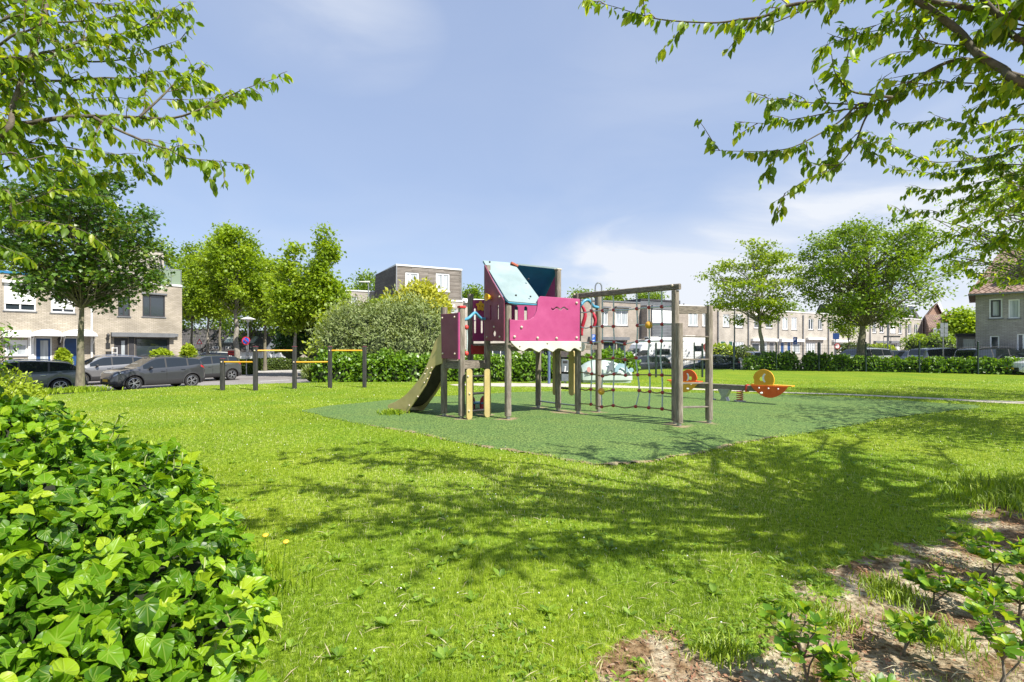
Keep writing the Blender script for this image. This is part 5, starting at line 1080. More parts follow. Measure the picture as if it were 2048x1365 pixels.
for sgn, cpx, cpy, r, m1, m2 in ((1, 1530, 759, .272, 'amber', 'orange'), (-1, 1380.5, 757, .265, 'orange', 'amber')):
    s0 = FQ.s(cpx); z0_ = FQ.z(s0, cpy)
    for o_ in (.10,):
        f2 = Facade(FQ.pt(0, 0, o_).x, FQ.pt(0, 0, o_).y, se.x, se.y)
        o = []
        for i in range(44):
            a = 2*math.pi*i/44; rr = r*(1-(.09 if abs((a-(math.pi+.15 if sgn > 0 else -.15+2*math.pi))) < .16 else 0)); o.append((s0+rr*math.cos(a), z0_+rr*math.sin(a)))
        h1_ = circ(s0-sgn*.055, z0_+.01, .052, 12, .06); h2_ = []
        pl = fpanel(f2, 'head_board', [o, h1_], .04, M[m1], ss, raw=True)
        cr_ = [(s0+sgn*(.13-.16*math.cos(a)), z0_+.04+.16*math.sin(a)) for a in [R(-50+100*i/10) for i in range(11)]]+[(s0+sgn*(.13-.11*math.cos(a)), z0_+.04+.13*math.sin(a)) for a in [R(50-100*i/10) for i in range(11)]]
        f3 = Facade(f2.pt(0, 0, .022).x, f2.pt(0, 0, .022).y, se.x, se.y); fpanel(f3, 'white_crescent', [cr_], .006, M['white'], pl, bev=0, raw=True)
    zs = .50; xs0, xs1 = s0-sgn*.33, s0+sgn*.62
    o = [(xs0, zs), (xs1, zs)]+[(xs1-(xs1-xs0)*k, zs-.32*math.sin(math.pi*min(1, k*1.02))**.75) for k in (.1, .2, .3, .4, .5, .6, .7, .8, .9)]
    f4 = Facade(FQ.pt(0, 0, .135).x, FQ.pt(0, 0, .135).y, se.x, se.y)
    bl_ = fpanel(f4, 'belly_board', [o], .03, M[m2], ss, raw=True)
    for k in (.1, .3, .5): mb = MB(); mb.ball(f4.pt(s0+sgn*(k*1.2-.22), zs-.07, .02), .022, 8, 5); mb.build('bolt', W_, bl_, smooth=True)
    mb = MB(); mb.ball(f4.pt(s0-sgn*.02, zs-.2, .018), .05, 10, 6, (1.3, .3, .6)); mb.build('white_mark', W_, bl_, smooth=True)
    mb = MB(); a, b = FQ.pt(xs0, zs+.015), FQ.pt(xs1+sgn*.08, zs+.015); mb.beam(a, b, .26, .03, .008); mb.build('seat', M[m1], ss)
# ---------------- vehicles ----------------
def lerp(tab, x):
    for (x0, y0), (x1, y1) in zip(tab[:-1], tab[1:]):
        if x <= x1: t = (x-x0)/(x1-x0) if x1 > x0 else 0; t = max(0, min(1, t)); return y0+(y1-y0)*t
    return tab[-1][1]
def smooth_tab(tab, k=5):
    p = smooth_path([Vector((a, b, 0)) for a, b in tab], k); return [(v.x, v.y) for v in p]
_paint = {}
def paint(c, metal=.6):
    k = tuple(c)+(metal,)
    if k not in _paint: _paint[k] = pmat('car_paint', c, None, .3, metal=metal, coat=1.0)
    return _paint[k]
def car(name, label, group, LN, W, top, belt, color, pillars, cowl, roof0, roof1, tail, glass0, glass1, wheels, wr=.33, sill=.24, clad=True, metal=.6, rail=True, spokes=5, chrome=False):
    """x forward; top/belt silhouettes as (x,z) from rear to front; wheels = (rear x, front x)"""
    t = thing(name, label, 'car', group=group); top = smooth_tab(top); belt = smooth_tab(belt)
    X = sorted(set([round(-LN/2+LN*i/72, 4) for i in range(73)]+[v for p in pillars for v in (p-.035, p+.035)]+[cowl, roof0, roof1, tail, glass0, glass1]))
    ar = wr+.075; rows = []
    def plan(x):
        u = abs(x)/(LN/2); return 1-.06*max(0, (u-.45)/.55)**2-.30*max(0, (u-.86)/.14)**2.2
    for x in X:
        w_ = W/2*plan(x); zt = lerp(top, x); zb_ = min(lerp(belt, x), zt-.01); z0 = sill+.10*max(0, (abs(x)-(LN/2-.35))/.35)**2
        for wx in wheels:
            d = abs(x-wx)
            if d < ar: z0 = max(z0, wr+math.sqrt(ar*ar-d*d)-.02)
        cab = max(0, min(1, (zt-zb_)/.45)); h = zt-zb_; z0 = min(z0, zb_-.03)
        zc = max(z0+.02, min(.47, zb_-.05)); zm = zc+(zb_-zc)*.5; zk = zc+(zb_-zc)*.86
        w5 = w_*(.95-.17*cab); w6 = w_*(.90-.20*cab)
        rows.append([(w_*.93, z0), (w_*.995, z0+.35*(zc-z0)), (w_, zc), (w_*.99, zm), (w_*.985, zk), (w_*.95, zb_), (w_*(.95-.012*cab), zb_+h*.06), (w5, zb_+h*.86), (w6, zb_+h*.955), (w6*.6, zt-.01*cab), (0, zt)])
    K = 11; vs = []
    for i, x in enumerate(X):
        for s_ in (1, -1):
            for j in range(K): y, z = rows[i][j]; vs.append((x, y*s_, z))
    parts = {}
    def put(nm, f): parts.setdefault(nm, []).append(f)
    for i in range(len(X)-1):
        xm = (X[i]+X[i+1])/2
        for s_ in (0, 1):
            for j in range(K-1):
                a = (i*2+s_)*K+j; b = ((i+1)*2+s_)*K+j; f = (a, b, b+1, a+1) if s_ else (a, a+1, b+1, b)
                nm = 'body'; cab = lerp(top, xm)-lerp(belt, xm)
                if clad and j in (0, 1): nm = 'lower_cladding'
                if j == 6 and glass0 < xm < glass1 and cab > .10 and not any(abs(xm-p) < .036 for p in pillars): nm = 'side_window%d' % s_
                if j == 6 and glass0 < xm < glass1 and any(abs(xm-p) < .036 for p in pillars): nm = 'window_pillar'
                if j in (8, 9) and roof1 < xm < cowl: nm = 'windscreen'
                if j in (8, 9) and tail < xm < roof0: nm = 'rear_window'
                if j == 4 and xm > LN/2-.42: nm = 'headlight%d' % s_
                if j == 4 and xm < -LN/2+.36: nm = 'tail_light%d' % s_
                put(nm, f)
    n = len(X)
    for e, fl in ((0, False), (n-1, True)):
        a = [(e*2)*K+j for j in range(K)]+[(e*2+1)*K+j for j in reversed(range(K-1))]; put('body', tuple(a if not fl else reversed(a)))
    mats = {'body': paint(color, metal), 'window_pillar': M['cladding'], 'lower_cladding': M['cladding'], 'windscreen': M['carglass'], 'rear_window': M['carglass']}
    for nm, fl in parts.items():
        base = nm.rstrip('01'); mt = mats.get(base) or {'side_window': M['carglass'], 'headlight': M['headlight'], 'tail_light': M['redlight']}[base]
        used = sorted({i for f in fl for i in f}); mp = {k: q for q, k in enumerate(used)}
        mb = MB(); mb.add([vs[k] for k in used], [tuple(mp[i] for i in f) for f in fl]); o = mb.build(base, mt, t, smooth='auto' , uv=False)
    mb = MB(); mb.box(-LN/2+.25, LN/2-.25, -W/2*.72, W/2*.72, .2, .62); mb.build('underbody', M['black'], t)
    for wx in wheels:
        for s_ in (-1, 1):
            Mx = Matrix.Translation((wx, s_*(W/2-.115), wr)) @ Matrix.Rotation(R(-90*s_), 4, 'X')
            mb = MB(); mb.lathe([(wr*.62, -.09), (wr*.93, -.10), (wr, -.06), (wr, .06), (wr*.93, .10), (wr*.70, .095), (wr*.68, .06), (wr*.66, -.05), (0, -.05)], Mx, 26); ty = mb.build('wheel', M['tyre'], t, smooth='auto', uv=False)
            mb = MB(); mb.lathe([(wr*.70, .096), (wr*.66, .10), (wr*.62, .07)], Mx, 26)
            for q in range(spokes):
                for dq in (-.13, .13):
                    a = 2*math.pi*q/spokes; pa = Mx @ Vector((wr*.13*math.cos(a), wr*.13*math.sin(a), .07)); pb = Mx @ Vector((wr*.66*math.cos(a+dq*1.6), wr*.66*math.sin(a+dq*1.6), .085)); mb.beam(pa, pb, .028, .022, up=(0, 1, 0))
            mb.lathe([(0, .085), (wr*.16, .08), (wr*.17, .05)], Mx, 12); mb.build('rim', M['alloy'], ty, smooth='auto', uv=False)
            # mudguard lip
            mb = MB(); rr = ar+.012; q_ = [(wx+rr*math.cos(a), s_*(W/2*plan(wx+rr*math.cos(a))+.004), wr+rr*math.sin(a)-.02) for a in [R(-8+196*i/20) for i in range(21)]]; mb.tube(q_, .032 if clad else .015, 6); mb.build('wheel_arch', M['cladding'] if clad else paint(color, metal), t, smooth='auto', uv=False)
    zb_ = lerp(belt, cowl-.25)
    for s_ in (-1, 1):
        mb = MB(); mb.ball((cowl-.42, s_*(W/2+.09), zb_+.07), .11, 10, 6, (.75, .9, .65)); mb.beam((cowl-.42, s_*(W/2-.06), zb_+.03), (cowl-.42, s_*(W/2+.05), zb_+.05), .05, .04); mb.build('mirror', M['cladding'] if clad else paint(color, metal), t, smooth='auto', uv=False)
        for p in pillars:
            xh = p-.55 if p > -.3 else p-.35
            if p-.9 > -LN/2+.9 or p > -.3:
                y_ = W/2*plan(p)+.004; mb = MB(); mb.beam((p, s_*y_*.992, .42), (p, s_*y_*.992, lerp(belt, p)-.05), .012, .012); mb.build('door_gap', M['black'], t, uv=False)
        for xh in (pillars[0]+.18, pillars[0]-.75): zz = lerp(belt, xh)-.13; mb = MB(); mb.beam((xh-.1, s_*(W/2*plan(xh)+.008), zz), (xh+.08, s_*(W/2*plan(xh)+.008), zz), .03, .03, .008); mb.build('door_handle', paint(color, metal) if not chrome else M['chrome'], t, uv=False)
        if rail: mb = MB(); mb.tube([(roof0-.05+(roof1-roof0+.1)*i/8, s_*W/2*.66, lerp(top, roof0-.05+(roof1-roof0+.1)*i/8)+.012+.035*math.sin(math.pi*i/8)) for i in range(9)], .016, 6); mb.build('roof_rail', M['chrome'] if chrome else M['cladding'], t, smooth='auto', uv=False)
        if chrome:
            q_ = []
            for i in range(len(X)):
                if glass0-.05 < X[i] < glass1+.05 and rows[i][7][1]-rows[i][6][1] > .05: q_.append((X[i], s_*(rows[i][7][0]+.006), rows[i][7][1]+.01))
            if len(q_) > 3: mb = MB(); mb.tube(q_, .012, 5); mb.build('window_trim', M['chrome'], t, smooth='auto', uv=False)
    xf = LN/2; mb = MB(); mb.box(xf-.16, xf+.004, -W*.29, W*.29, .34, .56); mb.build('grille', M['black'], t, uv=False)
    mb = MB(); mb.box(xf+.004, xf+.016, -.26, .26, .44, .55); mb.build('number_plate', M['plate'], t, uv=False)
    mb = MB(); mb.box(-xf-.016, -xf-.004, -.26, .26, .62, .73); mb.build('number_plate', M['plate'], t, uv=False)
    return t
SUVtop = [(-2.09, .62), (-2.07, .86), (-2.0, 1.02), (-1.93, 1.12), (-1.78, 1.38), (-1.5, 1.50), (-.6, 1.58), (.1, 1.56), (.42, 1.47), (1.0, 1.12), (1.12, 1.06), (1.7, .97), (1.96, .88), (2.06, .72), (2.09, .55)]
SUVbelt = [(-2.09, .60), (-2.0, .95), (-1.7, 1.16), (-1.2, 1.10), (0, 1.02), (1.0, .98), (1.8, .88), (2.05, .68), (2.09, .5)]
Wtop = [(-2.35, .55), (-2.33, .80), (-2.22, .98), (-2.1, 1.05), (-1.75, 1.34), (-1.3, 1.42), (-.4, 1.48), (.25, 1.45), (.6, 1.33), (1.15, 1.0), (1.3, .94), (1.95, .82), (2.22, .72), (2.33, .58), (2.35, .45)]
Wbelt = [(-2.35, .52), (-2.25, .88), (-2.0, 1.0), (-1.0, .96), (.5, .91), (1.2, .88), (2.0, .76), (2.3, .55), (2.35, .42)]
Htop = [(-2.12, .6), (-2.1, .85), (-2.0, 1.0), (-1.7, 1.34), (-1.4, 1.42), (-.5, 1.47), (.2, 1.44), (.5, 1.34), (1.05, 1.0), (1.2, .94), (1.75, .84), (2.0, .74), (2.1, .6), (2.12, .48)]
Hbelt = [(-2.12, .55), (-2.0, .9), (-1.7, 1.0), (-.8, .96), (.5, .91), (1.1, .88), (1.8, .78), (2.05, .58), (2.12, .45)]
Vtop = [(-2.2, .6), (-2.2, .95), (-2.12, 1.2), (-2.0, 1.5), (-1.7, 1.62), (-.5, 1.68), (.4, 1.66), (.75, 1.54), (1.35, 1.14), (1.5, 1.06), (1.95, .92), (2.12, .8), (2.18, .65), (2.2, .5)]
Vbelt = [(-2.2, .58), (-2.12, .95), (-1.8, 1.08), (0, 1.02), (1.3, .98), (1.9, .84), (2.15, .62), (2.2, .46)]
def suv(lab, grp, c, **k): return car('parked_car', lab, grp, 4.18, 1.80, SUVtop, SUVbelt, c, [-.12, -1.12], 1.02, -1.35, .22, -1.93, -1.75, .88, (-1.30, 1.26), wr=.345, **k)
def wagon(lab, grp, c, **k): return car('parked_car', lab, grp, 4.70, 1.84, Wtop, Wbelt, c, [-.10, -1.05], 1.18, -1.72, .32, -2.12, -1.95, 1.02, (-1.42, 1.40), wr=.325, clad=False, **k)
def hatch(lab, grp, c, **k): return car('parked_car', lab, grp, 4.24, 1.80, Htop, Hbelt, c, [-.15, -1.05], 1.08, -1.5, .28, -1.98, -1.65, .92, (-1.30, 1.28), wr=.32, clad=False, **k)
def van(lab, grp, c, **k): return car('parked_car', lab, grp, 4.40, 1.82, Vtop, Vbelt, c, [0, -1.1], 1.38, -1.8, .5, -2.14, -1.95, 1.2, (-1.38, 1.36), wr=.325, clad=False, **k)
def place(o, px, Y, ang, z): o.location = ((px-1024)/F*Y, Y, z); o.rotation_euler = (0, 0, R(ang)); return o
GL_ = 'cars parked on the left street'; GR_ = 'cars parked beyond the fence on the right'
place(suv('dark grey compact SUV with yellow number plate, facing left, nearest car before the dark-framed house', GL_, (.085, .088, .095)), 311, 25.6, 180+58, -.5)
place(wagon('dark green-grey estate car with chrome window line, rear end showing at the far left', GL_, (.10, .12, .125), chrome=True), 30, 22.2, 180+45, -.5)
place(suv('silver-grey SUV parked behind the maple trunk, between the estate car and the dark SUV', GL_, (.27, .265, .265), chrome=True), 208, 28.8, 180+56, -.5)
place(suv('grey SUV partly hidden behind the first black post of the bars', GL_, (.13, .14, .14)), 406, 31.5, 180+58, -.5)
place(hatch('dark hatchback in front of the motorhome, behind the climbing net', GR_, (.03, .035, .04)), 1284, 39, 180+14, -.52)
place(wagon('dark blue estate car with bright alloy wheels parked behind the rung ladder', GR_, (.018, .028, .055), chrome=True), 1416, 39.5, 180+8, -.52)
place(hatch('dark car seen under the playhouse net beside the house', GR_, (.04, .05, .06)), 1212, 44, 180, -.52)
place(van('white car with black rear window and red lamps just left of the light trunk', GR_, (.62, .63, .64), metal=.1), 1513, 40, 78, -.4)
place(van('silver people carrier half behind the hedge beside the thick tree trunk', GR_, (.50, .53, .56), metal=.4), 1722, 37.5, 196, -.14)
place(hatch('dark hatchback whose roof shows above the hedge right of the thick trunk', GR_, (.03, .035, .05)), 1775, 41, 160, -.14)
place(hatch('small silver car behind the fence left of the grey estate', GR_, (.45, .47, .5)), 1822, 40, 190, -.14)
place(van('light grey estate with long black side windows below the grey sign backs', GR_, (.42, .42, .44)), 1884, 36.5, 8, -.14)
place(van('black car behind the hedge in front of the grey brick house', GR_, (.012, .012, .018)), 1992, 31.2, 5, -.14)
place(van('white car cut off by the right edge of the picture', GR_, (.68, .69, .70), metal=.1), 2088, 29.3, 185, -.14)
place(van('pale van seen between the tree trunks on the left', 'cars parked on the left street', (.6, .6, .58), metal=.1), 428, 52, 180, -.5)
# motorhome
t = thing('motorhome', 'white motorhome with red-brown swoosh stripes parked in front of the brick houses', 'motorhome')
LM, WM = 7.0, 2.25
M['camper'] = pmat('camper_white', (.74, .74, .73), (.79, .79, .78), .35, 2); M['stripe'] = pmat('stripe_brown', (.20, .045, .04), None, .4)
prof = [(-3.5, .45), (-3.5, 2.75), (-3.35, 2.88), (1.2, 2.90), (2.2, 2.72), (2.75, 2.3), (2.95, 1.95), (3.0, 1.45), (3.0, .45)]
mb = MB(); mb.panel([prof], WM, (0, 0, 0), (1, 0, 0), (0, 0, 1), bev=.06); bd = mb.build('body', M['camper'], t, smooth=False)
nose = [(2.9, .42), (2.9, 1.75), (3.25, 1.62), (3.75, 1.28), (4.25, 1.12), (4.42, .95), (4.48, .42)]
mb = MB(); mb.panel([nose], 1.95, (0, 0, 0), (1, 0, 0), (0, 0, 1), bev=.08); mb.build('bonnet', M['camper'], t)
mb = MB(); mb.add([(2.98, -.92, 1.98), (2.98, .92, 1.98), (3.72, .86, 1.34), (3.72, -.86, 1.34), (2.9, -.92, 1.9), (2.9, .92, 1.9), (3.6, .86, 1.3), (3.6, -.86, 1.3)], [(0, 1, 2, 3), (4, 7, 6, 5), (0, 4, 5, 1), (2, 6, 7, 3), (0, 3, 7, 4), (1, 5, 6, 2)]); mb.build('windscreen', M['carglass'], t)
for s_ in (-1, 1):
    y = s_*(WM/2+.004); yc = s_*(.985)
    def sp(nm, o, yy, mat): mb = MB(); mb.panel([o], .012, (0, yy, 0), (1, 0, 0), (0, 0, 1)); return mb.build(nm, mat, t)
    sp('cab_window', [(2.2, 1.25), (2.2, 1.85), (2.75, 1.85), (3.1, 1.7), (3.45, 1.28)], s_*(WM/2+.004), M['carglass'])
    sp('side_window', rrect(.3, 1.45, 1.5, 1.95, .06), y, M['carglass']); sp('side_window', rrect(-2.6, 1.75, -1.9, 2.2, .06), y, M['carglass']); sp('door', rrect(-.9, .55, -.3, 2.35, .05), y, M['offwhite']); sp('hatch', rrect(-2.0, .6, -1.0, 1.2, .04), y, M['offwhite'])
    sp('stripe', [(-3.4, 2.45), (-3.0, 2.5), (-2.7, 2.2), (-2.9, 1.7), (-3.4, 1.4), (-3.1, 1.75), (-2.95, 2.15)], y, M['stripe']); sp('stripe', [(1.1, .9), (1.5, 1.2), (2.2, 1.12), (2.9, 1.15), (2.2, 1.05), (1.6, 1.1)], y, M['stripe']); sp('stripe', [(.8, .6), (1.0, 1.2), (1.5, 1.35), (1.1, 1.1), (.95, .6)], y, M['stripe'])
    for wx in (-1.9, 3.35):
        Mx = Matrix.Translation((wx, s_*(WM/2-.15), .35)) @ Matrix.Rotation(R(-90*s_), 4, 'X'); mb = MB(); mb.lathe([(.2, -.1), (.34, -.1), (.35, .06), (.33, .12), (.22, .12), (.2, .05), (0, .05)], Mx, 22); ty = mb.build('wheel', M['tyre'], t, smooth='auto'); mb = MB(); mb.lathe([(.21, .121), (.1, .09), (0, .1)], Mx, 14); mb.build('rim', M['alloy'], ty)
    mb = MB(); mb.box(3.1, 3.22, s_*(WM/2)-.05 if s_ > 0 else s_*(WM/2)-.2, s_*(WM/2)+.2 if s_ > 0 else s_*(WM/2)+.05, 1.3, 1.7); mb.build('mirror', M['cladding'], t)
mb = MB(); mb.panel([rrect(.9, -.35, 1.9, .35, .06)], .08, (0, 0, 2.93), (1, 0, 0), (0, 1, 0)); mb.build('roof_hatch', M['offwhite'], t); mb = MB(); mb.panel([rrect(-2.5, -.4, -1.5, .4, .06)], .22, (0, 0, 2.97), (1, 0, 0), (0, 1, 0)); mb.build('roof_box', M['offwhite'], t)
mb = MB(); mb.add([(1.75, -.6, 2.865), (2.35, -.6, 2.67), (2.35, .6, 2.67), (1.75, .6, 2.865)], [(0, 1, 2, 3)]); mb.build('roof_window', M['carglass'], t)
place(t, 1333, 43.6, 180+12, -.5)
# ---------------- foliage ----------------
T_ = {}
T_['quad'] = (np.array([(0, 0, 0), (.36, .5, .05), (0, 1, -.05), (-.36, .5, .05)], float), np.array([(0, 1, 2, 3)]))
def _leaf(w1, w2, dz=.06, tipz=-.12):
    v = [(0, 0, 0), (w1, .32, dz), (w2, .66, dz*.8), (0, 1, tipz), (-w2, .66, dz*.8), (-w1, .32, dz), (0, .32, -.01), (0, .66, -.04)]
    return np.array(v, float), np.array([(0, 1, 6), (0, 6, 5), (6, 1, 2), (6, 2, 7), (6, 7, 4), (6, 4, 5), (7, 2, 3), (7, 3, 4)])
T_['cherry'] = _leaf(.21, .20); T_['laurel'] = _leaf(.17, .22, .05, -.05)
_o = [(0, .0, -.02), (.12, -.11, .02), (.27, -.15, .01), (.41, -.06, -.02), (.47, .10, -.03), (.44, .28, .02), (.37, .46, .03), (.27, .63, .02), (.14, .82, -.03)]
_iv = [(0, .34, -.07)]+_o+[(0, 1.04, -.20)]+[(-x, y, z) for x, y, z in reversed(_o[1:])]
T_['ivy'] = (np.array(_iv, float), np.array([(0, i, i % (len(_iv)-1)+1) for i in range(1, len(_iv))]))
_s = [(0, 0), (.14, .22), (.48, .10), (.34, .38), (.60, .58), (.24, .62), (0, 1.05)]
T_['maple'] = (np.array([(0, .4, -.03)]+[(x, y, .03*(abs(x) > .3)) for x, y in _s]+[(-x, y, .03*(abs(x) > .3)) for x, y in reversed(_s[1:-1])], float), np.array([(0, i, i % 12+1) for i in range(1, 13)]))
def leaves(name, pos, d, nrm, size, tmpl, mat, parent, rnd=None, wid=1.0, kind=None):
    tv, tf = T_[tmpl]; pos = np.asarray(pos, float); n = len(pos)
    d = np.asarray(d, float); d = d/(np.linalg.norm(d, axis=1, keepdims=True)+1e-9)
    z = np.asarray(nrm, float); z = z-d*(z*d).sum(1, keepdims=True); z = z/(np.linalg.norm(z, axis=1, keepdims=True)+1e-9)
    x = np.cross(d, z); s = np.broadcast_to(np.asarray(size, float), (n,))
    k = len(tv); V = pos[:, None, :]+s[:, None, None]*(tv[None, :, 0:1]*wid*x[:, None, :]+tv[None, :, 1:2]*d[:, None, :]+tv[None, :, 2:3]*z[:, None, :])
    Fa = (tf[None]+(np.arange(n)*k)[:, None, None]).reshape(-1, tf.shape[1])
    if rnd is None: rnd = rng.random(n)
    o = np_mesh(name, V.reshape(-1, 3), Fa, mat, parent, tmpl in ('ivy', 'laurel', 'cherry'), np.repeat(rnd, k))
    if kind: o['kind'] = kind
    if tmpl == 'ivy': a = o.data.attributes.new('lp', 'FLOAT_VECTOR', 'POINT'); a.data.foreach_set('vector', np.tile(tv, (n, 1)).astype(np.float32).ravel())
    return o
def unit(n): v = rng.normal(size=(n, 3)); return v/np.linalg.norm(v, axis=1, keepdims=True)
def branch_path(a, b, sag=0.0, wob=.04, n=6):
    a = Vector(a); b = Vector(b); L_ = (b-a).length; o = []
    for i in range(n+1):
        t = i/n; p = a.lerp(b, t); p.z += sag*L_*math.sin(math.pi*t)
        if 0 < i < n: p += Vector((random.gauss(0, wob), random.gauss(0, wob), random.gauss(0, wob)))*L_
        o.append(p)
    return o
def crown_tree(name, lab, cat, px, Y, ytop, ybot, hw, leafm, barkm, zb=-.5, trunk_r=.14, clumps=70, per=90, lsize=.2, cr=.75, tmpl='quad', lean=0.0, group=None, shape='oval', crown_px=None, seed=0, depthk=1.0, fork=.35, flat=.7, wid=1.0, hollow=.45):
    global rng
    random.seed(seed+11); rng = np.random.default_rng(seed+5)
    x0 = (px-1024)/F*Y; cpx = crown_px or px; cx = (cpx-1024)/F*Y; zt = CH+(HZ-ytop)/F*Y; zl = CH+(HZ-ybot)/F*Y; rx = hw/F*Y; cz = (zt+zl)/2; rz = (zt-zl)/2
    t = thing(name, lab, cat, (x0, Y, zb), group=group)
    tp = [Vector((x0, Y, zb-.1)), Vector((x0+random.gauss(0, .04), Y, zb+.8))]; top = Vector((cx, Y, zl+(zt-zl)*.82)); st = Vector((x0+(cx-x0)*.3, Y, zl+.1*rz))
    n = 8
    for i in range(1, n+1): tt = i/n; p = tp[1].lerp(st, min(1, tt*2)) if tt <= .5 else st.lerp(top, (tt-.5)*2); tp.append(p+Vector((random.gauss(0, .035), random.gauss(0, .035), 0))*trunk_r*6)
    rr = [trunk_r*1.35, trunk_r]+[trunk_r*max(.12, 1-.95*(i/n)**1.1) for i in range(1, n+1)]
    tm = MB(); tm.tube(smooth_path(tp, 3), np.interp(np.linspace(0, 1, 3*(len(tp)-1)+1), np.linspace(0, 1, len(tp)), rr).tolist(), 10)
    C = []; tries = 0
    while len(C) < clumps and tries < clumps*60:
        tries += 1; v = np.array([random.uniform(-1, 1), random.uniform(-1, 1), random.uniform(-1, 1)]); r = np.linalg.norm(v)
        if r > 1 or (r < hollow and random.random() < .75): continue
        if shape == 'cone': k = 1.0-.82*max(0, (v[2]+.45)/1.45); 
        elif shape == 'vase': k = .62+.38*min(1, (v[2]+1)/.9)
        elif shape == 'dome': k = 1.0 if v[2] > -.55 else .8
        else: k = 1.0
        if math.hypot(v[0], v[1]) > k*1.02: continue
        C.append(Vector((cx+v[0]*rx*.92, Y+v[1]*rx*.92*depthk, cz+v[2]*rz*.93)))
    for c in C:
        hgt = max(zl-.1*rz, c.z-random.uniform(.5, 1.1)*math.hypot(c.x-cx, c.y-Y)*.8-.3*rz*random.random()); hgt = min(hgt, top.z-.1)
        u = (hgt-st.z)/(top.z-st.z) if top.z > st.z else 0; s_ = st.lerp(top, max(0, min(1, u)))
        L_ = (c-s_).length; r0 = min(trunk_r*.32, .010+.008*L_)
        tm.tube(branch_path(s_, c, .06, .04, 4), [r0, r0*.8, r0*.6, r0*.42, r0*.25], 5, cap=False)
        for q in range(1): e = c+Vector((random.gauss(0, cr*.7), random.gauss(0, cr*.7), random.gauss(0, cr*.5))); tm.tube([c.lerp(s_, .25), c.lerp(e, .3), e], [r0*.35, r0*.25, r0*.12], 4, cap=False)
    tm.build('trunk', barkm, t, smooth=True)
    C = np.array([tuple(c) for c in C]); m = len(C)*per; ci = np.repeat(np.arange(len(C)), per)
    cs = (cr*(.65+.7*rng.random(len(C))))[ci]
    off = rng.normal(size=(m, 3))*np.array([.55, .55, .55*flat])*cs[:, None]
    pos = C[ci]+off; d = unit(m)*.8+off/np.maximum(cs[:, None], .01)*.5+np.array([0, 0, -.25]); nr = unit(m)*.6+np.array([0, 0, .9])
    base = (rng.random(len(C))*.5)[ci]; leaves('crown', pos, d, nr, lsize*(.7+.6*rng.random(m)), tmpl, leafm, t, np.clip(base+.5*rng.random(m), 0, 1), wid)
    return t
def shrub(name, lab, cat, lumps, n, size, leafm, tmpl='quad', group=None, twigs=0, core=True, up=.4, zb=None, corec=None, parent=None, shell=(.80, 1.08), wid=1.0, kind=None, loc=None, lump_noise=.18):
    z_b = zb if zb is not None else 0.0
    lx = sum(l[0] for l in lumps)/len(lumps); ly = sum(l[1] for l in lumps)/len(lumps); t = parent or thing(name, lab, cat, (lx, ly, z_b), group=group)
    ar = np.array([(l[3]*l[5]+l[4]*l[5]+l[3]*l[4]) for l in lumps]); ar = ar/ar.sum(); Ps = []; Ns = []; B = []
    for l, a in zip(lumps, ar):
        k = int(n*a); u = unit(k); u[:, 2] = np.where(u[:, 2] < -.35, -u[:, 2], u[:, 2]); r = rng.uniform(shell[0], shell[1], k)
        bump = 1+lump_noise*(fbm(u[:, 0]*3+l[0], u[:, 1]*3+u[:, 2]*3+l[1], 1.3)-.5)*2
        p = np.array(l[:3])+u*np.array(l[3:6])*(r*bump)[:, None]; ok = p[:, 2] > z_b-.05
        for l2 in lumps:
            if l2 is not l: ok &= (((p-np.array(l2[:3]))/np.array(l2[3:6]))**2).sum(1) > .62
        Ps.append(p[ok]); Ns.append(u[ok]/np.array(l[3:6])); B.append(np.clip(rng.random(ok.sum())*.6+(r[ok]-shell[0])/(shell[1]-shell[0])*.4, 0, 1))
    Pp = np.concatenate(Ps); Nn = np.concatenate(Ns); Nn /= np.linalg.norm(Nn, axis=1, keepdims=True); m = len(Pp)
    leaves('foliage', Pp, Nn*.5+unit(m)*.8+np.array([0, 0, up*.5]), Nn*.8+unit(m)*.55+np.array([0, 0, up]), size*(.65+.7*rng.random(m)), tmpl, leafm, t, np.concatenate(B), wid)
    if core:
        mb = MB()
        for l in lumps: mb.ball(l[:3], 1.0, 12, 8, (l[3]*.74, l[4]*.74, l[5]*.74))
        mb.build('dark_core', corec or M['shade'], t, smooth=True)
    if twigs:
        mb = MB()
        for i in range(twigs):
            l = random.choice(lumps); a = random.uniform(0, 6.28); e = Vector((l[0]+l[3]*1.05*math.cos(a), l[1]-abs(l[4]*1.0*math.sin(a)), l[2]+l[5]*random.uniform(-.2, .95))); s_ = Vector((l[0]+random.gauss(0, .2), l[1], z_b+.1)); mb.tube(branch_path(s_, e, .08, .03, 4), [.02, .016, .012, .009, .005], 4, cap=False)
        mb.build('stems', M['twigpale'], t)
    return t
M['shade'] = pmat('core_shade', (.018, .03, .008), (.035, .05, .014), .9, 12)  # dark colour standing in for shade, on solid cores inside shrubs and hedges
M['deep'] = pmat('deep_core_shade', (.010, .014, .005), (.022, .028, .010), .9, 14)  # near-black for the ivy core, shade in the leaf gaps painted in
M['twigpale'] = pmat('pale_dry_twigs', (.30, .27, .20), (.42, .38, .30), .8, 10)
def at_(px, py, Y): p = P(px, py, Y); return p
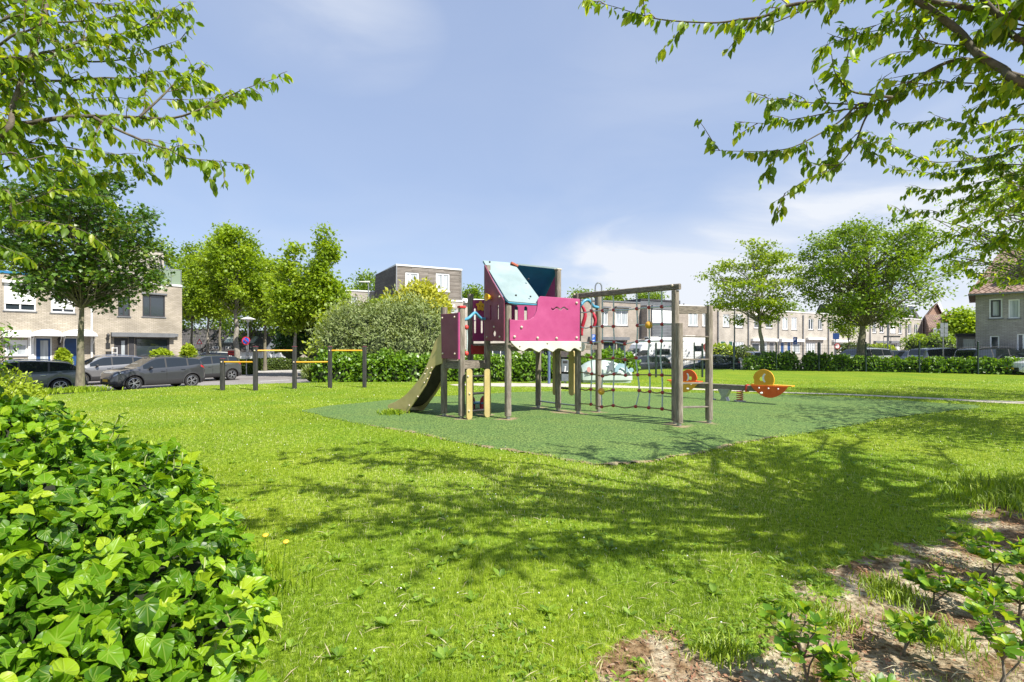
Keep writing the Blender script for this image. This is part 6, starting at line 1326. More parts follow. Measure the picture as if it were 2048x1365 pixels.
# street trees on the left
SG = 'slim street trees behind the parked cars on the left'
specT = [
 ('bright green street tree with its trunk just right of the brick house corner', 384, 50, 486, 650, 48, .13, 'cone', 0),
 ('bright green street tree with straight pale trunk, second from the brick house corner', 416, 47, 470, 645, 44, .15, 'cone', 1),
 ('street tree with dark trunk standing in line with the first black bar post', 440, 52, 462, 640, 44, .14, 'oval', 2),
 ('tallest broad bright green street tree of the left group, thick pale trunk', 473, 41, 450, 640, 62, .24, 'oval', 3),
 ('street tree with leaning brown trunk between the taller pole and the dark round shrub', 530, 45, 516, 655, 48, .15, 'dome', 4),
 ('slim street tree whose trunk stands before the dark round shrub', 590, 36, 484, 668, 50, .14, 'cone', 5),
 ('slender pointed street tree, rightmost of the left group, before the beige house', 651, 35.5, 450, 655, 43, .17, 'cone', 6)]
for lab, px, Y, yt, yb, hw, tr, shp, sd in specT:
    crown_tree('street_tree', lab, 'tree', px, Y, yt, yb, hw, L['lime'], M['bark2'] if sd in (1, 3, 5, 6) else M['bark'], trunk_r=tr, clumps=110 if hw > 55 else 85, per=125, lsize=.235, cr=.58, group=SG, shape=shp, seed=sd, hollow=.5)
BG = 'tree tops showing over the roofs'
for lab, px, Y, yt, yb, hw, zb in (('green tree far behind the houses beyond the left edge', -160, 52, 460, 640, 110, -.5), ('green tree behind the brick house with the roof room', 335, 60, 478, 640, 60, -.5), ('dark green tree behind the left houses, filling the gap under the cherry branches', 30, 48, 470, 600, 80, -.5), ('dense green tree behind the slim street trees', 500, 62, 520, 690, 75, -.5), ('dark leafy tree low behind the trunks of the slim street trees', 425, 66, 585, 706, 62, -.5), ('green tree filling the gap behind the two slim trees', 575, 58, 520, 690, 60, -.5), ('green tree top left of the timber box house behind the street lamp', 738, 66, 543, 640, 42, -.5),
                               ('small green tree top just right of the timber box house', 943, 68, 567, 640, 24, -.5), ('green tree top over the roof right of the playhouse', 1160, 78, 580, 640, 26, -.5), ('green tree top over the roof left of the hoop', 1228, 80, 577, 640, 32, -.5), ('green tree top over the roof behind the net beam', 1300, 82, 577, 640, 30, -.5), ('far green tree behind the thick leafy tree', 1590, 90, 600, 680, 50, -.5), ('small green tree in front of the orange roofs', 1930, 50, 618, 690, 26, -.15)):
    crown_tree('background_tree', lab, 'tree', px, Y, yt, yb, hw, L['lime'] if zb > -.3 or px < 400 else L['elm'], M['bark'], zb=zb, trunk_r=.16, clumps=60, per=60, lsize=.34, cr=.95, group=BG, seed=abs(px))
# trees on the right
crown_tree('locust_tree', 'slim light green tree with airy flat crown and pale trunk behind the seesaw', 'tree', 1527, 36, 474, 655, 96, L['locust'], M['bark2'], zb=-.1, trunk_r=.17, clumps=85, per=100, lsize=.19, cr=.66, shape='dome', seed=31, crown_px=1503, flat=.35, hollow=.6)
crown_tree('elm_tree', 'big round green tree with thick dark trunk behind the hedge on the right', 'tree', 1722, 34.3, 424, 665, 142, L['elm'], M['bark'], zb=-.1, trunk_r=.30, clumps=230, per=85, lsize=.19, cr=.54, shape='vase', seed=33, crown_px=1735, hollow=.35)
crown_tree('young_tree', 'small young tree with thin trunk beside the dark blue square sign', 'tree', 1697, 42, 592, 682, 36, L['lime'], M['bark'], zb=-.1, trunk_r=.07, clumps=30, per=60, lsize=.2, cr=.5, shape='oval', seed=35)
crown_tree('small_leaved_tree', 'airy small-leaved tree at the right edge, hanging over the grey brick house', 'tree', 2150, 13.5, 250, 600, 250, L['cherry'], M['bark'], zb=0, trunk_r=.12, clumps=190, per=55, lsize=.085, cr=.42, tmpl='laurel', shape='dome', seed=37, crown_px=2125, hollow=.35, wid=1.3)
# maple at the left
mp_ = crown_tree('maple_tree', 'dark green maple with sturdy trunk on the lawn edge in front of the left houses', 'tree', 160, 18.9, 322, 632, 158, L['maple'], M['bark'], zb=-.05, trunk_r=.125, clumps=185, per=95, lsize=.135, cr=.42, tmpl='maple', shape='dome', seed=41, crown_px=170, hollow=.3, depthk=.95)
g0 = G(160, 778)
# ---- near cherry trees ----
def cherry(name, lab, trunk_pts, trunk_r, limbs, leaf_s, seed, hidden=None, twig_gap=.10, group=None):
    global rng
    random.seed(seed); rng = np.random.default_rng(seed); t = thing(name, lab, 'tree', trunk_pts[0], group=group)
    tb = MB(); tw = MB(); tb.tube(smooth_path(trunk_pts, 4), np.interp(np.linspace(0, 1, 4*(len(trunk_pts)-1)+1), [0, 1], [trunk_r, trunk_r*.55]).tolist(), 12)
    LP = []; LD = []; LN = []; LS = []; LR = []
    def leafrun(path, gap, s0, start=.0, den=1.0):
        seg = [(path[i], path[i+1]) for i in range(len(path)-1)]; tot = sum((b-a).length for a, b in seg); acc = 0; sgn = 1
        for a, b in seg:
            d = (b-a); l = d.length
            if l < 1e-5: continue
            d = d/l; x = 0
            while x < l:
                u = (acc+x)/tot
                if u >= start and random.random() < den:
                    side = d.cross(Vector((0, 0, 1))); side = side.normalized() if side.length > .1 else Vector((1, 0, 0)); sgn = -sgn
                    for rep in range(random.choice((1, 1, 2, 3, 4))):
                        dd = d*random.uniform(.1, .7)+side*sgn*random.uniform(.15, .8)+Vector((0, 0, -random.uniform(.35, 1.25)))+Vector((random.gauss(0, .2), random.gauss(0, .2), random.gauss(0, .15)))
                        nn = Vector((random.gauss(0, .5), random.gauss(0, .5), random.uniform(.3, 1)))+side*sgn*.5; sgn = random.choice((-1, 1)) if rep else sgn; p = a+d*(x+random.gauss(0, .006))+Vector((random.gauss(0, .012), random.gauss(0, .012), random.gauss(-.004, .008)))
                        LP.append(p); LD.append(dd); LN.append(nn); LS.append(s0*random.uniform(.45, 1.25)); LR.append(random.random())
                x += gap*1.5*random.uniform(.3, 1.9)
            acc += l
    def twigs(path, L0, L1, gap, r, s0, start=.15, lvl=0):
        tot = sum((path[i+1]-path[i]).length for i in range(len(path)-1)); n_ = max(1, int(tot/gap)); cum = [0]
        for i in range(len(path)-1): cum.append(cum[-1]+(path[i+1]-path[i]).length)
        for k in range(n_):
            u = start+(1-start)*(k+random.random())/n_; q = u*tot; i = max(j for j in range(len(cum)) if cum[j] <= q+1e-6); i = min(i, len(path)-2); a = path[i].lerp(path[i+1], (q-cum[i])/max(1e-6, cum[i+1]-cum[i])); d = (path[i+1]-path[i]).normalized()
            side = Vector((random.gauss(0, 1), random.gauss(0, 1), random.gauss(.1, .6))); side = (side-d*side.dot(d)).normalized(); l = random.uniform(L0, L1)*(1.15-.6*u); dirn = (d*random.uniform(.5, 1.1)+side*.8).normalized()
            pts = [a]; p = a.copy()
            for s_ in range(4): dirn = (dirn+Vector((random.gauss(0, .12), random.gauss(0, .12), random.gauss(0, .1)-.05))).normalized(); p = p+dirn*l/4; pts.append(p.copy())
            tw.tube(pts, [r, r*.85, r*.7, r*.5, r*.3], 4, cap=False); leafrun(pts, .023, s0, .12)
            if lvl == 0 and l > .3: twigs(pts, L0*.5, L1*.5, .13, r*.6, s0, .2, 1)
    for pts, r0, r1, dens in limbs:
        sp_ = smooth_path(pts, 5); tb.tube(sp_, (r1*.45+(r0-r1*.45)*(1-np.linspace(0, 1, len(sp_)))**1.3).tolist() if r1 < .01 else np.linspace(r0, r1, len(sp_)).tolist(), 7, cap=False)
        if dens > 0: twigs(sp_, .16, .42, twig_gap/dens, .0035, leaf_s, .05); leafrun(sp_, .028, leaf_s, .45)
    if hidden: hidden(tb, tw, leafrun, twigs)
    tb.build('trunk', M['barkd'], t, smooth=True); tw.build('twigs', M['twig'], t, smooth=True)
    leaves('crown', [tuple(p) for p in LP], [tuple(p) for p in LD], [tuple(p) for p in LN], np.array(LS), 'cherry', L['cherry'], t, np.array(LR)); return t
def pl(pts, Y0, Y1): n_ = len(pts); return [P(px, py, Y0+(Y1-Y0)*i/(n_-1)) for i, (px, py) in enumerate(pts)]
lt = [Vector((-5.9, 4.4, -.05)), Vector((-5.85, 4.4, 1.4)), Vector((-5.7, 4.3, 3.0)), Vector((-5.6, 4.3, 5.2))]
def lj(z, pts, Y0, Y1): q = pl(pts, Y0, Y1); return [Vector((-5.75, 4.35, z)), Vector(((-5.75+q[0].x)/2, (4.35+q[0].y)/2, (z+q[0].z)/2+.1))]+q
limbs = [
 (lj(2.4, [(0, 260), (62, 246), (144, 234), (246, 234), (349, 236), (431, 205), (490, 178), (556, 156)], 3.8, 4.0), .03, .004, 1.0),
 (pl([(189, 236), (240, 262), (304, 289), (340, 300), (369, 316), (430, 322), (500, 330)], 3.8, 3.7), .012, .003, .8),
 (lj(2.6, [(0, 168), (49, 162), (123, 162), (205, 156), (262, 156), (330, 142), (375, 150)], 4.0, 4.3), .02, .004, 1.1),
 (pl([(279, 234), (320, 197), (353, 164), (385, 145), (414, 125)], 3.8, 4.2), .010, .003, 1.0),
 (lj(2.8, [(60, 118), (103, 103), (185, 78), (267, 62), (320, 35), (368, 4)], 4.0, 4.2), .016, .003, 1.1),
 (pl([(98, 103), (172, 123), (250, 118), (320, 94), (365, 78)], 4.0, 4.4), .010, .003, 1.0),
 (lj(2.2, [(0, 275), (25, 213), (53, 135), (82, 62), (98, -10), (110, -90)], 3.5, 3.9), .022, .012, .9),
 (lj(2.2, [(0, 266), (49, 283), (123, 293), (197, 306), (255, 312), (300, 330)], 3.8, 4.3), .014, .003, 1.1),
 (lj(2.0, [(0, 380), (25, 437), (82, 443), (140, 453), (185, 472), (222, 505)], 3.6, 3.4), .010, .003, .3),
 (lj(2.6, [(0, 43), (103, 45), (185, 41), (240, 30), (290, 14)], 4.2, 4.6), .018, .003, 1.1),
 (lj(2.1, [(0, 340), (60, 330), (130, 345), (200, 350), (270, 340), (300, 342)], 4.3, 4.9), .012, .003, .9),
 (lj(2.1, [(0, 420), (60, 400), (120, 380), (180, 385), (230, 410)], 4.6, 5.0), .010, .003, .8),
 (lj(2.6, [(0, 90), (60, 60), (130, 20), (170, -30)], 3.4, 3.4), .014, .004, 1.0),
 (lj(2.4, [(0, 200), (80, 195), (160, 200), (230, 195), (290, 205)], 4.5, 5.0), .014, .004, 1.1),
 (lj(2.3, [(0, 310), (50, 320), (110, 310), (170, 330)], 3.3, 3.6), .010, .003, .8),
 (lj(3.0, [(0, 20), (100, 0), (220, 10), (310, 20), (350, 40)], 4.6, 5.2), .014, .003, 1.1),
 (lj(2.9, [(0, 120), (70, 130), (150, 95), (240, 100)], 3.4, 3.9), .010, .003, 1.0),
 (lj(2.5, [(-40, 480), (20, 500), (60, 520)], 3.5, 3.3), .008, .003, .2)]
def in_frame(p, m=1.0): return p.y > .1 and abs(p.x) < 1.06*p.y*m+.15 and p.z < CH+.72*p.y+.15
def hid_left(tb, tw, leafrun, twigs):
    for i in range(60):
        for _ in range(30):
            p = Vector((random.gauss(-6.2, 1.6), random.gauss(4.2, 1.7), random.uniform(3.2, 7.2)))
            if not in_frame(p): break
        else: continue
        s_ = Vector((-5.7, 4.3, random.uniform(2.5, 5))); q = branch_path(s_, p, .05, .05, 5); tb.tube(q, np.linspace(.03, .006, 6).tolist(), 5, cap=False); twigs(q, .3, .6, .16, .004, .09, .35)
cherry('cherry_tree', 'leafy cherry tree whose branches reach in from the left edge of the picture', lt, .14, limbs, .076, 101, hid_left, group='cherry trees framing the view')
rt = [Vector((4.9, 2.9, -.05)), Vector((4.85, 2.9, 1.2)), Vector((4.9, 3.0, 2.2)), Vector((4.7, 2.6, 3.6))]
def rj(pts, Y0, Y1, z=2.2): q = list(reversed(pl(pts, Y0, Y1))); return [Vector((4.88, 2.95, z)), Vector(((4.88+q[0].x)/2, (2.95+q[0].y)/2, (z+q[0].z)/2+.06))]+q
limbs = [
 (rj([(1740, -60), (1832, 0), (1915, 61), (1954, 108), (2006, 139), (2060, 172)], 3.3, 2.9, 2.3), .024, .02, .35),
 (rj([(1930, -60), (1967, 0), (2010, 43), (2060, 90)], 3.2, 3.0, 2.5), .018, .016, .35),
 (rj([(1169, 0), (1225, 13), (1281, 30), (1333, 41), (1429, 46), (1485, 39), (1529, 33), (1572, 13), (1637, 2), (1740, -20), (1900, 10)], 3.6, 3.2, 2.9), .02, .003, .42),
 (pl([(1620, 12), (1594, 26), (1533, 50), (1463, 52)], 3.4, 3.5), .008, .003, .5),
 (rj([(1472, 243), (1533, 247), (1594, 238), (1637, 230), (1680, 221), (1745, 212), (1784, 195), (1828, 160), (1915, 120), (2000, 140)], 3.8, 3.2, 2.3), .016, .003, .75),
 (pl([(1745, 212), (1719, 208), (1680, 243), (1637, 269), (1585, 295), (1533, 303), (1481, 303), (1420, 301)], 3.5, 3.2), .008, .003, .40),
 (pl([(1745, 212), (1728, 243), (1706, 295), (1672, 334), (1620, 356), (1568, 388)], 3.5, 3.4), .008, .003, .55),
 (pl([(1784, 195), (1740, 190), (1702, 182), (1672, 150), (1663, 108)], 2.6, 2.5), .008, .004, .5),
 (pl([(1745, 212), (1680, 208), (1594, 204), (1520, 195)], 3.5, 3.9), .007, .003, .7),
 (rj([(1793, 338), (1876, 347), (1941, 336), (2048, 330)], 5.9, 5.2, 2.2), .010, .003, .9),
 (rj([(1732, 260), (1810, 303), (1876, 325), (1984, 312), (2060, 290)], 5.9, 5.0, 2.2), .010, .003, .9),
 (rj([(1784, 420), (1876, 425), (1962, 390), (2048, 373)], 6.1, 5.4, 2.1), .010, .003, .9),
 (rj([(1810, 373), (1880, 380), (1960, 365), (2060, 350)], 5.8, 5.0, 2.1), .010, .003, .9),
 (rj([(1854, 499), (1919, 468), (1984, 438), (2060, 405)], 6.2, 5.5, 2.0), .010, .003, .75),
 (rj([(1897, 507), (1962, 490), (2060, 477)], 6.4, 5.6, 2.0), .010, .003, .9),
 (rj([(1906, 520), (1962, 551), (2060, 559)], 6.6, 5.8, 1.9), .010, .003, .9),
 (rj([(1767, 204), (1854, 169), (1980, 169), (2060, 180)], 3.4, 3.1, 2.2), .012, .004, .8),
 (rj([(1780, 130), (1850, 90), (1930, 90), (2050, 60)], 3.4, 3.0, 2.4), .010, .003, .8),
 (rj([(1720, 70), (1780, 40), (1880, 30), (2050, 10)], 3.7, 3.2, 2.6), .010, .003, .7),
 (rj([(1800, 250), (1880, 240), (1960, 250), (2060, 230)], 4.8, 4.2, 2.2), .010, .003, .9),
 (rj([(1880, 300), (1950, 280), (2060, 260)], 4.8, 4.4, 2.1), .010, .003, 1.0),
 (rj([(1930, 430), (1990, 400), (2060, 380)], 5.2, 4.6, 2.0), .010, .003, 1.0),
 (rj([(1960, 520), (2010, 470), (2060, 440)], 5.6, 5.0, 1.9), .010, .003, 1.0),
 (rj([(1500, 130), (1560, 95), (1640, 70), (1720, 60), (1800, 50)], 3.6, 3.4, 2.6), .007, .003, .0)]
limbs[-1] = (rj([(1640, 95), (1680, 80), (1760, 60), (1850, 45), (2000, 40)], 3.9, 3.4, 2.6), .008, .003, .8)
def hid_right(tb, tw, leafrun, twigs):
    k = 0; tries = 0
    while k < 64 and tries < 4000:
        tries += 1; sx = random.uniform(-4, 7.5); sy = random.uniform(2.8, 10.4); z = random.uniform(3.0, 6.4)
        if ((sx-2.2)/6.2)**2+((sy-6.4)/3.8)**2 > 1: continue
        if sx > 3.2 and random.random() < .55: continue
        p = Vector((sx+.613*z, sy-.571*z, z))
        if in_frame(p): continue
        s_ = Vector((4.75, 2.7, random.uniform(2.2, 3.5))); q = branch_path(s_, p, .05, .04, 6); tb.tube(q, np.linspace(.012+.010*(p-s_).length, .007, 7).tolist(), 6, cap=False); twigs(q, .3, .75, .44, .005, .085, .55); k += 1
cherry('cherry_tree', 'cherry tree with thick mossy limbs and drooping leaves reaching in from the right edge', rt, .16, limbs, .074, 202, hid_right, group='cherry trees framing the view')
# trees beyond the right edge that shade the play surface and the lawn
def shade_tree(lab, x, y, zl, zt, rx, n_, seed):
    t = crown_tree('shade_tree', lab, 'tree', 1024, 1, 0, 0, 1, L['elm'], M['bark']) if False else None
    global rng
    random.seed(seed); rng = np.random.default_rng(seed); t = thing('shade_tree', lab, 'tree', (x, y, 0)); tb = MB(); tb.tube([(x, y, -.1), (x+.05, y, zl*.6), (x, y+.1, zl+(zt-zl)*.6)], [.17, .13, .05], 8); Pp = []
    for i in range(n_):
        for _ in range(50):
            a = random.uniform(0, 6.28); r = rx*math.sqrt(random.random()); p = Vector((x+r*math.cos(a), y+r*math.sin(a), random.uniform(zl, zt)))
            if not in_frame(p, 1.04): break
        else: continue
        tb.tube(branch_path((x, y, min(p.z-.3, zl+random.random())), p, .05, .04, 4), [.03, .024, .018, .012, .006], 5, cap=False); Pp.append(tuple(p))
    C = np.array(Pp); per = 110; m = len(C)*per; pos = np.repeat(C, per, 0)+rng.normal(size=(m, 3))*np.array([.45, .45, .25]); tb.build('trunk', M['bark'], t, smooth=True)
    leaves('crown', pos, unit(m), unit(m)*.5+np.array([0, 0, 1]), .12*(.7+.6*rng.random(m)), 'quad', L['elm'], t)
shade_tree('tree beyond the right edge whose shadow falls across the play surface', 11.3, 8.6, 3.0, 5.6, 3.2, 60, 301)
shade_tree('tree beyond the right edge whose shadow falls on the far lawn', 18.8, 14.2, 3.4, 6.0, 2.4, 34, 302)
rng = np.random.default_rng(55); random.seed(55)
# ---- shrubs and hedges in the middle distance ----
lum = []
for i in range(17):
    px = 655+i*28.5; Y = 23.6+random.uniform(-.3, .3); g = (px-1024)/F*Y; h_ = random.uniform(.9, 1.25)
    lum.append((g, Y, .25, .62, .6, h_-.12))
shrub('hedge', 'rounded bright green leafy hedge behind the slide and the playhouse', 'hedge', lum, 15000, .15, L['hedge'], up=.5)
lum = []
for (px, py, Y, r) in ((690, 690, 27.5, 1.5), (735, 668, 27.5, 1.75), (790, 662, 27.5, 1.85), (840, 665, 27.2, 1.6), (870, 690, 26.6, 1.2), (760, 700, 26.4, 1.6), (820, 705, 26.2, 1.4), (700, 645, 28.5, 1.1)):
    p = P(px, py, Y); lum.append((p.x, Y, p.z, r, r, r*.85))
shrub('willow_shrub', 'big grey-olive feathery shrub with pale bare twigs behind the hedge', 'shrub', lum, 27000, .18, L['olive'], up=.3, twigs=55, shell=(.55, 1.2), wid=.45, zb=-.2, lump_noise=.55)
lum = []
for (px, py, Y, r) in ((838, 592, 31, .8), (845, 612, 31, 1.2), (820, 628, 30.5, 1.4), (862, 630, 31, 1.1), (845, 640, 31, 1.5)):
    p = P(px, py, Y); lum.append((p.x, Y, p.z, r, r, r))
shrub('golden_shrub', 'golden yellow-green shrub in front of the timber box house', 'shrub', lum, 5200, .30, L['yellow'], up=.3, zb=-.3, shell=(.5, 1.2), lump_noise=.4, wid=.6)
lum = [(*P(790, 622, 32), 1.3, 1.1, .8), (*P(770, 632, 32), 1.2, 1.1, .8), (*P(770, 660, 31), 1.6, 1.4, 1.6)]
shrub('green_shrub', 'mid-green shrub against the left corner of the timber box house', 'shrub', lum, 3500, .26, L['lime'], zb=-.3)
lum = [(*P(605, 680, 38), 1.7, 1.5, 1.5), (*P(585, 695, 38), 1.2, 1.2, 1.2), (*P(628, 690, 38), 1.3, 1.2, 1.4)]
shrub('round_shrub', 'dense dark green rounded shrub behind the slim street tree', 'shrub', lum, 6000, .22, L['dark'], zb=-.5)
lum = [(*P(665, 665, 33), 1.0, 1.0, 1.2), (*P(690, 650, 33), 1.1, 1.0, 1.2), (*P(705, 680, 33), 1.3, 1.0, 1.4), (*P(650, 700, 33), 1.0, 1.0, .8)]
shrub('mottled_shrub', 'loose yellowish shrub right of the slender pointed tree', 'shrub', lum, 4200, .25, L['privet'], zb=-.5, shell=(.5, 1.15), lump_noise=.35)
lum = [(*P(625, 752, 23.6), .42, .4, .38), (*P(645, 750, 23.6), .38, .35, .36)]
shrub('grassy_shrub', 'small pale feathery shrub beside the black bar posts', 'shrub', lum, 2600, .20, L['olive'], zb=-.3, up=1.6, wid=.25, shell=(.4, 1.15))
def boxhedge(lab, pts, w_, h_, z0_, n_, size, lm=None, name='clipped_hedge', grp=None):
    """clipped hedge along a polyline of ground points"""
    t = thing(name, lab, 'hedge', (pts[0][0], pts[0][1], z0_), group=grp); mb = MB(); Ps = []; Ns = []; Ls = [math.dist(a, b) for a, b in zip(pts[:-1], pts[1:])]
    for (a, b), l in zip(zip(pts[:-1], pts[1:]), Ls):
        k = int(n_*l/sum(Ls)); d = np.array([(b[0]-a[0])/l, (b[1]-a[1])/l, 0]); s_ = np.array([d[1], -d[0], 0]); u = rng.random(k)*l; f = rng.random(k)
        wv = np.where(f < .38, 1.0, np.where(f < .5, -1.0, rng.uniform(-1, 1, k))); zv = np.where(f < .5, rng.random(k), 1.0); ww = 1+.12*(fbm(u+a[0], zv*2, 1.2)-.5)*2
        hh = h_*(1+.10*(fbm(u+a[0], wv, .7)-.5)*2)
        p = np.array([a[0], a[1], z0_])+d*u[:, None]+s_*(wv*w_/2*ww)[:, None]+np.array([0, 0, 1])*(zv*hh)[:, None]+rng.normal(size=(k, 3))*size*.28
        Ps.append(p); Ns.append(np.where((f < .5)[:, None], s_*wv[:, None], np.array([0, 0, 1.0])))
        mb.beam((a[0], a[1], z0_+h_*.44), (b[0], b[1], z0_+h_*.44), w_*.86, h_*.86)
    mb.build('dark_core', M['shade'], t); Pp = np.concatenate(Ps); Nn = np.concatenate(Ns); m = len(Pp)
    leaves('foliage', Pp, Nn*.4+unit(m)*.8+np.array([0, 0, .2]), Nn*.8+unit(m)*.6+np.array([0, 0, .3]), size*(.7+.6*rng.random(m)), 'quad', lm or L['box'], t); return t
def gp(px, py, z=-.5): g = G(px, py, z); return (g.x, g.y)
boxhedge('low clipped hedge beside the grey car, left of the black bar posts', [gp(445, 750), gp(506, 748)], 1.6, 1.0, -.52, 3600, .13)
boxhedge('long low clipped hedge along the far side of the road bend', [gp(512, 741), gp(600, 739), gp(688, 738)], 1.8, .95, -.52, 6500, .15)
boxhedge('dark hedge running behind the tree trunks left of the red box', [gp(372, 726), gp(450, 725)], 1.5, 1.3, -.52, 3000, .22, L['dark'])
lum = []; k = 0
hl = [(41.5, 19.2), (34.3, 24.9), (27.5, 30.3), (23.0, 33.5), (20.3, 34.4), (17.9, 35.0), (15.8, 35.4)]
for (a, b) in zip(hl[:-1], hl[1:]):
    l = math.dist(a, b); n_ = int(l/.85)
    for i in range(n_):
        t_ = (i+random.random()*.4)/n_; x = a[0]+(b[0]-a[0])*t_; y = a[1]+(b[1]-a[1])*t_; hh = random.uniform(.82, 1.04)+(.22 if 17 < x < 21.5 else 0); lum.append((x+random.uniform(-.1, .1), y+random.uniform(-.1, .1), .2, .72, .62, hh-.2))
shrub('hedge', 'long glossy green hedge behind the mesh fence on the right', 'hedge', lum, 30000, .17, L['hedge'], up=.5, zb=-.12)
for lab, px, py, Y, rx, rz, lm in (('yellow-green bush in the front garden of the green-doored house', 1443, 703, 45, 1.3, .7, 'privet'), ('dark green clipped bush by the green-doored house window', 1480, 706, 45, 1.5, .6, 'box'), ('light green round bush in front of the last beige house', 1832, 690, 46, 1.2, 1.0, 'lime'), ('green bush in front of the orange-roofed houses', 1880, 688, 44, 1.4, 1.1, 'elm'), ('flat clipped bush beside the young tree', 1710, 697, 44, 1.5, .5, 'box'), ('yellowish bush beside the street name sign', 1762, 701, 43, 1.1, .5, 'privet'),
                                  ('small yellow shrub between the blue doors and the silver car', 125, 716, 27.5, .22, .42, 'privet'), ('yellow flowering shrub under the dark-framed window', 322, 712, 30, .5, .32, 'privet'), ('thin yellow shrub at the brick house corner', 376, 706, 33, .35, .5, 'privet'), ('bright green leafy shrub behind the bike shell, above its rim', 1225, 722, 25.5, 1.1, .55, 'hedge'), ('green shrub beside the parking sign seen through the net', 1196, 733, 25.0, .9, .6, 'hedge'), ('green shrub seen beyond the bin under the playhouse', 1150, 742, 24.6, .8, .7, 'hedge')):
    p = P(px, py, Y); zb_ = -.5 if px < 1700 else -.15
    shrub('garden_shrub', lab, 'shrub', [(p.x, Y, max(p.z-rz*.3, zb_+.1), rx, rx*.8, rz*1.2), (p.x+rx*.4, Y+.1, max(p.z-rz*.6, zb_+.1), rx*.8, rx*.7, rz*1.1)], 1400, .17, L[lm], zb=zb_, group='garden shrubs')
# left mid bush and sprigs
lum = [(-7.95, 7.6, .42, .80, .8, .78), (-7.35, 7.3, .25, .58, .6, .58), (-8.2, 7.2, .45, .8, .8, .82), (-7.1, 6.9, .10, .42, .45, .40)]
shrub('privet_bush', 'yellow-green small-leaved bush at the left edge in front of the estate car', 'shrub', lum, 11000, .062, L['privet'], up=.6, tmpl='laurel', shell=(.86, 1.1))
mb = MB(); Pp = []; Dd = []
tsp = thing('leafy_sprig', 'tall loose sprigs of green leaves rising at the left edge above the bush', 'shrub', (-7.9, 7.7, 1.0))
for i in range(7):
    e = P(random.uniform(-20, 22), random.uniform(640, 690), 7.6); s_ = Vector((-7.8, 7.6, .6)); q = branch_path(s_, e, .03, .03, 6); mb.tube(q, np.linspace(.01, .003, 7).tolist(), 5)
    for j in range(70): k = 2+random.random()*4; a = q[int(k)].lerp(q[min(6, int(k)+1)], k % 1); Pp.append(tuple(a+Vector((random.gauss(0, .07), random.gauss(0, .07), random.gauss(0, .06))))); Dd.append((random.gauss(0, 1), random.gauss(0, 1), random.gauss(0, .6)))
mb.build('stems', M['twig'], tsp); leaves('foliage', Pp, Dd, unit(len(Pp))*.5+np.array([0, 0, 1]), .08*(.6+.8*rng.random(len(Pp))), 'laurel', L['hedge'], tsp)
# ---- ivy bank in the foreground ----
rng = np.random.default_rng(77); random.seed(77)
EDG = [(-.70, .9), (-.86, 1.35), (-1.07, 1.85), (-1.21, 2.3), (-1.42, 2.9), (-1.75, 3.4), (-2.25, 3.9), (-3.1, 4.5), (-4.2, 5.1)]
IVP = EDG+[(-8.0, 6.2), (-8.0, .9)]
HT = {'y': [.9, 1.4, 2.0, 2.6, 3.4, 4.2, 5.2, 6.2], 'h': [.42, .50, .61, .79, .93, .96, .92, .85]}
def ivy_h(x, y):
    d = np.where(inside(np.array(IVP), x, y), pdist(np.array(EDG), x, y, False), -1e-3)
    H = np.interp(y-.35*(x+1.2)*0, HT['y'], HT['h']); prof = np.where(d > 0, (1-np.exp(-np.maximum(d, 0)/.30)), 0)
    return H*prof*(1+.34*(fbm(x, y, 2.2)-.5)*2)+.20*(vnoise(x, y, 5.5)-.5)*prof, d
t = thing('ivy_bank', 'mound of glossy heart-shaped ivy leaves filling the lower left corner', 'ivy', (-2.5, 2.6, 0))
n_ = 150000; x = rng.uniform(-7.2, -.5, n_); y = rng.uniform(.9, 6.0, n_); h, d = ivy_h(x, y); e = .02
hx = (ivy_h(x+e, y)[0]-ivy_h(x-e, y)[0])/(2*e); hy = (ivy_h(x, y+e)[0]-ivy_h(x, y-e)[0])/(2*e); nz_ = np.stack([-hx, -hy, np.ones(n_)], 1); sl_ = np.linalg.norm(nz_, axis=1)
dist = np.hypot(x, y); keep = (d > 0) & (rng.random(n_) < np.clip(sl_/3.2, .25, 1)*np.clip(1.9/dist, .28, 1)) & (x/y > -1.5) & (np.hypot(np.hypot(x, y), 1.5-h) > 1.0)
x, y, h, nz_, dist = x[keep], y[keep], h[keep], nz_[keep]/sl_[keep, None], dist[keep]; m = len(x)
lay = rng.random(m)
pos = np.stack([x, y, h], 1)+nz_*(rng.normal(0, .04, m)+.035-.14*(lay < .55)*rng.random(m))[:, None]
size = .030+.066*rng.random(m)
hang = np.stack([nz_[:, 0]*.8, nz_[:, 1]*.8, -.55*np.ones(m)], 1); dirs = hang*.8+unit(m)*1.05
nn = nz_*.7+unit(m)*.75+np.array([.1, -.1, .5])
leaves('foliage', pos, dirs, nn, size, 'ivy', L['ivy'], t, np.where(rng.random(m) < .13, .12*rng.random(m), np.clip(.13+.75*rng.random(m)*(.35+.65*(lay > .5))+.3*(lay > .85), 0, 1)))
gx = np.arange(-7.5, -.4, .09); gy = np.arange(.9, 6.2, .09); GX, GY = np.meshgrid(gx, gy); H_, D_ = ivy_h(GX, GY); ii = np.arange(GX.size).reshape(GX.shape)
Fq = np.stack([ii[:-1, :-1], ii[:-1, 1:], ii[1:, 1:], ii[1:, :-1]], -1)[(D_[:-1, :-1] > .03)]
np_mesh('dark_core_sheet', np.stack([GX, GY, H_-.15], -1).reshape(-1, 3), Fq, M['deep'], t, True)  # dark sheet below the leaves, added to read as shaded gaps
M['stemg'] = pmat('pale_green_stems', (.22, .26, .08), (.30, .34, .12), .5, 20)
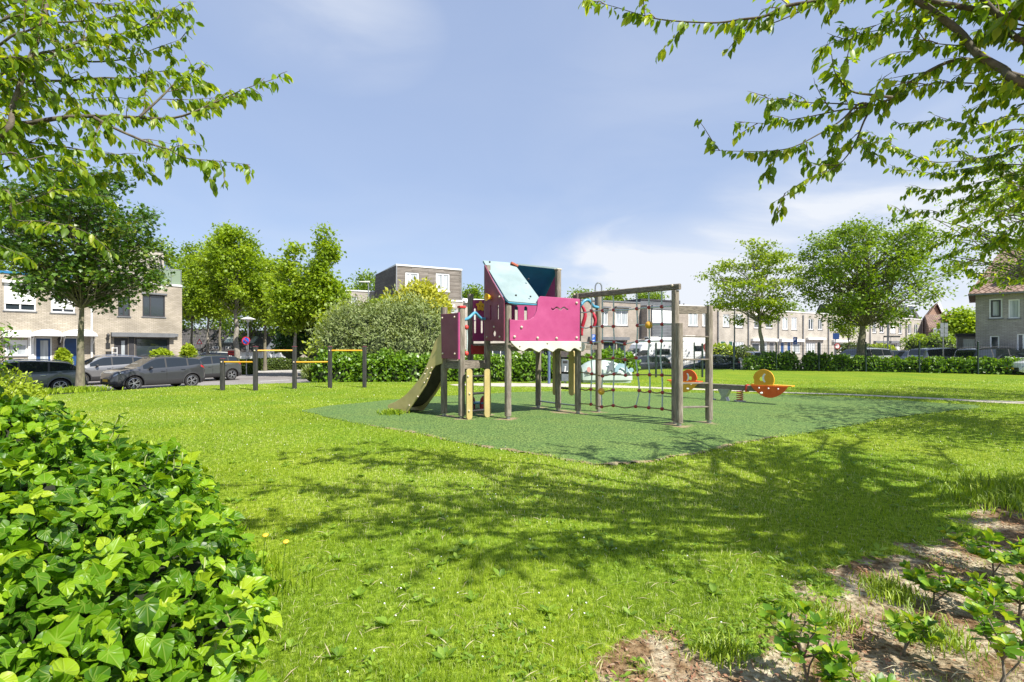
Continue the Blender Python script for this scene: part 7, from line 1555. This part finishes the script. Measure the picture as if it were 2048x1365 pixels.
for px, py, Y in ((240, 828, 3.5), (262, 838, 3.5), (205, 845, 3.5), (355, 892, 3.1), (340, 905, 3.1), (365, 905, 3.1), (300, 900, 3.2), (95, 850, 3.6), (180, 838, 3.7), (150, 855, 3.6), (410, 1115, 2.45), (468, 1180, 2.1), (60, 848, 3.7)):
    e = P(px, py, Y); s_ = e+Vector((-.12+random.uniform(-.1, .1), -.05, -.34)); q = branch_path(s_, e, .03, .05, 5); mb = MB(); mb.tube(q, np.linspace(.006, .003, 6).tolist(), 5); st_ = mb.build('shoot', M['stemg'], t, smooth=True); Pp = []; Dd = []; Ss = []
    for j in range(13): k = random.random()*5; a = q[int(k)].lerp(q[min(5, int(k)+1)], k % 1); Pp.append(tuple(a)); Dd.append((random.gauss(0, 1), random.gauss(0, 1), random.gauss(.1, .5))); Ss.append(.05+.03*random.random())
    leaves('leaves', Pp, Dd, unit(len(Pp))*.4+np.array([0, 0, 1]), np.array(Ss), 'ivy', L['ivy'], st_)
# ---- grass ----
rng = np.random.default_rng(91)
def ground_z(x, y): return np.where((np.abs(x) < 9) & (y < 12), (fbm(x, y, .8)-.5)*.03, 0)+tz(x, y)
def lawn_pts(n, y0, y1, pw):
    u = rng.random(n); Y = y0*(y1/y0)**u if pw == 'log' else y0+(y1-y0)*u
    return rng.uniform(-1.12, 1.12, n)*Y, Y
LP_ = np.array(LAWN)
def ok_lawn(x, y):
    ok = inside(LP_, x, y) & (~inside(np.array(RUB), x, y) | (pdist(np.array(RUB), x, y) < rng.random(len(x))**2*.30*fbm(x, y, 2)))
    pc = np.array(PATH); pd = pdist(pc, x, y, False); wv = np.interp(x, pc[:, 0], PW); ok &= pd > wv*(.8+.4*rng.random(len(x)))
    return ok & (ivy_h(x, y)[1] < .12)
def blades(n, y0, y1, L0, L1, w0, soilmode=0, seed=0):
    x, y = lawn_pts(n, y0, y1, 'log'); k = ok_lawn(x, y); s = soil_mask(x, y)
    k &= (rng.random(len(x)) > s*1.15) if not soilmode else (s > .3) & (fbm(x, y, 2.3) > .54)
    x, y, s = x[k], y[k], s[k]; m = len(x); cl_ = fbm(x, y, .9); c2 = fbm(x+40, y, 4.5); patch = vnoise(x+7, y+3, .35)
    ln = (L0+(L1-L0)*rng.random(m))*(.6+.8*c2)*(1-.45*s); wd = w0*np.maximum(1, y/3.2)*(.7+.6*rng.random(m)); a = rng.uniform(0, 2*np.pi, m); lean = rng.uniform(.1, 1.0, m)
    dx, dy = np.cos(a)*lean, np.sin(a)*lean; z = ground_z(x, y)-.004; b = rng.uniform(0, 2*np.pi, m); wx, wy = np.cos(b)*wd/2, np.sin(b)*wd/2*.5
    V = np.zeros((m, 5, 3)); V[:, 0] = np.stack([x-wx, y-wy, z], 1); V[:, 1] = np.stack([x+wx, y+wy, z], 1)
    V[:, 2] = np.stack([x+dx*ln*.35+wx*.75, y+dy*ln*.35+wy*.75, z+ln*.6], 1); V[:, 3] = np.stack([x+dx*ln*.35-wx*.75, y+dy*ln*.35-wy*.75, z+ln*.6], 1)
    V[:, 4] = np.stack([x+dx*ln*.95, y+dy*ln*.95, z+ln*.92*(1.1-.45*lean)], 1)
    tf = np.array([(0, 1, 2), (0, 2, 3), (3, 2, 4)]); Fa = (tf[None]+(np.arange(m)*5)[:, None, None]).reshape(-1, 3)
    r = np.clip(.12+.45*cl_+.35*(rng.random(m)-.3)+.18*(patch-.5), 0, .82); dry = rng.random(m) < .05+.20*np.clip((patch-.55)*3, 0, 1)+.10*s; r = np.where(dry, .86+.14*rng.random(m), r)
    return V.reshape(-1, 3), Fa, np.repeat(r, 5)
A = [blades(300000, 1.9, 6.5, .018, .055, .0025), blades(210000, 6, 24, .022, .052, .0030), blades(26000, 2.0, 5, .025, .07, .0028, 1)]
o = 0; Vs = []; Fs = []; Rs = []
for V, Fa, r in A: Vs.append(V); Fs.append(Fa+o); Rs.append(r); o += len(V)
tag(np_mesh('lawn_grass', np.concatenate(Vs), np.concatenate(Fs), L['grass'], None, False, np.concatenate(Rs)), kind='stuff')
# taller grass: clumps at the right edge, round the maple, along the hedge, round the slide toe
Cs = [(1995, 1010, .10, .45, 420), (2045, 985, .13, .5, 420), (1960, 985, .08, .4, 200), (160, 783, .16, .6, 700), (788, 828, .10, .28, 250), (1790, 1195, .07, .16, 260), (1760, 1170, .06, .14, 150), (1850, 1270, .07, .18, 260), (1440, 1310, .06, .12, 260), (1660, 1240, .05, .15, 260), (1900, 1290, .06, .14, 160), (530, 1150, .14, .15, 60), (560, 1180, .12, .15, 60), (60, 790, .18, .5, 300)]
Vs = []; Fs = []; Rs = []; o = 0
for px, py, ln, r, m in Cs:
    g = G(px, py); x = g.x+rng.normal(0, r*.5, m); y = g.y+rng.normal(0, r*.5, m); l = ln*(.5+rng.random(m)); a = rng.uniform(0, 6.28, m); le = rng.uniform(.05, 1.1, m); wd = .0035*max(1, g.y/3); z = np.zeros(m)
    V = np.zeros((m, 5, 3)); dx, dy = np.cos(a)*le, np.sin(a)*le
    V[:, 0] = np.stack([x-wd, y, z], 1); V[:, 1] = np.stack([x+wd, y, z], 1); V[:, 2] = np.stack([x+dx*l*.3+wd*.8, y+dy*l*.3, z+l*.6], 1); V[:, 3] = np.stack([x+dx*l*.3-wd*.8, y+dy*l*.3, z+l*.6], 1); V[:, 4] = np.stack([x+dx*l, y+dy*l, z+l*(1-.3*le)], 1)
    Vs.append(V.reshape(-1, 3)); Fs.append((np.array([(0, 1, 2), (0, 2, 3), (3, 2, 4)])[None]+(np.arange(m)*5)[:, None, None]).reshape(-1, 3)+o); Rs.append(np.repeat(rng.random(m)*.7, 5)); o += 5*m
tag(np_mesh('tall_grass', np.concatenate(Vs), np.concatenate(Fs), L['grass'], None, False, np.concatenate(Rs)), kind='stuff')
# low broad-leaved weeds in the turf (ground cover)
n_ = 15000; x, y = lawn_pts(n_, 2.0, 6.5, 'log'); s = soil_mask(x, y); k = ok_lawn(x, y) & (fbm(x+5, y+2, 2.0)+.25*np.clip(1-abs(s-.35)*2.2, 0, 1)-.05*(y-2.2) > .56) & (s < .92)
x, y = x[k], y[k]; m = len(x); a = rng.uniform(0, 6.28, m); dv = np.stack([np.cos(a), np.sin(a), rng.uniform(.05, .6, m)], 1)
leaves('ground_weeds', np.stack([x, y, ground_z(x, y)+rng.uniform(.004, .03, m)], 1), dv, unit(m)*.3+np.array([0, 0, 1]), .018+.028*rng.random(m), 'laurel', L['weed'], None, kind='stuff')
# rosettes of plantain and dandelion leaves
Pp = []; Dd = []; Ss = []
xr, yr = lawn_pts(260, 2.1, 7, 'log'); kk = ok_lawn(xr, yr) & (soil_mask(xr, yr) < .8)
for a, b in zip(xr[kk], yr[kk]):
    nl = random.randint(5, 11); s0 = random.uniform(.03, .075); g0_ = float(ground_z(np.array([a]), np.array([b]))[0])
    for j in range(nl): q = 2*math.pi*j/nl+random.uniform(-.3, .3); Pp.append((a, b, g0_+.008)); Dd.append((math.cos(q), math.sin(q), random.uniform(.15, .8))); Ss.append(s0*random.uniform(.6, 1.2))
leaves('broadleaf_weeds', Pp, Dd, unit(len(Pp))*.25+np.array([0, 0, 1]), np.array(Ss), 'laurel', L['weed'], None, kind='stuff')
# dry leaf litter and bark chips on the soil
n_ = 90000; x, y = lawn_pts(n_, 1.9, 5.5, 'log'); s = soil_mask(x, y); k = (s > .35) & (rng.random(n_) < .12+1.1*np.clip(fbm(x+11, y, 3.2)-.50, 0, 1)*3) & inside(LP_, x, y); x, y = x[k], y[k]; m = len(x); a = rng.uniform(0, 6.28, m)
leaves('leaf_litter', np.stack([x, y, ground_z(x, y)+rng.uniform(-.012, .008, m)], 1), np.stack([np.cos(a), np.sin(a), rng.normal(0, .25, m)], 1), unit(m)*.5+np.array([0, 0, 1]), .006+.026*rng.random(m)**2.5, 'laurel', M['soilchip'], None, kind='stuff')
n_ = 3000; x, y = lawn_pts(n_, 2.0, 9, 'log'); k = ok_lawn(x, y) & (fbm(x+21, y, 1.4) > .42); x, y = x[k], y[k]; m = len(x); a = rng.uniform(0, 6.28, m)
leaves('straw', np.stack([x, y, ground_z(x, y)+rng.uniform(.012, .035, m)], 1), np.stack([np.cos(a), np.sin(a), rng.normal(0, .12, m)], 1), unit(m)*.3+np.array([0, 0, 1]), .03+.09*rng.random(m), 'quad', L['straw'], None, wid=.07, kind='stuff')
# daisies: one stuff sheet of tiny flower heads
n_ = 420; x, y = lawn_pts(n_, 2.2, 16, 'log'); k = ok_lawn(x, y) & (soil_mask(x, y) < .4) & (fbm(x, y, .5) > .45); x, y = x[k][:140], y[k][:140]; mb = MB()
for a, b in zip(x, y):
    r = .0048*max(1, b/5.5); z = .045; mb.lathe([(0, .0), (r, .002), (r*.9, .006), (r*.35, .005), (0, .007)], Matrix.Translation((a, b, z)) @ Matrix.Rotation(random.uniform(-.5, .5), 4, 'X'), 7)
tag(mb.build('daisies', M['white']), kind='stuff')
# dandelions
for px, py, lab in ((531, 1072, 'yellow dandelion on a tall stem beside the ivy, the left one of the pair'), (572, 1085, 'yellow dandelion on a tall stem, the right one of the pair by the ivy')):
    e = P(px, py, 2.95); t = thing('dandelion', lab, 'flower', (e.x-.03, e.y+.02, 0), group='dandelions beside the ivy'); mb = MB(); mb.tube(smooth_path([Vector((e.x-.03, e.y+.02, 0)), Vector((e.x-.02, e.y, e.z*.5)), e], 3), .0022, 5); mb.build('stem', L['weed'], t)
    mb = MB(); mb.lathe([(0, -.01), (.006, -.006), (.017, .004), (.014, .009), (0, .007)], Matrix.Translation(e) @ Matrix.Rotation(.3, 4, 'X'), 12); mb.build('flower_head', M['yellow'], t, smooth=True)
# young laurel plants on the soil
def laurel(px, py, h_, spread, nst, lab, lean=(0, 0), sz=.064, dark=0):
    g = G(px, py); t = thing('young_laurel', lab, 'plant', (g.x, g.y, -.01), group='young laurel plants on the bare soil'); mb = MB(); Pp = []; Dd = []; Nn = []; Ss = []
    fork = g+Vector((lean[0]*.4, lean[1]*.4, h_*.42)); mb.tube(branch_path(g+Vector((0, 0, -.03)), fork, .02, .03, 3), [.0065, .006, .0055, .005], 7)
    for i in range(nst):
        a = 2*math.pi*i/nst+random.uniform(-.4, .4); r = spread*random.uniform(.45, 1); e = g+Vector((lean[0]+r*math.cos(a), lean[1]+r*math.sin(a), h_*random.uniform(.65, 1.05))); q = branch_path(fork if i else g, e, .04, .04, 4); mb.tube(q, [.0045, .004, .0035, .003, .002], 5)
        for whorl, cnt in ((q[-1], 11), (q[-2], 7), (q[-3], 4)):
            d0 = (q[-1]-q[-2]).normalized()
            for j in range(cnt):
                b = 2*math.pi*j/cnt+random.uniform(-.3, .3); sd = Vector((math.cos(b), math.sin(b), 0)); up_ = random.uniform(.5, 1.5) if whorl is q[-1] else random.uniform(-.1, .5)
                Pp.append(tuple(whorl+d0*random.uniform(-.012, .012))); Dd.append(tuple(sd+d0*up_*.8+Vector((0, 0, up_*.4)))); Nn.append(tuple(d0+Vector((0, 0, .4))-sd*.3)); Ss.append(sz*random.uniform(.55, 1.15))
    mb.build('stem', M['bark'], t, smooth=True); leaves('foliage', Pp, Dd, Nn, np.array(Ss), 'laurel', L['laurel'], t, wid=1.15)
laurel(1612, 1372, .30, .15, 9, 'young laurel with bare forked stem at the bottom, nearest left plant on the soil', (-.03, 0))
laurel(1808, 1302, .15, .13, 6, 'small low young laurel in the middle of the bare soil, casting a dark shadow', (.02, 0))
laurel(2005, 1392, .36, .16, 10, 'tall young laurel with thin grey stem at the right edge of the soil', (.02, .02))
laurel(1868, 1205, .14, .17, 10, 'leafy young laurel at the grass edge left of the large laurel clump')
laurel(1985, 1150, .20, .26, 19, 'large leafy laurel clump at the right edge beside the tall grass')
laurel(1958, 1225, .14, .12, 6, 'small young laurel just below the large laurel clump')
laurel(2040, 1235, .17, .15, 8, 'young laurel touching the right edge between two larger ones')
laurel(1725, 1420, .13, .16, 6, 'low young laurel cut off by the bottom edge of the picture')
laurel(1670, 1392, .12, .07, 3, 'tiny young laurel beside the forked one at the bottom edge')
